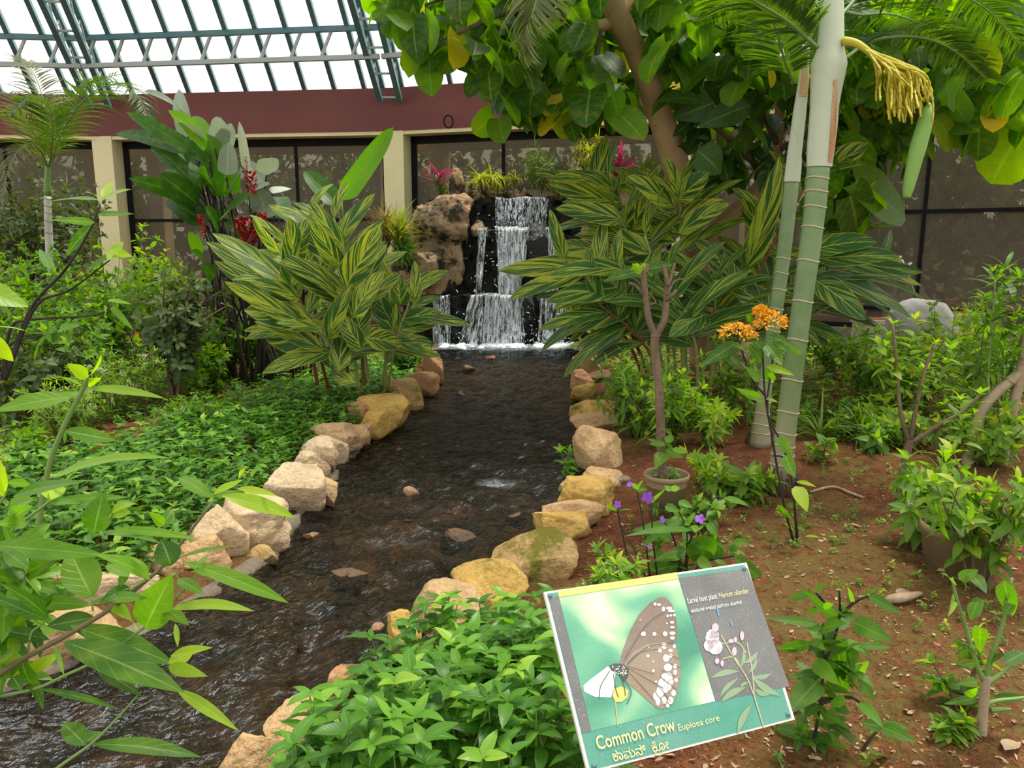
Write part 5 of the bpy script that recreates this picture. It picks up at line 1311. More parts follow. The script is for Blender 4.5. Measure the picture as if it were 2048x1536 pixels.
ginger('striped_ginger', 'low dark-leaved part clump of striped ginger round the foot of the right-hand clump', CD, .74, .21, 'vari_dark', 2, G(1400, 775), facing=.5)
ginger('striped_ginger', 'small yellow striped ginger sprig leaning over the water at the far right bank', [((1212, 738), (1186, 668), None, None, 4, .62), ((1206, 736), (1172, 700), None, None, 3, .6)], .62, .17, 'vari', 3, G(1210, 738))
gf = thing('ginger_flower', 'drooping spike of cream ginger buds above the grey sack by the right window', 'flower', D(1832, 596, 8.6)); gs = spline(wpts([(1834, 596, 8.6), (1818, 560, 8.55), (1800, 525, 8.5), (1770, 512, 8.4), (1700, 540, 8.3)]), 18)
mb = MB(); mb.tube(gs, .010, 6); mb.build('stalk', M['pale_stem'], gf); r = np.random.default_rng(31)
for i in range(22):
    p = gs[int(r.uniform(4, 12))] + r.normal(size=3) * .035; mb = MB(); d = unit(r.normal(size=3) - UPV * .8); mb.tube(spline([p, p + d * .03, p + d * .06], 6), [.006, .014, .017, .014, .009, .002], 7); mb.build('bud', M['white_flower'], gf)
ml = MB(); leaf_list(ml, 'ginger', [((1690, 520), (1800, 518), 26, .5), ((1650, 545), (1815, 560), 22, .9), ((1700, 530), (1838, 570), 18, .95)], 8.3, seed=3); ml.build('leaf_blades', M['vari'], gf)

zr = lambda x, y: (1120 + x / 1.36, 260 + y / 1.36)
GR = [((318, 180), (280, 78), 48, 0), ((322, 190), (402, 118), 60, 0), ((325, 190), (436, 150), 56, 0), ((322, 240), (450, 198), 52, 0), ((322, 280), (456, 205), 56, 0), ((315, 215), (190, 130), 56, 0), ((315, 250), (165, 148), 54, 0), ((316, 305), (158, 252), 52, 0), ((155, 150), (-10, 128), 46, 0), ((150, 165), (105, 118), 44, 0), ((155, 160), (175, 120), 40, 0), ((170, 205), (-20, 150), 52, 0), ((175, 245), (-5, 215), 54, 0), ((190, 335), (0, 340), 66, 0), ((195, 270), (250, 170), 50, 0), ((165, 195), (60, 130), 52, 0), ((175, 365), (-150, 382), 62, 0), ((120, 330), (0, 310), 40, 0), ((500, 385), (592, 85), 66, 0), ((520, 350), (572, 120), 40, 0), ((700, 140), (832, 40), 74, 0), ((690, 120), (832, -2), 60, 0), ((735, 140), (800, 85), 40, 0), ((650, 195), (842, 218), 26, 0), ((690, 300), (808, 243), 58, 0), ((620, 200), (660, 110), 46, 0), ((560, 300), (500, 190), 50, 0)]
GD = [((200, 385), (-20, 395), 64, 0), ((190, 425), (-25, 465), 66, 0), ((300, 355), (120, 418), 74, 0), ((200, 475), (20, 545), 56, 0), ((690, 325), (856, 305), 62, 0), ((700, 350), (910, 342), 54, 0), ((690, 405), (945, 402), 34, 0), ((700, 390), (945, 508), 56, 0), ((690, 405), (825, 512), 64, 0), ((740, 350), (975, 385), 44, 0), ((480, 430), (400, 310), 56, 0), ((510, 410), (372, 300), 50, 0), ((570, 490), (470, 420), 66, 0), ((440, 440), (320, 480), 60, 0), ((380, 430), (500, 380), 50, 0), ((150, 520), (40, 470), 56, 0), ((240, 520), (60, 500), 60, 0), ((600, 430), (700, 480), 50, 0), ((400, 500), (300, 560), 60, 0), ((330, 430), (420, 470), 60, 0)]
for lst, mt_, nm_, Yg in ((GR, 'vari', 'striped_ginger', 7.45), (GD, 'vari_dark', 'striped_ginger', 7.25)):
    par = [o for o in COL.objects if o.name.startswith('striped_ginger') and o.parent is None][-2 if mt_ == 'vari_dark' else -3]
    ml = MB(); rr_ = np.random.default_rng(len(lst)); leaf_list(ml, 'ginger', [(zr(*a), zr(*b), w / 1.36, rr_.random()) for a, b, w, t in lst], Yg, nt=12, nu=2, seed=44, dY=.5, bend=.5, fold=.14); ml.build('leaf_blades', M[mt_], par)
# ---------------- pruned young tree in the brown pot
r = np.random.default_rng(41); Yt = 4.72
pt = G(1330, 1035); Yt = pt[1]; pot = thing('flower_pot', 'brown plastic pot holding the pruned young tree', 'pot', pt)
def lathe(mb, c, prof, n=40):
    a = np.arange(n) / n * 2 * math.pi; vs = []; k = len(prof)
    for R, z in prof: vs.append(np.stack([c[0] + R * np.cos(a), c[1] + R * np.sin(a), np.full(n, c[2] + z)], 1))
    q = [[i * n + j, i * n + (j + 1) % n, (i + 1) * n + (j + 1) % n, (i + 1) * n + j] for i in range(k - 1) for j in range(n)]; mb.add(np.concatenate(vs), q)
sc = ppm(Yt); R0 = 47 / sc
mb = MB(); lathe(mb, pt, [(0.0, 0), (R0 * .74, 0), (R0 * .90, .235), (R0 * .96, .238), (R0 * 1.0, .245), (R0 * 1.0, .262), (R0 * .97, .268), (R0 * .93, .262), (R0 * .88, .20)]); mb.build('body', M['pot'], pot)
mb = MB(); lathe(mb, pt, [(0.001, .222), (R0 * .45, .226), (R0 * .90, .215)]); mb.build('potting_soil', M['soil'], pot)
yt = thing('pruned_tree', 'young tree pruned to a two-pronged fork of bare stubs, growing in the brown pot', 'tree', pt + [0, 0, .22])
tr_ = spline(wpts([(1326, 968, Yt), (1322, 880, Yt), (1318, 780, Yt), (1309, 700, Yt), (1311, 668, Yt)]), 20); mb = MB(); mb.tube(tr_, np.interp(np.linspace(0, 1, 20), [0, .2, .9, 1], [.030, .027, .024, .030]) * (1 + .05 * np.sin(np.arange(20) * 1.7)), 12); mb.build('trunk', M['brown_bark'], yt)
for pts, r0, r1 in [([(1311, 672, Yt), (1298, 640, Yt), (1292, 600, Yt), (1288, 560, Yt - .03), (1284, 535, Yt - .05)], .020, .014), ([(1312, 672, Yt), (1328, 640, Yt), (1333, 600, Yt + .02), (1336, 565, Yt + .04)], .021, .016), ([(1290, 590, Yt), (1272, 572, Yt), (1258, 566, Yt)], .010, .008), ([(1334, 590, Yt), (1350, 562, Yt), (1372, 558, Yt)], .008, .003), ([(1336, 570, Yt), (1330, 545, Yt), (1325, 530, Yt)], .013, .011), ([(1336, 572, Yt), (1345, 545, Yt), (1350, 525, Yt)], .010, .007), ([(1300, 610, Yt), (1310, 600, Yt), (1270, 558, Yt)], .005, .003), ([(1334, 600, Yt), (1345, 590, Yt - .04), (1352, 580, Yt - .04)], .011, .009), ([(1288, 560, Yt), (1294, 540, Yt), (1296, 528, Yt)], .012, .010)]:
    limb(yt, pts, r0, r1, 'brown_bark')
ml = MB(); leaf_list(ml, 'ginger', [((1345, 530), (1215, 560), 30, .3), ((1280, 535), (1262, 540), 10, .95), ((1282, 530), (1300, 548), 16, .9)], Yt, seed=5)
leaf_list(ml, 'ovate', [((1283, 545), (1265, 528), 16, .9), ((1280, 548), (1290, 528), 18, .95), ((1285, 540), (1305, 552), 12, .9), ((1328, 905), (1312, 935), 26, .7), ((1330, 890), (1300, 888), 14, .6), ((1332, 885), (1345, 872), 16, .6), ((1330, 900), (1365, 915), 18, .7), ((1329, 893), (1296, 878), 12, .7), ((1345, 900), (1375, 905), 14, .8)], Yt - .08, seed=6); ml.build('foliage', M['front_leaf'], yt)
pts = [(pt[0] + R0 * .7 * math.cos(a) * q, pt[1] + R0 * .7 * math.sin(a) * q) for a, q in zip(np.linspace(0, 6.28, 12), np.random.default_rng(2).uniform(.4, 1.1, 12))]
_gh = gh; gh = lambda x, y: pt[2] + .225
cover('pot_weeds', 'tiny weeds sprouting in the brown plastic pot', 'weeds', pts, .05, .035, .014, 'cover_leaf', 77, 2); gh = _gh

# ---------------- orange-flowered shrub in front of the palms
ib = G(1592, 1085); Yi = ib[1]; r = np.random.default_rng(51); ix = thing('orange_ixora', 'spindly shrub with two orange flower heads in front of the ringed palms', 'plant', ib)
def stems(par, lists, r0, r1, mat, Y=None):
    for l in lists:
        pts = [(x, y, Yi if len(q) == 0 else q[0]) for x, y, *q in l]; mb = MB(); mb.tube(spline(wpts(pts), 18), np.linspace(r0, r1, 18), 6); mb.build('stem', M[mat], par)
Yf = Yi - .02
stems(ix, [[(1588, 1088), (1566, 1000), (1545, 880), (1530, 790), (1526, 720), (1522, 690)], [(1594, 1085), (1588, 1000), (1578, 930), (1560, 880), (1534, 820), (1548, 700), (1545, 668)], [(1596, 1085), (1590, 1020), (1586, 980), (1592, 960)], [(1530, 790), (1505, 760), (1480, 690), (1476, 672)], [(1572, 918), (1560, 912), (1545, 912)]], .007, .004, 'dark_stem')
zc = lambda x, y: (1400 + x / 2.844, 580 + y / 2.844)
IL = [((440, 840), (515, 935), 66, .8), ((485, 940), (540, 1065), 66, .6), ((545, 1115), (605, 1255), 82, .95), ((550, 1090), (657, 1120), 30, .95), ((380, 435), (527, 482), 44, .9), ((345, 615), (208, 560), 46, .8), ((360, 640), (300, 620), 36, .6), ((375, 622), (445, 640), 32, .8), ((340, 520), (258, 438), 48, .7), ((210, 300), (15, 425), 72, .3), ((280, 310), (360, 425), 56, .5), ((380, 310), (465, 425), 84, .5), ((385, 260), (535, 322), 52, .4), ((505, 330), (575, 366), 40, .7), ((410, 520), (375, 440), 50, .6), ((200, 310), (262, 355), 40, .5), ((170, 370), (222, 442), 66, .1), ((265, 140), (300, 190), 40, .5), ((310, 290), (380, 360), 50, .3), ((420, 300), (500, 350), 44, .3), ((480, 1330), (545, 1385), 30, .9), ((560, 1340), (590, 1370), 24, .7), ((600, 1400), (675, 1410), 26, .95), ((440, 1220), (520, 1300), 36, .5), ((480, 1235), (430, 1260), 30, .5), ((500, 1230), (560, 1210), 34, .7)]
ml = MB(); leaf_list(ml, 'ovate', [(zc(*a), zc(*b), w / 2.844, t) for a, b, w, t in IL], Yi - .03, seed=52, dY=.12); ml.build('foliage', M['front_leaf'], ix)
for (cx, cy), wpx, hpx in [((1475, 664), 72, 36), ((1542, 644), 64, 44), ((1522, 620), 26, 18)]:
    c = D(cx, cy, Yi - .05); R = wpx / 2 / ppm(Yi); mf = MB(); d = rand_dirs(420, -15, 90, r); fl = hpx / wpx
    p = c + d * R * np.array([1, 1, fl * 1.1]) * r.uniform(.7, 1, (420, 1)) - [0, 0, .012]
    leaves(mf, tmpl('petal', 2, 1), p, unit(d + r.normal(size=(420, 3)) * .6), unit(d + r.normal(size=(420, 3)) * .5), .020, .012, .5, .1, 0, None, 0, r); mf.build('flower_head', M['orange'], ix)

# ---------------- violet-flowered plant behind the sign
rbase = G(1385, 1165); Yr = rbase[1]; ru = thing('violet_flowered_plant', 'dark leafy plant with violet flowers right behind the sign', 'plant', rbase); Yi = Yr
z4 = lambda x, y: (1180 + x / 3.938, 860 + y / 3.938)
stems(ru, [[z4(440, 1160), z4(360, 960), z4(260, 780)], [z4(530, 1150), z4(500, 900), z4(480, 590)], [z4(720, 1150), z4(660, 860), z4(570, 700)], [z4(745, 1150), z4(760, 800), z4(650, 550)], [z4(470, 1150), z4(420, 740), z4(370, 480)], [z4(760, 1160), z4(780, 900), z4(860, 720)], [z4(780, 1160), z4(900, 1040), z4(1140, 990)], [z4(700, 1150), z4(820, 900), z4(960, 560), z4(1060, 530)], [z4(330, 1150), z4(230, 700), z4(215, 600)]], .005, .003, 'dark_stem')
RL = [((850, 830), (900, 1038), 185, .55), ((920, 840), (1045, 1000), 90, .1), ((790, 740), (345, 795), 74, .3), ((800, 790), (300, 835), 55, .3), ((1130, 1000), (1412, 1238), 84, .4), ((740, 1050), (410, 1130), 120, .05), ((700, 1000), (500, 1035), 60, .2), ((840, 1030), (960, 1085), 90, .9), ((950, 570), (855, 605), 46, .6), ((1060, 540), (1245, 605), 42, .6), ((920, 740), (1005, 835), 62, .5), ((700, 560), (800, 610), 46, .6), ((640, 480), (700, 450), 40, .9), ((640, 480), (590, 440), 34, .9), ((370, 480), (420, 400), 34, .9), ((370, 470), (330, 420), 30, .9), ((375, 480), (450, 470), 30, .7), ((640, 880), (550, 830), 70, .3), ((770, 880), (880, 930), 70, .4), ((760, 950), (620, 960), 60, .2), ((1000, 900), (1110, 990), 60, .5), ((1130, 880), (1250, 895), 46, .6), ((1100, 860), (1090, 810), 40, .7), ((860, 790), (920, 730), 40, .95), ((850, 790), (800, 760), 46, .9), ((490, 860), (600, 890), 50, .3), ((215, 640), (130, 600), 24, .6), ((225, 640), (320, 630), 22, .6), ((540, 820), (420, 900), 50, .4), ((900, 940), (1060, 1010), 70, .3), ((590, 600), (700, 640), 50, .5), ((480, 570), (590, 470), 20, .7)]
ml = MB(); leaf_list(ml, 'ovate', [(z4(*a), z4(*b), w / 3.938, t) for a, b, w, t in RL], Yr - .02, seed=61, dY=.18, ws=1.3); rx = np.random.default_rng(74)
for a, b, n in [((745, 1150), (760, 760), 4), ((780, 1160), (1100, 960), 4), ((700, 1150), (560, 900), 3), ((800, 900), (980, 620), 3)]:
    stem_leaves(ml, spline([D(*z4(*a), Yr), D(*z4((a[0] + b[0]) / 2, (a[1] + b[1]) / 2), Yr + .03), D(*z4(*b), Yr)], 6), 'ovate', n, .12, .048, .1, rg=rx, nt=8, nu=2, tint=(.05, .7), bend=.9, tip=4)
ml.build('foliage', M['shrub_leaf'], ru)
r = np.random.default_rng(62)
for (x, y), w, mat in [((455, 530), 76, 'purple'), ((215, 588), 50, 'purple'), ((312, 428), 36, 'purple'), ((570, 705), 44, 'purple'), ((868, 702), 66, 'purple'), ((440, 905), 60, 'lilac'), ((470, 915), 36, 'lilac')]:
    p = D(*z4(x, y), Yr - .03); R = w / 3.938 / ppm(Yr) * .75; mf = MB(); nrm = unit(toward_cam(p) + r.normal(size=3) * .5); s1 = unit(np.cross(nrm, UPV)); s2 = np.cross(nrm, s1); a = np.arange(5) * 1.2566 + r.uniform(0, 6)
    dd = np.cos(a)[:, None] * s1 + np.sin(a)[:, None] * s2 + nrm * .35; leaves(mf, tmpl('petal', 4, 1), np.repeat([p], 5, 0), dd, np.repeat([nrm], 5, 0), R, R * .95, .6, .1, .03, None, 0, r)
    mf.tube([p - nrm * R * .9, p], [.002, .006], 6); mf.build('flower', M[mat], ru)

# ---------------- plant at the right edge of the sign
pb3 = G(1622, 1500); Y3 = pb3[1]; Yi = Y3; fp = thing('leafy_plant', 'dark-stemmed leafy plant touching the right edge of the sign', 'plant', pb3)
z6 = lambda x, y: (1500 + x / 3.737, 1140 + y / 3.737)
stems(fp, [[z6(470, 1310), z6(500, 1150), z6(545, 800), z6(550, 400)], [z6(550, 700), z6(620, 540), z6(670, 340), z6(668, 160)], [z6(660, 350), z6(770, 250), z6(880, 190)], [z6(600, 300), z6(520, 200), z6(480, 160)], [z6(520, 1000), z6(700, 950), z6(820, 990), z6(970, 1180)], [z6(840, 1350), z6(900, 1260), z6(975, 1180)]], .006, .003, 'dark_stem')
FL = [((500, 405), (145, 360), 52, .4), ((540, 440), (712, 400), 84, .5), ((530, 440), (430, 430), 50, .3), ((770, 385), (1048, 522), 104, .4), ((780, 410), (975, 535), 44, .55), ((720, 540), (905, 665), 74, .7), ((650, 480), (700, 885), 150, .25), ((720, 600), (765, 880), 170, .3), ((450, 550), (220, 590), 64, .35), ((450, 530), (560, 600), 60, .3), ((390, 620), (213, 595), 54, .6), ((480, 680), (660, 852), 92, .75), ((510, 830), (295, 1065), 135, .2), ((570, 830), (625, 960), 160, .25), ((720, 980), (598, 1000), 72, .6), ((820, 990), (982, 1168), 72, .6), ((980, 1170), (1222, 1278), 84, .35), ((980, 1170), (840, 1140), 70, .3), ((985, 1170), (1170, 1180), 60, .4), ((350, 1370), (135, 1425), 115, .1), ((400, 1290), (335, 1262), 54, .5), ((400, 1290), (492, 1322), 50, .4), ((400, 1300), (358, 1408), 74, .45), ((580, 1290), (768, 1405), 84, .5), ((890, 1370), (1055, 1455), 60, .4), ((470, 170), (285, 222), 42, .4), ((480, 160), (575, 108), 40, .5), ((880, 190), (1112, 318), 58, .4), ((880, 180), (788, 130), 50, .3), ((760, 250), (728, 130), 38, .8), ((875, 190), (965, 150), 40, .5), ((840, 690), (850, 780), 74, .95), ((510, 800), (300, 800), 60, .3), ((800, 830), (930, 970), 90, .5), ((700, 640), (820, 560), 60, .3), ((660, 370), (560, 330), 50, .5), ((560, 300), (620, 260), 40, .6), ((500, 320), (430, 290), 36, .8), ((520, 1010), (420, 1100), 90, .15), ((560, 1080), (680, 1140), 80, .4), ((520, 1250), (560, 1380), 70, .4), ((820, 570), (1030, 578), 44, .4), ((620, 1000), (735, 1075), 70, .5)]
ml = MB(); leaf_list(ml, 'ovate', [(z6(*a), z6(*b), w / 3.737, t) for a, b, w, t in FL], Y3 - .02, seed=71, dY=.16, ws=1.35); rx = np.random.default_rng(73)
for a, b, n in [((500, 1150), (548, 560), 6), ((560, 700), (668, 330), 4), ((520, 1290), (620, 1120), 3), ((470, 1310), (380, 1200), 3), ((600, 900), (760, 760), 3)]:
    stem_leaves(ml, spline([D(*z6(*a), Y3), D(*z6((a[0] + b[0]) / 2, (a[1] + b[1]) / 2), Y3 + .03), D(*z6(*b), Y3)], 6), 'ovate', n, .105, .048, .05, rg=rx, nt=8, nu=2, tint=(.05, .6), bend=.9, tip=4)
ml.build('foliage', M['shrub_leaf'], fp)
mf = MB(); flower_head(mf, D(*z6(665, 130), Y3), .025, 40, np.random.default_rng(3)); mf.build('flower_buds', M['grass'], fp)

bushpx(1640, 2.12, 1270, .13, 'leafy_plant', 'low leaves at the foot of the plant touching the sign edge', 'plant', leaf='shrub_leaf', L=.10, W=.045, stems=5, side=1, nleaf=4, seed=77) if 0 else None
# ---------------- young forked plant at the bottom right
pb4 = G(1958, 1462); Y4 = pb4[1]; Yi = Y4; yf = thing('forked_plant', 'young tan-stemmed forked plant at the bottom right corner of the bed', 'plant', pb4)
stems(yf, [[z6(1725, 1330), z6(1740, 1080), z6(1760, 840), z6(1760, 790)], ], .016, .013, 'pale_bark')
stems(yf, [[z6(1750, 830), z6(1690, 700), z6(1620, 450), z6(1540, 200), z6(1510, 60)], [z6(1765, 830), z6(1810, 640), z6(1890, 400), z6(1920, 220), z6(1960, 60)], [z6(1740, 1080), z6(1800, 990), z6(2000, 960), z6(2080, 950)], [z6(1770, 850), z6(1900, 760), z6(2000, 650)], [z6(1800, 1045), z6(1950, 1040)]], .009, .004, 'green_stem')
YL = [((1530, 180), (1480, 340), 46, .85), ((1520, 110), (1430, 30), 60, .5), ((1560, 70), (1700, 0), 70, .6), ((1640, 20), (1760, 170), 90, .2), ((1700, 240), (1650, 370), 80, .6), ((1700, 200), (1700, 350), 60, .4), ((1720, 430), (1720, 620), 84, .45), ((1900, 80), (1960, 330), 110, .6), ((1690, 690), (1560, 710), 50, .5), ((1640, 600), (1540, 720), 60, .4), ((1760, 730), (1900, 640), 80, .3), ((1900, 700), (2060, 620), 90, .3), ((1700, 830), (1560, 850), 60, .7), ((1700, 960), (1460, 1000), 56, .4), ((1700, 1020), (1610, 1060), 60, .6), ((1715, 1070), (1730, 1220), 50, .8), ((1640, 570), (1680, 640), 50, .6), ((1820, 960), (2060, 950), 60, .3), ((1720, 430), (1800, 380), 40, .9), ((1900, 330), (1980, 230), 60, .6), ((1620, 940), (1700, 880), 50, .8)]
ml = MB(); leaf_list(ml, 'ovate', [(z6(*a), z6(*b), w / 3.737, t) for a, b, w, t in YL], Y4, seed=72, dY=.16, ws=1.2); ml.build('foliage', M['front_leaf'], yf)

# ---------------- bushes of the right bed
def bushpx(px, Y, ytop, spread, name, label, cat='shrub', **kw):
    b = D(px, 600, Y); b[2] = gh(b[0], b[1]); h = D(px, ytop, Y)[2] - b[2]
    return bush(name, label, cat, b, h, spread, **kw)
bushpx(1905, 3.75, 905, .32, 'potted_shrub', 'bright leafy shrub growing out of the dull clay pot on the right', leaf='light_shrub_leaf', kind='lance', L=.17, W=.055, stems=9, side=2, nleaf=5, seed=1, stem='green_stem', flowers='lilac', nfl=1, tint=(0, .7))
cb = G(1915, 1140); cp = thing('clay_pot', 'dull clay pot half hidden by leaves at the right', 'pot', cb); sc = ppm(cb[1]); R0 = 78 / sc
mb = MB(); lathe(mb, cb, [(0, 0), (R0 * .82, 0), (R0 * .98, .19), (R0 * 1.05, .20), (R0 * 1.05, .235), (R0 * .98, .235), (R0 * .9, .17)]); mb.build('body', M['clay'], cp); mb = MB(); lathe(mb, cb, [(.001, .18), (R0 * .93, .185)]); mb.build('potting_soil', M['soil'], cp)
fk = G(1800, 1018); Yk = fk[1]; Yi = Yk; ft = thing('forked_shrub', 'grey-brown forked shrub trunk between the palms and the clay pot', 'shrub', fk)
stems(ft, [[(1798, 1022), (1804, 960), (1815, 900), (1820, 880)], ], .026, .021, 'brown_bark'); stems(ft, [[(1818, 885), (1802, 830), (1795, 760), (1790, 700), (1785, 650)], [(1820, 882), (1835, 800), (1850, 740), (1870, 690)], [(1822, 885), (1870, 855), (1920, 825), (1960, 790)]], .014, .007, 'brown_bark')
ml = MB(); r = np.random.default_rng(81)
for e in [(1785, 650), (1870, 690), (1960, 790), (1800, 740), (1850, 740), (1760, 690), (1830, 640), (1900, 700), (1920, 800)]:
    p = D(*e, Yk + r.normal() * .2); stem_leaves(ml, spline([p - [r.normal() * .1, 0, .25], p], 5), 'ovate', 7, .13, .05, 0, rg=r, tint=(.3, 1))
ml.build('foliage', M['light_shrub_leaf'], ft)
pk = G(1945, 930); Yi = pk[1]; pl_ = thing('pale_trunk_shrub', 'pale smooth-trunked shrub at the right photo edge, its trunk bending right', 'shrub', pk)
stems(pl_, [[(1925, 985), (1945, 880), (1975, 805), (2030, 755), (2080, 720)]], .042, .032, 'pale_bark'); stems(pl_, [[(2000, 940), (2018, 850), (2042, 740), (2060, 620)]], .040, .028, 'pale_bark'); stems(pl_, [[(1978, 800), (1976, 740), (1985, 640), (1990, 560)]], .012, .006, 'green_stem')
ml = MB()
for e in [(1990, 560), (1985, 640), (2040, 560), (2060, 620), (2010, 540), (2050, 680), (2000, 680)]:
    p = D(*e, Yi + r.normal() * .15); stem_leaves(ml, spline([p - [r.normal() * .08, 0, .3], p], 5), 'lance', 7, .30, .045, 0, rg=r, tint=(0, .5), bend=1.0, nt=6)
ml.build('foliage', M['shrub_leaf'], pl_)
for i, (px, Y, yt, sp, leaf, lab, kw) in enumerate([
    (1745, 7.6, 650, .55, 'light_shrub_leaf', 'light green shrub just right of the nearest palm', dict(nleaf=8)),
    (1860, 7.0, 655, .55, 'light_shrub_leaf', 'light green shrub with pale lilac flower heads in the middle of the right bed', dict(flowers='lilac', nfl=7)),
    (1985, 6.6, 640, .55, 'light_shrub_leaf', 'light green shrub at the right photo edge behind the pale trunks', dict()),
    (1690, 8.6, 640, .6, 'shrub_leaf', 'mid green shrub behind the two palms by the window sill', dict()),
    (1900, 8.8, 600, .6, 'light_shrub_leaf', 'airy light green shrub in front of the grey sack', dict(stems=10)),
    (1960, 7.4, 545, .42, 'light_shrub_leaf', 'tall thin shrub topped by two pale pink flowers near the right window', dict(stems=6, flowers='pinkish', nfl=3, kind='lance', L=.18, W=.05)),
    (1700, 6.3, 800, .38, 'shrub_leaf', 'low dark shrub right of the nearest palm in the red soil', dict(stems=9)),
    (1830, 5.9, 800, .40, 'light_shrub_leaf', 'low bright shrub behind the forked shrub trunk', dict(flowers='lilac', nfl=4)),
    (2010, 5.2, 800, .38, 'light_shrub_leaf', 'bright shrub at the right edge above the clay pot', dict()),
    (2040, 5.6, 520, .30, 'shrub_leaf', 'tall dark narrow-leaved shrub cut by the right photo edge', dict(kind='lance', L=.26, W=.035, stems=7, bend=1.1)),
    (2030, 3.2, 880, .25, 'light_shrub_leaf', 'bright leafy stems cut by the right photo edge beside the clay pot', dict(stems=7, kind='lance', L=.17, W=.05)),
    (1455, 6.6, 640, .38, 'light_shrub_leaf', 'thin light green shrub left of the orange flower heads', dict(stems=9, side=2)),
    (1275, 6.4, 690, .40, 'shrub_leaf', 'feathery shrub at the right bank between the ginger and the potted tree', dict(kind='lance', L=.20, W=.035, stems=15, el=(-30, 25), bend=1.1, tint=(.3, .9))),
    (1345, 5.8, 740, .34, 'light_shrub_leaf', 'leafy green shrub behind the trunk of the pruned tree', dict(kind='lance', L=.17, W=.05, stems=10)),
    (1425, 5.7, 790, .30, 'light_shrub_leaf', 'yellowish drooping shrub left of the thinner palm', dict(kind='lance', L=.15, W=.045, tint=(.4, 1), stems=9)),
    (1450, 4.75, 905, .26, 'light_shrub_leaf', 'low yellow-green seedling right of the brown pot', dict(kind='lance', L=.14, W=.04, tint=(.3, 1), stems=6)),
    (1500, 4.5, 935, .26, 'light_shrub_leaf', 'low leafy seedling at the foot of the nearest palm', dict(kind='lance', L=.15, W=.05, stems=6)),
    (1400, 4.1, 985, .22, 'shrub_leaf', 'low leafy plant in front of the brown pot', dict(stems=6, L=.10, W=.04)),
    (1670, 5.3, 870, .10, 'shrub_leaf', 'thin leafy sapling in the open red soil right of the palms', dict(stems=2, side=1, nleaf=4)),
    (1250, 3.15, 1085, .12, 'light_shrub_leaf', 'small light green plant between the big flat-topped stone and the sign', dict(kind='lance', L=.11, W=.035, stems=4)),
    (1215, 2.95, 1125, .10, 'light_shrub_leaf', 'small sprig above the top left corner of the sign', dict(L=.08, W=.03, stems=3)),
    (2025, 2.35, 1290, .16, 'front_leaf', 'leafy plant cut by the right photo edge beside the forked plant', dict(stems=3, side=1, nleaf=4, L=.10, W=.05)),
    (1985, 2.2, 1440, .10, 'light_shrub_leaf', 'small bright seedling at the bottom right corner', dict(stems=3, L=.08, W=.04)),
    (1140, 5.35, 880, .12, 'shrub_leaf', 'leafy sprig sprouting over the water from the large upright block', dict(stems=2, side=1, nleaf=3, L=.15, W=.05, tint=(0, .5))),
    (1830, 6.7, 690, .4, 'light_shrub_leaf', 'yellowish green shrub crossing the forked trunk', dict(tint=(.4, 1))),
    (1770, 5.6, 850, .22, 'shrub_leaf', 'low dark green plant left of the forked shrub trunk', dict(stems=5)),
]):
    k = dict(leaf=leaf, seed=100 + i, stems=11, side=3, nleaf=6, L=.14, W=.058, tint=(0, .95)); k.update(kw); k['group'] = 'leafy plants of the right bed'
    bushpx(px, Y, yt, sp, 'leafy_shrub' if Y > 5 else 'leafy_plant', lab, 'shrub' if Y > 5 else 'plant', **k)
# strap-leaved lily tufts
for i, (px, py, lab) in enumerate([(1720, 880, 'tuft of strap leaves on the red soil right of the nearest palm'), (1640, 880, 'small tuft of strap leaves against the foot of the nearest palm'), (1760, 895, 'sprawling tuft of strap leaves left of the forked trunk')]):
    b = G(px, py); r = np.random.default_rng(90 + i); t = thing('strap_leaf_tuft', lab, 'plant', b); ml = MB(); n = 34; d = rand_dirs(n, 25, 85, r)
    leaves(ml, tmpl('strap', 8, 1), b + d * .03, d, UPV + d * .01 + [0, .001, 0], r.uniform(.28, .5, n), .022, r.uniform(.9, 2.2, n), .3, 0, None, 0, r); ml.build('foliage', M['grass'], t)
# grey sack, planters at the window
sk = D(1838, 652, 9.2); sk[2] = 0
stone('sack', 'grey woven sack with a tied top standing before the right window', 'sack', 'sack', np.array([sk[0], sk[1], .44]), (130 / ppm(9.2), .55, .95), 901, None, cuts=1, rough=.07)
for (px, w, y0, Y, lab) in [(1925, 92, 628, 9.9, 'beige box planter right of the grey sack'), (1756, 60, 640, 10.2, 'low beige box planter left of the grey sack')]:
    b = D(px, 700, Y); top = D(px, y0, Y)[2]; W = w / ppm(Y); b[2] = 0; pl2 = thing('box_planter', lab, 'planter', b); mb = MB()
    mb.box(b + [0, .2, top / 2], (W, .4, top)); mb.box(b + [0, .2, top - .03], (W + .05, .45, .06)); mb.build('body', M['planter'], pl2, False); mb = MB(); mb.box(b + [0, .2, top], (W - .04, .36, .01)); mb.build('potting_soil', M['soil'], pl2, False)
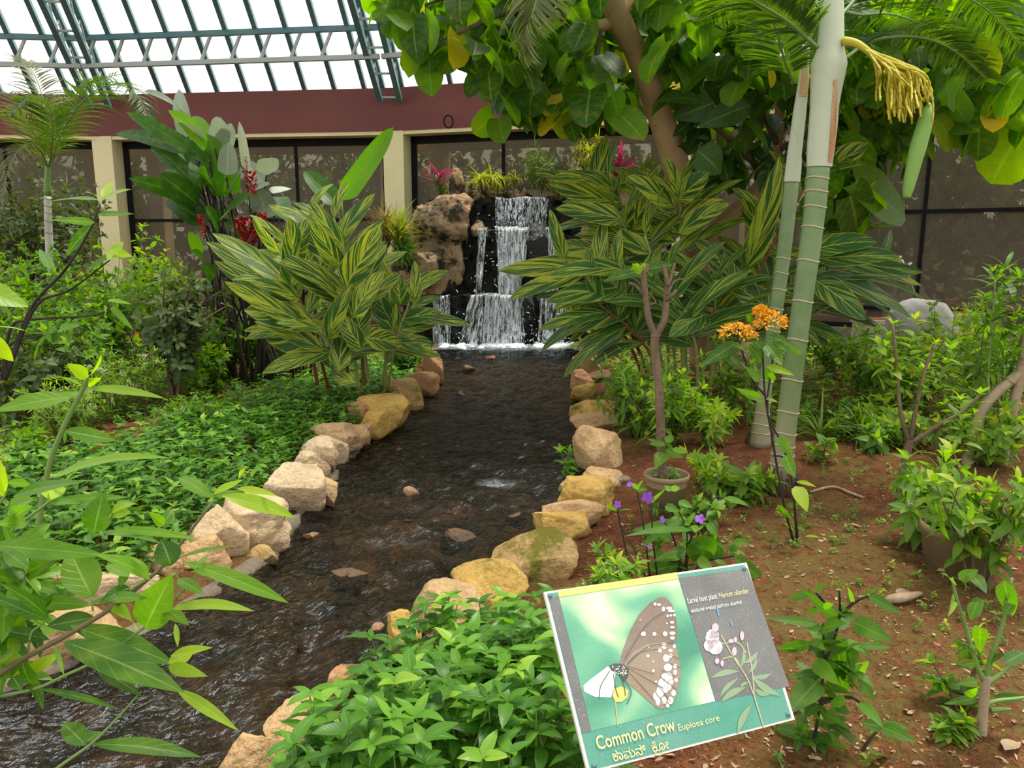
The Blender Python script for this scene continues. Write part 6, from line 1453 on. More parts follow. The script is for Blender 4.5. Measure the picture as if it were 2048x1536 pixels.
# ------------------------------------------------------------------ left side
# ---------------- striped ginger, left clump
CL = [((640, 798), (572, 488), None, 7.2, 11), ((720, 796), (662, 462), None, 7.4, 11), ((742, 786), (668, 436), 8.0, 7.8, 9, .9), ((662, 796), (600, 600), None, 6.9, 7, .85), ((700, 800), (690, 610), None, 7.0, 7, .8), ((770, 790), (788, 575), None, 7.3, 8, .85),
      ((760, 788), (828, 610), None, 7.3, 7, .8), ((690, 796), (560, 570), None, 7.0, 8), ((730, 792), (708, 520), None, 7.6, 9, .9), ((705, 800), (640, 660), None, 6.8, 6, .7), ((680, 790), (620, 430), 8.0, 8.0, 9)]
CL = [(*c[:4], max(4, int(c[4] * .6)), .85) for c in CL]
ginger('striped_ginger', 'yellow-striped ginger clump on the left bank in front of the red-flowered plant', CL, .80, .235, 'vari', 11, G(700, 796))
zl = lambda x, y: (x / 1.36, 260 + y / 1.36)
GL = [((810, 440), (588, 288), 56), ((815, 475), (573, 312), 58), ((830, 505), (596, 364), 56), ((835, 530), (622, 418), 46), ((850, 520), (674, 492), 76), ((850, 580), (718, 542), 84), ((790, 430), (788, 248), 84), ((765, 335), (690, 238), 30), ((800, 340), (845, 245), 60), ((955, 455), (732, 340), 60), ((960, 480), (768, 364), 66), ((928, 375), (850, 250), 50), ((925, 370), (790, 250), 44), ((940, 430), (1032, 268), 76), ((950, 475), (1048, 318), 80), ((960, 510), (1042, 388), 64), ((965, 530), (868, 372), 74), ((970, 560), (1000, 440), 48), ((930, 335), (800, 214), 46), ((938, 325), (850, 200), 44), ((990, 565), (1088, 582), 60), ((985, 565), (895, 545), 46), ((900, 650), (880, 556), 46), ((920, 655), (932, 540), 54), ((880, 600), (700, 525), 50), ((880, 440), (860, 290), 60), ((820, 400), (700, 330), 50), ((985, 600), (920, 500), 50), ((970, 690), (910, 670), 36)]
par = [o for o in COL.objects if o.name.startswith('striped_ginger') and o.parent is None][-1]
ml = MB(); rr_ = np.random.default_rng(3); leaf_list(ml, 'ginger', [(zl(*a), zl(*b), w / 1.36, rr_.random()) for a, b, w in GL], 7.0, nt=12, nu=2, seed=45, dY=.4, bend=.45, fold=.14); ml.build('leaf_blades', M['vari'], par)
gl = thing('ginger_sprig', 'pale striped ginger sprig with pink buds at the right side of the left clump', 'plant', G(775, 790)); r = np.random.default_rng(5)
ml = MB(); leaf_list(ml, 'ginger', [((780, 640), (752, 585), 34, .3), ((800, 610), (795, 555), 36, .5), ((815, 615), (880, 595), 26, .7), ((800, 640), (880, 625), 32, .6), ((800, 660), (868, 650), 26, .2), ((790, 680), (850, 705), 24, .4), ((785, 660), (740, 590), 38, .8)], 7.3, seed=6); ml.build('leaf_blades', M['vari_dark'], gl)
mb = MB(); mb.tube(spline([G(775, 790), D(790, 690, 7.35), D(820, 600, 7.3)], 10), np.linspace(.014, .006, 10), 6); mb.build('cane', M['pale_stem'], gl)
mf = MB(); flower_head(mf, D(820, 592, 7.3), .05, 26, r, flat=1); mf.build('flower', M['pinkish'], gl)

# ---------------- tall paddle-leaved clump with red flowers
z7 = lambda x, y: (230 + x / 2.603, 170 + y / 2.603)
hb = G(470, 772); Yh = 8.6; hc = thing('red_ginger', 'tall dark paddle-leaved clump with red flower spikes in front of the left window', 'plant', hb); r = np.random.default_rng(15)
HG = [((400, 330), (335, 35), 68, .4), ((420, 300), (418, 48), 78, .6), ((520, 330), (550, 180), 84, .8), ((540, 360), (602, 208), 74, .5), ((580, 470), (588, 308), 74, .2), ((600, 600), (662, 450), 92, .2), ((685, 440), (648, 203), 34, 1), ((775, 515), (690, 408), 64, .3), ((788, 470), (808, 385), 78, .9), ((790, 660), (735, 530), 90, .4), ((820, 565), (908, 540), 54, .8), ((830, 680), (700, 600), 60, .5), ((700, 560), (800, 520), 50, .4), ((350, 150), (160, 40), 52, .1)]
HP = [((475, 330), (285, 140), 72, .9), ((490, 350), (412, 172), 86, .88), ((500, 400), (82, 155), 62, .55), ((430, 360), (22, 258), 68, .2), ((535, 470), (482, 265), 96, .68), ((565, 580), (565, 402), 118, .62), ((555, 700), (692, 590), 118, .55), ((400, 510), (330, 335), 68, .9), ((440, 535), (432, 398), 90, .5), ((862, 695), (850, 588), 96, .45),
      ((430, 620), (238, 470), 104, .1), ((430, 660), (255, 560), 94, .05), ((480, 730), (280, 600), 104, .1), ((405, 510), (200, 320), 76, .15), ((420, 580), (88, 490), 64, .2), ((540, 750), (470, 640), 70, .15), ((500, 720), (560, 610), 70, .1), ((440, 885), (388, 768), 48, .93), ((468, 940), (398, 870), 54, .5), ((520, 1000), (455, 935), 60, .45), ((520, 560), (470, 430), 80, .2), ((480, 470), (370, 300), 80, .15), ((600, 760), (700, 700), 80, .2), ((450, 700), (340, 640), 80, .1), ((520, 1060), (410, 1040), 60, .3), ((600, 1090), (700, 1060), 60, .2), ((640, 800), (760, 760), 70, .2), ((500, 830), (420, 780), 60, .2)]
for lst, mt_, nm, sd_ in ((HG, 'grey_paddle_leaf', 'pale_leaf_blades', 1), (HP, 'paddle_leaf', 'leaf_blades', 2)):
    ml = MB(); leaf_list(ml, 'paddle', [(z7(*a), z7(*b), w / 2.603, t) for a, b, w, t in lst], Yh, nt=10, nu=2, seed=20 + sd_, dY=.7, bend=.45, fold=.2, ws=1.2); ml.build(nm, M[mt_], hc)
ms = MB()
for a, b, w, t in HG + HP:
    p = D(*z7(*a), Yh); ft = G(r.uniform(425, 600), r.uniform(740, 775)); ft = np.array([ft[0], min(ft[1], 9.4), 0]); ms.tube(spline([ft, lerp(ft, p, .5) + [0, .05, .15], p], 10), np.linspace(.015, .008, 10), 6)
for k in range(26):
    ft = np.array([*(G(r.uniform(420, 620), r.uniform(740, 778))[:2]), 0]); tp = ft + [r.normal() * .15, r.normal() * .1, r.uniform(.9, 1.6)]; ms.tube(spline([ft, lerp(ft, tp, .5), tp], 5), [.016, .015, .014, .012, .010], 6)
setp(ms.build('stem', M['dark_stem'], hc))
for (x, y), w, h in [((712, 520), 36, 90), ((698, 770), 64, 96), ((640, 735), 26, 50), ((765, 705), 34, 50), ((455, 750), 22, 90), ((683, 420), 14, 60), ((725, 1140), 30, 30), ((692, 1030), 40, 30), ((440, 705), 16, 40)]:
    c = D(*z7(x, y), Yh - .75); s = 2.603 * ppm(Yh) * .8; n = 90; mf = MB(); z = r.uniform(-.5, .5, n); az = r.uniform(0, 6.28, n); d = np.stack([np.cos(az), np.sin(az), np.full(n, .25)], 1)
    p = c + np.stack([np.cos(az) * w * .25 / s * np.sqrt(1 - (2 * z) ** 2 * .8), np.sin(az) * w * .25 / s, z * h / s], 1); leaves(mf, tmpl('petal', 3, 1), p, d, UPV + d * .1, w * .5 / s, w * .34 / s, -.5, .3, 0, None, 0, r); mf.build('flower_spike', M['red_flower'], hc)
bp = thing('paddle_leaf_plant', 'two big green paddle leaves standing between the ginger and the cream column', 'plant', G(690, 745)); ml = MB()

for it in [((677, 412), (612, 346), 38, .55, 0, .2), ((683, 400), (781, 262), 36, .86, 0, .1)]:
    ml = MB(); leaf_list(ml, 'paddle', [it], 8.9, nt=14, nu=3, seed=3, bend=.35, fold=.25); ml.build('leaf_blade', M['paddle_leaf'], bp)
mb = MB(); ft = np.array([*G(690, 745)[:2], 0])
for e in ((677, 412), (683, 400)): mb.tube(spline([ft, lerp(ft, D(*e, 8.9), .6) + [.05, 0, 0], D(*e, 8.9)], 10), np.linspace(.028, .010, 10), 7)
mb.build('stem', M['green_stem'], bp)

# ---------------- small grey-trunked palm
pb5 = D(98, 600, 10.6); pb5[2] = 0; sp5 = thing('young_palm', 'young palm with a slim grey trunk at the far left', 'palm', pb5); r = np.random.default_rng(25); Yl = 10.6
tq = spline([pb5, D(98, 480, Yl), D(95, 390, Yl)], 14); mb = MB(); mb.tube(tq, np.linspace(.055, .044, 14), 14); mb.build('trunk', M['grey_bark'], sp5)
mb = MB(); mb.tube(spline(wpts([(95, 392, Yl), (95, 350, Yl), (97, 318, Yl)]), 8), np.linspace(.046, .028, 8), 12); mb.build('crownshaft', M['green_stem'], sp5)
for j, f in enumerate((.55, .65, .75, .85, .95)): ring_at(sp5, tq, np.linspace(.055, .044, 14), f, 'brown_stem', .004)
for pts, ll, n, mt_, dr in [([(97, 335, Yl), (118, 280, 10.4), (150, 222, 10.2), (190, 182, 10.0), (238, 170, 9.8), (278, 196, 9.7), (300, 252, 9.6)], .62, 54, 'palm_leaf', 1.2), ([(95, 335, Yl), (70, 270, 10.4), (30, 232, 10.2), (-30, 240, 10.0)], .6, 46, 'dry_palm_leaf', 1.0), ([(95, 330, Yl), (90, 250, 10.8), (84, 190, 11.0), (60, 135, 11.2), (25, 112, 11.3)], .55, 40, 'dry_palm_leaf', 1.3),
                        ([(95, 335, Yl), (80, 300, 10.2), (50, 290, 9.9), (20, 330, 9.7), (5, 400, 9.6)], .5, 44, 'dry_palm_leaf', 1.0), ([(98, 330, Yl), (110, 270, 11), (140, 210, 11.3), (170, 170, 11.5), (230, 150, 11.6)], .5, 40, 'palm_leaf', 1.1), ([(94, 330, Yl), (60, 240, 11), (10, 190, 11.2), (-60, 190, 11.3)], .55, 40, 'dry_palm_leaf', 1.1), ([(98, 335, Yl), (105, 280, 10.2), (100, 230, 10.0), (60, 200, 9.8), (20, 230, 9.6)], .5, 44, 'palm_leaf', 1.1)]:
    frond(sp5, wpts(pts), ll, n, mt_, r, dr, width=.026)

# ---------------- shrubs of the left bed
for i, (px, Y, yt, sp, leaf, lab, kw) in enumerate([
    (90, 13.6, 300, 1.6, 'dark_shrub_leaf', 'tall dense dark hedge shrub with orange flowers in front of the left window', dict(stems=40, side=5, nleaf=9, L=.16, W=.09, flowers='orange', nfl=4, flr=.07)),
    (-30, 10.5, 420, 1.0, 'shrub_leaf', 'green shrub with small leaves at the far left edge under the young palm', dict(stems=22)),
    (160, 10.0, 455, 1.0, 'shrub_leaf', 'broad green shrub around the grey palm trunk', dict(stems=26, L=.17, W=.09, flowers='purple', nfl=4, flr=.04)),
    (290, 9.6, 430, .75, 'light_shrub_leaf', 'tall light-tipped shrub with upright stems before the left cream column', dict(stems=12, kind='lance', L=.20, W=.065, nleaf=9, tint=(.0, 1))),
    (215, 8.6, 500, .7, 'shrub_leaf', 'mid green shrub with lilac flowers in front of the left cream column', dict(stems=22, flowers='lilac', nfl=5)),
    (60, 8.4, 520, .9, 'shrub_leaf', 'wide shrub with purple flowers at the left edge behind the tall bare stem', dict(stems=24, L=.15, W=.08, flowers='purple', nfl=3)),
    (330, 7.4, 495, .36, 'dark_shrub_leaf', 'dark grey-green shrub on two thin trunks left of the red-flowered clump', dict(stems=12, side=5, nleaf=8, kind='obovate', L=.20, W=.08, stem='brown_bark', low=.42, srad=.02, tint=(0, 1))),
    (430, 8.6, 600, .5, 'shrub_leaf', 'leafy green shrub at the feet of the red-flowered clump', dict(stems=16)),
    (535, 8.8, 640, .45, 'shrub_leaf', 'low green shrub right of the red-flowered clump', dict(stems=14, flowers='lilac', nfl=3)),
    (130, 7.2, 600, .65, 'shrub_leaf', 'green shrub with white flower heads behind the tall bare stem', dict(stems=20, flowers='lilac', nfl=8)),
    (20, 6.6, 640, .6, 'dark_shrub_leaf', 'dark green shrub at the left edge above the foreground leaves', dict(stems=16, L=.16, W=.08)),
    (235, 6.7, 690, .45, 'light_shrub_leaf', 'thin-leaved light shrub with lilac flowers at the edge of the green cover', dict(kind='lance', L=.12, W=.022, stems=20, flowers='lilac', nfl=5)),
    (100, 5.9, 740, .55, 'light_shrub_leaf', 'feathery thin-leaved shrub with lilac flowers at the left edge', dict(kind='lance', L=.12, W=.02, stems=24, flowers='lilac', nfl=6)),
    (330, 6.3, 800, .35, 'shrub_leaf', 'low wispy shrub under the two thin brown trunks', dict(kind='lance', L=.10, W=.022, stems=14)),
    (400, 7.9, 690, .30, 'light_shrub_leaf', 'light green shrub between the two thin trunks and the black canes', dict(stems=10)),
    (30, 5.2, 860, .35, 'shrub_leaf', 'low shrub on the bare soil at the left edge', dict(stems=10, L=.12, W=.05)),
    (130, 9.2, 560, .8, 'shrub_leaf', 'leafy shrub behind the wide purple-flowered one at the left', dict(stems=22, L=.14, W=.07)),
    (480, 10.5, 590, .8, 'dark_shrub_leaf', 'dark shrub behind the red-flowered clump', dict(stems=20, L=.2, W=.09)),
    (690, 12.8, 560, .6, 'shrub_leaf', 'green shrub beside the cream column behind the striped ginger', dict(stems=14)),
    (810, 9.6, 668, .28, 'cover_leaf', 'dense bright green mound by the last stones on the left bank', dict(stems=40, L=.06, W=.03, nleaf=8)),
]):
    k = dict(leaf=leaf, seed=300 + i, stems=14, side=3, nleaf=6, L=.17, W=.08, tint=(0, .9)); k.update(kw); k['group'] = 'leafy shrubs of the left bed'
    bushpx(px, Y, yt, sp, 'leafy_shrub', lab, 'shrub', **k)
# two thin trunks under the dark shrub
# ---------------- green cover of the left bed
LP_ = [(-60, 1000), (60, 930), (200, 905), (330, 870), (420, 840), (560, 790), (640, 770), (700, 740), (780, 720), (858, 700), (845, 760), (770, 800), (720, 830), (690, 870), (640, 880), (600, 900), (560, 960), (520, 985), (440, 1020), (370, 1060), (330, 1110), (240, 1150), (130, 1190), (40, 1230), (-60, 1260)]
pts = px_scatter(LP_, .085, np.random.default_rng(42)); pts = np.array([p for p in pts if p[0] < edge_l(p[1]) - .22])
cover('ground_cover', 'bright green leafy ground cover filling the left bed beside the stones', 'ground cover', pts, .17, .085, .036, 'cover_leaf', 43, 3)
# ---------------- green cover in front, left of the sign
RP = [(560, 1560), (700, 1420), (700, 1390), (760, 1330), (830, 1290), (860, 1250), (960, 1255), (1040, 1260), (1085, 1290), (1120, 1380), (1150, 1480), (1230, 1560), (1250, 1640), (560, 1640)]
pts = px_scatter(RP, .075, np.random.default_rng(52)); pts = np.array([p for p in pts if p[0] > edge_r(p[1]) + .10])
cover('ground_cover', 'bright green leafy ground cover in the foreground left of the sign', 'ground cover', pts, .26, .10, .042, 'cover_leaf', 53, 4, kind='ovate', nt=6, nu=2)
# small weeds on the soil and loose gravel
RW = [(1260, 960), (1700, 900), (2048, 960), (2048, 1536), (1560, 1536), (1500, 1130), (1230, 1120)]
pts = px_scatter(RW, .13, np.random.default_rng(62)); pts = np.array([p for p in pts if noise.noise(Vector((p[0] * 1.1, p[1] * 1.1, 9))) > .0])
cover('low_weeds', 'patches of tiny weeds over the red soil on the right', 'weeds', pts, .04, .030, .016, 'light_shrub_leaf', 63, 2, nt=2)
pts = px_scatter([(1180, 690), (1250, 680), (1700, 680), (2040, 680), (2048, 900), (1600, 880), (1260, 860)], .16, np.random.default_rng(66)); pts = np.array([p for p in pts if p[0] > edge_r(p[1]) + .4 and p[1] < 13.2 - .62 * (p[0] - 3.1) - .6])
cover('low_weeds', 'low leafy undergrowth below the shrubs at the back of the right bed', 'weeds', pts, .16, .08, .035, 'light_shrub_leaf', 67, 3, nt=3)
pts = px_scatter([(-50, 700), (300, 690), (640, 690), (870, 672), (860, 700), (600, 780), (420, 830), (-50, 920)], .15, np.random.default_rng(68))
cover('low_weeds', 'low leafy undergrowth below the shrubs of the left bed', 'weeds', pts, .14, .09, .03, 'shrub_leaf', 69, 3, nt=3)
r = np.random.default_rng(64); mb = MB()
for k in range(900):
    p = G(r.uniform(1150, 2100), r.uniform(850, 1560)) if k % 4 else G(r.uniform(0, 620), r.uniform(720, 950))
    if edge_l(p[1]) - .3 < p[0] < edge_r(p[1]) + .3: continue
    s = r.uniform(.003, .009) * np.array([1, 1, .6]); mb.add(ICO3_V[:0].reshape(-1, 3)) if 0 else None
    v = np.array([[1, 0, 0], [-1, 0, 0], [0, 1, 0], [0, -1, 0], [0, 0, 1], [0, 0, -1.]]) * s * r.uniform(.7, 1.3, (6, 1)) + [p[0], p[1], gh(p[0], p[1]) + .003]
    mb.add(v, None, [[0, 2, 4], [2, 1, 4], [1, 3, 4], [3, 0, 4], [2, 0, 5], [1, 2, 5], [3, 1, 5], [0, 3, 5]])
o = mb.build('gravel', M['red_stone'], smooth=False, loc=(1.5, 4, 0)); setp(o, 'fine gravel and grit scattered over the red soil', 'gravel', None, 'stuff')
r = np.random.default_rng(65); P = []
while len(P) < 1500:
    p = G(r.uniform(1150, 2150), r.uniform(830, 1600))
    if p[0] > edge_r(p[1]) + .25: P.append([p[0], p[1], gh(p[0], p[1]) + .006])
n = len(P); az = r.uniform(0, 6.28, n); ml = MB(); l = r.uniform(.008, .035, n)
leaves(ml, tmpl('ovate', 3, 1), P, np.stack([np.cos(az), np.sin(az), r.uniform(-.1, .3, n)], 1), UPV + r.normal(size=(n, 3)) * .3, l, l * r.uniform(.12, .5, n), r.uniform(-.5, .8, n), .2, 0, None, 0, r)
o = ml.build('leaf_litter', M['drywood'], loc=(1.5, 3.5, 0)); setp(o, 'crumbs of dry leaf and twig littering the red soil', 'litter', None, 'stuff')
def on_ground(px, py): p = G(px, py); p[2] = gh(p[0], p[1]); return p
mb = MB(); mb.tube(spline([on_ground(1620, 978) + [0, 0, .01], on_ground(1665, 972) + [0, 0, .012], on_ground(1700, 982) + [0, 0, .012], on_ground(1726, 992) + [0, 0, .008]], 16), .009, 7); o = mb.build('root', M['drywood'], loc=on_ground(1670, 978)); setp(o, 'thin root lying on the red soil right of the nearest palm', 'root')
mb = MB(); mb.tube(spline([on_ground(1770, 1212) + [0, 0, .02], on_ground(1810, 1208) + [0, 0, .03], on_ground(1842, 1200) + [0, 0, .02]], 10), [.010, .02, .022, .024, .022, .02, .018, .015, .012, .006], 8); o = mb.build('driftwood', M['drywood'], loc=on_ground(1800, 1208)); setp(o, 'broken piece of dry wood on the soil below the clay pot', 'wood')
for i, (a, b, lab) in enumerate([((1790, 1195), (1835, 1190), 'curled dry leaf lying beside the broken dry wood'), ((1300, 930), (1340, 938), 'pale dry leaf behind the brown pot rim'), ((1700, 1060), (1722, 1064), 'small dry leaf on the open red soil'), ((2010, 1500), (2040, 1470), 'tan fallen leaf in the bottom right corner')]):
    p, q = on_ground(*a) + [0, 0, .012], on_ground(*b) + [0, 0, .012]; ml = MB(); leaves(ml, tmpl('ovate', 6, 2), [p], [q - p], [UPV], np.linalg.norm(q - p), np.linalg.norm(q - p) * .4, .4, .3, .06, .5, 0, np.random.default_rng(i)); o = ml.build('fallen_leaf', M['drywood'], loc=p); setp(o, lab, 'leaf', 'fallen leaves on the soil')
for i, (x, y, w, mat, lab) in enumerate([(1240, 940, 50, 'mortar', 'flat pale stone in the soil left of the brown pot'), (1640, 1092, 12, 'sand', 'round pebble on the red soil right of the orange-flowered shrub'), (1880, 1155, 16, 'sand', 'pebble in front of the clay pot'), (1874, 1292, 16, 'brick', 'orange pebble on the open soil at the right'), (1940, 1530, 24, 'sand', 'pale stone at the bottom edge near the forked plant'), (1400, 925, 34, 'sand', 'brown stone behind the pot among the seedlings'), (1752, 1490, 12, 'red_stone', 'small reddish pebble below the leafy plant by the sign')]):
    p = on_ground(x, y); W = w / ppm(p[1]); stone('pebble', lab, 'pebble', mat, p + [0, 0, W * .12], (W, W * .8, W * .45), 950 + i, 'loose stones on the right bed', fine=False)

# ---------------- plants round the top of the fall and at the column
r = np.random.default_rng(91)
for (px, py, Y, h, n, L, W, mat, heads, lab, kw) in [
    (768, 520, 13.0, .55, 60, .62, .022, 'spiky_red', 4, 'reddish spiky-leaved plant in front of the cream column by the fall', dict(el=(20, 85), bend=.6)),
    (803, 515, 13.0, .50, 60, .60, .026, 'spiky_green', 4, 'yellow-green spiky plant between the column and the cracked boulder', dict(el=(20, 85), bend=.7)),
    (878, 400, 14.5, .40, 16, .48, .075, 'spiky_pink', 1, 'pink-leaved cordyline on the left top of the fall', dict(el=(25, 80), kind='lance')),
    (1238, 392, 14.0, .42, 26, .62, .10, 'spiky_pink', 2, 'large pink cordyline on the right top of the fall', dict(el=(15, 80), kind='lance')),
    (965, 385, 14.4, .25, 44, .40, .030, 'spiky_yellow', 4, 'yellow drooping dracaena behind the top stones, left of the mullion', dict(el=(0, 70), bend=1.6, spread=.3)),
    (1030, 388, 14.5, .25, 40, .40, .030, 'spiky_yellow', 3, 'yellow drooping dracaena behind the peaked top stone', dict(el=(0, 70), bend=1.6, spread=.25)),
    (1135, 390, 14.3, .35, 44, .38, .030, 'spiky_yellow', 4, 'yellow-green dracaena on the top right of the fall', dict(el=(0, 70), bend=1.6, spread=.35)),
    (1195, 390, 14.2, .95, 50, .42, .030, 'spiky_yellow', 4, 'tall yellow tufted dracaena rising to the window lintel', dict(el=(0, 70), bend=1.7, spread=.3)),
]:
    b = D(px, py, Y); rosette('spiky_plant', lab, b, h, n, L, W, mat, r, 'spiky plants round the waterfall', heads=heads, **kw)
for i, (px, py, Y, yt, sp, leaf, lab, kw) in enumerate([(1080, 395, 14.5, 290, .6, 'grass', 'tall feathery thin-leaved plant behind the top of the fall', dict(kind='strap', L=.35, W=.018, stems=12, side=3, nleaf=9, bend=1.2)), (805, 530, 12.9, 470, .25, 'cover_leaf', 'leafy fern spilling over the brown rock left of the fall', dict(kind='strap', L=.3, W=.03, stems=14, side=1, nleaf=6, bend=1.5)),
    (885, 395, 14.6, 345, .3, 'grass', 'twiggy plant under the pink cordyline on the top of the fall', dict(kind='lance', L=.12, W=.02, stems=8)), (1290, 400, 14.2, 300, .6, 'light_shrub_leaf', 'light shrub right of the large pink cordyline against the window', dict(stems=12)), (1150, 660, 12.6, 610, .25, 'grass', 'wiry grass growing from the dark rock at the right foot of the fall', dict(kind='strap', L=.3, W=.012, stems=8, side=1))]):
    b = D(px, py, Y); h = D(px, yt, Y)[2] - b[2]; k = dict(leaf=leaf, seed=500 + i, stems=10, side=2, nleaf=7, L=.12, W=.05); k.update(kw); bush('leafy_plant', lab, 'plant', b, h, sp, **k)

# ---------------- tall bare stem with a few big leaves (left foreground)
gb = G(60, 1260); gb = np.array([D(60, 900, 2.5)[0], 2.5, 0.0]); Yi = 2.5; ts = thing('tall_stem_plant', 'tall bare green stem with big leaves at the left edge, above the green cover', 'plant', gb)
stems(ts, [[(60, 1180, 2.5), (92, 957, 2.5), (125, 860, 2.5), (165, 780, 2.5), (175, 750, 2.5)]], .010, .007, 'green_stem')
z8 = lambda x, y: (x / 3.2, 380 + y / 3.2)
TL = [((545, 1270), (1032, 1332), 66, .85), ((470, 1320), (-20, 1415), 110, .75), ((330, 1330), (520, 1300), 44, .8), ((560, 1200), (435, 1115), 76, .95), ((570, 1190), (708, 1128), 40, .9), ((540, 1265), (398, 1200), 36, .85), ((570, 1265), (642, 1205), 50, .9), ((410, 1540), (725, 1600), 90, .6)]
ml = MB(); leaf_list(ml, 'lance', [(z8(*a), z8(*b), w / 3.2, t) for a, b, w, t in TL], 2.48, nt=12, nu=3, seed=81, dY=.15, wave=.02); ml.build('foliage', M['front_leaf'], ts)
gb = np.array([D(-120, 700, 2.2)[0], 2.2, 0.0]); eb = thing('edge_branch', 'leafy branch entering from the left photo edge with a big bright leaf and yellowing ones', 'branch', gb)
ml = MB(); leaf_list(ml, 'ovate', [((-60, 575), (52, 612), 52, .85), ((-20, 655), (48, 662), 14, 1.0), ((-30, 670), (24, 720), 30, 1.0)], 2.2, nt=10, nu=2, seed=5, dY=.1)
ml.build('foliage', M['front_leaf'], eb); mb = MB(); mb.tube(spline([gb, D(-110, 760, 2.2), D(-60, 590, 2.2)], 10), np.linspace(.014, .006, 10), 7); mb.tube(spline([D(-110, 760, 2.2), D(-20, 665, 2.2)], 5), .005, 6); mb.build('stem', M['brown_stem'], eb)
# long bare twigs of the left shrub
tw = D(20, 720, 4.6); tw[2] = 0; lb_ = thing('arching_branch_shrub', 'dark arching twigs with leafy tips reaching up to the left cream column', 'shrub', tw); Yi = 4.6
stems(lb_, [[(10, 760, 4.6), (60, 620, 4.6), (130, 540, 4.6), (180, 460, 4.6), (200, 410, 4.6)], [(10, 760, 4.6), (70, 615, 4.6), (140, 580, 4.6), (220, 520, 4.6)], [(5, 760, 4.6), (20, 660, 4.6), (60, 640, 4.6), (190, 630, 4.6), (225, 610, 4.6)], [(10, 760, 4.6), (20, 690, 4.6), (90, 670, 4.6)]], .012, .004, 'dark_stem')
AL = [((195, 400), (98, 405), 18, .7), ((200, 405), (260, 380), 16, .95), ((196, 395), (170, 385), 12, .8), ((190, 445), (105, 440), 14, .7), ((195, 430), (265, 428), 12, .5), ((185, 450), (135, 510), 22, .3), ((215, 520), (245, 485), 18, .9), ((225, 505), (262, 512), 16, .95), ((222, 510), (175, 545), 14, .5), ((215, 600), (260, 608), 12, .85), ((220, 610), (265, 658), 12, .8), ((215, 615), (215, 635), 18, .8), ((100, 540), (80, 500), 20, .6), ((60, 560), (30, 530), 20, .5), ((120, 660), (160, 650), 18, .6), ((90, 670), (70, 720), 16, .3), ((205, 395), (225, 365), 14, .95)]
ml = MB(); leaf_list(ml, 'ovate', AL, 4.55, seed=12, dY=.25); ml.build('foliage', M['front_leaf'], lb_)

# ---------------- the big foreground branch
Yb = 1.42; fb = np.array([D(-420, 1300, Yb)[0], Yb, 0.0]); br = thing('foreground_shrub', 'leafy shrub in the left foreground, its branches reaching across the stream', 'shrub', fb)
z5 = lambda x, y: (x / 2.342, 880 + y / 2.342)
def st5(lst, r0, r1, mat):
    mb = MB(); mb.tube(spline([D(*z5(x, y), Yb + dy) for x, y, dy in lst], 24), np.linspace(r0, r1, 24), 8); mb.build('stem', M[mat], br)
mb = MB(); mb.tube(spline([fb, D(-360, 1420, Yb), D(-120, 1380, Yb), D(*z5(0, 1100), Yb)], 20), np.linspace(.02, .0065, 20), 8); mb.build('stem', M['brown_stem'], br)
st5([(-5, 1100, 0), (100, 1030, 0), (330, 905, 0), (530, 782, 0), (700, 645, .02), (760, 592, .03), (850, 480, .04), (1000, 285, .06)], .0062, .0028, 'brown_stem')
st5([(-300, 1250, .05), (0, 1200, .05), (180, 1160, .05), (300, 1105, .05), (440, 1038, .05), (640, 905, .04), (770, 795, .04), (915, 640, .04), (915, 595, .04)], .0042, .0018, 'green_stem')
st5([(160, 1640, -.05), (270, 1536, -.05), (430, 1420, -.05), (560, 1290, -.04), (660, 1180, -.04)], .0042, .0016, 'green_stem')
st5([(-60, 500, .1), (0, 480, .1), (70, 410, .1), (230, 290, .1), (270, 240, .1)], .0042, .0024, 'green_stem'); st5([(-60, 640, .12), (0, 580, .12), (40, 500, .12), (120, 400, .12)], .004, .002, 'green_stem')
st5([(435, 800, 0), (430, 740, 0)], .0025, .0018, 'green_stem'); st5([(700, 650, .02), (620, 690, .0), (560, 710, 0)], .002, .0015, 'green_stem'); st5([(770, 480, .06), (770, 380, .06)], .002, .0015, 'green_stem')
st5([(130, 990, .03), (150, 900, .03), (210, 840, .03), (110, 740, .03)], .003, .0018, 'green_stem'); st5([(800, 700, .03), (830, 690, .03), (830, 640, .03), (770, 590, .03)], .0014, .0012, 'green_stem'); st5([(-40, 330, .1), (20, 260, .1), (20, 130, .1)], .004, .003, 'green_stem')
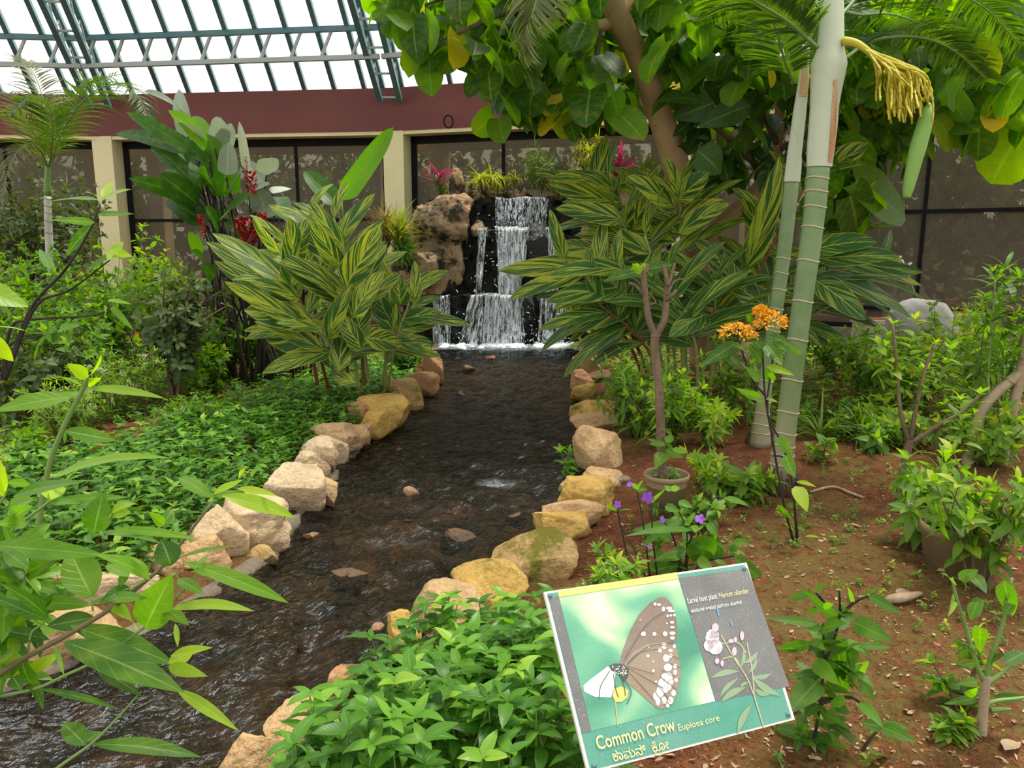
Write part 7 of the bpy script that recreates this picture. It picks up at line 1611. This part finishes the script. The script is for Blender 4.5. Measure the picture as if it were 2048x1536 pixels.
FL5 = [((1000, 272), (842, 180), 62, .7), ((1040, 262), (1366, 358), 74, .9), ((1010, 262), (1145, 250), 40, .75), ((1110, 228), (1292, 262), 36, .95), ((540, 418), (908, 462), 42, .8), ((800, 590), (755, 470), 120, .15), ((800, 576), (1098, 500), 38, .6), ((860, 572), (1332, 756), 76, .72), ((480, 436), (740, 482), 44, .6), ((-40, 492), (462, 535), 92, .7), ((432, 740), (330, 520), 160, .62), ((704, 656), (450, 540), 66, .75), ((700, 640), (585, 548), 56, .85), ((680, 880), (800, 640), 165, .72), ((830, 650), (950, 722), 54, .6), ((808, 792), (1174, 802), 64, .88), ((770, 800), (882, 866), 64, .65), ((690, 740), (440, 760), 56, .6), ((610, 690), (470, 760), 60, .3), ((430, 775), (170, 770), 70, .72), ((520, 800), (630, 885), 120, .85), ((440, 830), (230, 870), 84, .12), ((230, 935), (-20, 890), 62, .35), ((330, 870), (798, 1045), 120, .40), ((300, 945), (834, 1172), 150, .38), ((830, 1170), (1102, 1352), 54, .88), ((790, 1045), (905, 985), 70, .93), ((800, 1010), (985, 975), 48, .95), ((790, 1060), (962, 1104), 60, .9), ((822, 860), (832, 965), 24, .9), ((460, 1070), (655, 1195), 66, .2), ((430, 1425), (918, 1482), 84, .45), ((400, 1430), (300, 1330), 96, .4), ((390, 1420), (470, 1370), 70, .3), ((110, 1030), (-10, 1030), 60, .92), ((105, 1025), (150, 1140), 120, .45), ((60, 1110), (100, 1170), 70, .3), ((180, 1165), (530, 1255), 36, .3), ((225, 835), (10, 680), 60, .4), ((215, 840), (-20, 740), 60, .45), ((300, 725), (0, 670), 74, .45), ((235, 570), (85, 655), 84, .5), ((135, 605), (20, 515), 66, .6), ((60, 265), (372, 200), 60, .55), ((240, 285), (585, 270), 40, .7), ((235, 300), (375, 300), 40, .75), ((240, 285), (215, 205), 66, .96), ((240, 280), (290, 220), 60, .97), ((125, 390), (-10, 395), 66, .75), ((20, 265), (45, 125), 36, .95), ((10, 260), (-5, 90), 44, .97), ((30, 200), (140, 210), 40, .8), ((440, 435), (450, 335), 118, .55), ((440, 430), (520, 345), 70, .7), ((520, 365), (635, 300), 46, .9), ((530, 350), (612, 340), 50, .85), ((770, 400), (700, 340), 46, .7), ((770, 390), (805, 325), 50, .5), ((770, 440), (640, 420), 30, .7), ((250, 178), (775, 88), 62, .82), ((40, 330), (150, 280), 90, .8), ((60, 380), (150, 310), 80, .75), ((140, 730), (90, 640), 60, .4), ((240, 620), (290, 560), 40, .5), ((1120, 200), (1150, 140), 36, .97), ((1000, 250), (1130, 190), 34, .9), ((600, 640), (500, 590), 60, .8), ((560, 690), (600, 600), 40, .75), ((920, 600), (975, 540), 30, .7), ((900, 620), (960, 640), 36, .7), ((-10, 1050), (-60, 900), 100, .3), ((260, 960), (300, 1100), 22, .7)]
ml = MB(); leaf_list(ml, 'lance', [(z5(*a), z5(*b), w / 2.342, t) for a, b, w, t in FL5], Yb, nt=14, nu=3, seed=91, dY=.10, wave=.05, bend=.5, fold=.22); ml.build('foliage', M['front_leaf'], br)
r = np.random.default_rng(97)
for (x0, y0), (x1, y1), n in [((-120, 760), (120, 640), 5), ((-140, 900), (200, 820), 5), ((-120, 1000), (60, 930), 4), ((-160, 620), (60, 520), 5), ((-140, 1120), (120, 1090), 3)]:
    a = spline([D(*z5(x0, y0), Yb + .1), D(*z5((x0 + x1) / 2, (y0 + y1) / 2 + 12), Yb + .08), D(*z5(x1, y1), Yb + .06)], 10); mb = MB(); mb.tube(a, np.linspace(.003, .0016, 10), 6); mb.build('stem', M['green_stem'], br)
    ml = MB(); stem_leaves(ml, a, 'lance', n, .125, .045, .15, True, (10, 50), .6, .2, .04, rg=r, nt=10, nu=2, tint=(.1, .75), tip=3); ml.build('foliage', M['front_leaf'], br)
for x, y in ((1150, 160), (285, 220), (10, 110), (1005, 260)):
    mf = MB(); flower_head(mf, D(*z5(x, y), Yb + .05), .012, 26, np.random.default_rng(int(x)), flat=1.2); mf.build('flower_bud', M['spiky_yellow'], br)

# ---------------- ring on the beam
rc = D(897, 243, 15.02); a = np.linspace(0, 2 * math.pi, 25); mb = MB(); mb.tube(np.stack([rc[0] + .085 * np.cos(a), np.full(25, rc[1]) + .01 * np.sin(a * 3), rc[2] + .115 * np.sin(a)], 1), .014, 7, cap=False); mb.tube([rc + [0, .06, .115], rc + [0, 0, .115]], .01, 6)
o = mb.build('metal_ring', M['black'], loc=rc); setp(o, 'small dark metal ring hanging on the maroon beam', 'ring')
# ------------------------------------------------------------------ trees outside, seen through the mesh panes
r = np.random.default_rng(71)
for i, (px, Y, h, sp, n, lab) in enumerate([
    (60, 20, 4.9, 3.0, 2550, 'dark leafy tree outside behind the leftmost window'), (330, 21, 4.9, 2.2, 1105, 'yellowish leafy tree outside at the left end of the second window'), (500, 20.5, 4.9, 2.4, 1700, 'dark tree outside behind the red-flowered clump'), (690, 20, 4.9, 2.2, 1700, 'dense dark tree outside behind the window left of the cream column'),
    (900, 19.5, 4.9, 1.8, 1360, 'dark tree outside behind the tall slab on the fall'), (1080, 20, 4.9, 1.8, 1360, 'dark tree outside behind the middle mullion above the fall'), (1260, 19, 4.9, 1.8, 714, 'open-branched tree outside behind the large pink cordyline'), (1480, 17, 4.9, 1.8, 1190, 'grey-green tree outside between the leaning trunk and the palms'),
    (1760, 16, 4.9, 2.0, 1615, 'dark tree outside behind the hanging palm spathe'), (1990, 15, 4.9, 2.0, 1870, 'dark tree outside behind the right window')]):
    b = D(px, 490, Y); b[2] = 0; t = thing('outside_tree', lab, 'tree', b, 'trees outside the windows'); n = int(n * .85); mb = MB(); mb.tube(spline([b, b + [.1, 0, h * .4], b + [.0, 0, h * .8]], 8), np.linspace(.16, .05, 8), 8)
    for k in range(7):
        a = r.uniform(0, 6.28); mb.tube(spline([b + [0, 0, h * r.uniform(.2, .5)], b + [math.cos(a) * sp * .5, math.sin(a) * sp * .4, h * .6], b + [math.cos(a) * sp * .9, math.sin(a) * sp * .5, h * r.uniform(.6, .9)]], 7), np.linspace(.05, .015, 7), 5)
    mb.build('trunk', M['dark_stem'], t); ml = MB(); d = unit(r.normal(size=(n, 3))); p = b + [0, 0, h * .5] + d * np.array([sp, sp * .6, h * .52]) * r.uniform(.3, 1, (n, 1)); ok = p[:, 2] > .1; p = p[ok]; m = len(p)
    leaves(ml, tmpl('ovate', 3, 1), p, unit(r.normal(size=(m, 3)) - [0, 0, .4]), r.normal(size=(m, 3)) + UPV, r.uniform(.22, .42, m), .16, .5, .15, 0, None, 0, r); ml.build('foliage', M['outside_leaf'], t)
mb = MB(); c = D(1900, 490, 19)
mb.box([c[0] + 2.5, 21.5, 1.1], (16, .2, 2.2)); o = mb.build('boundary_wall', M['planter'], smooth=False, loc=(c[0] + 2.5, 21.5, 0)); setp(o, 'plain low grey-brown wall outside beyond the right window', 'wall')
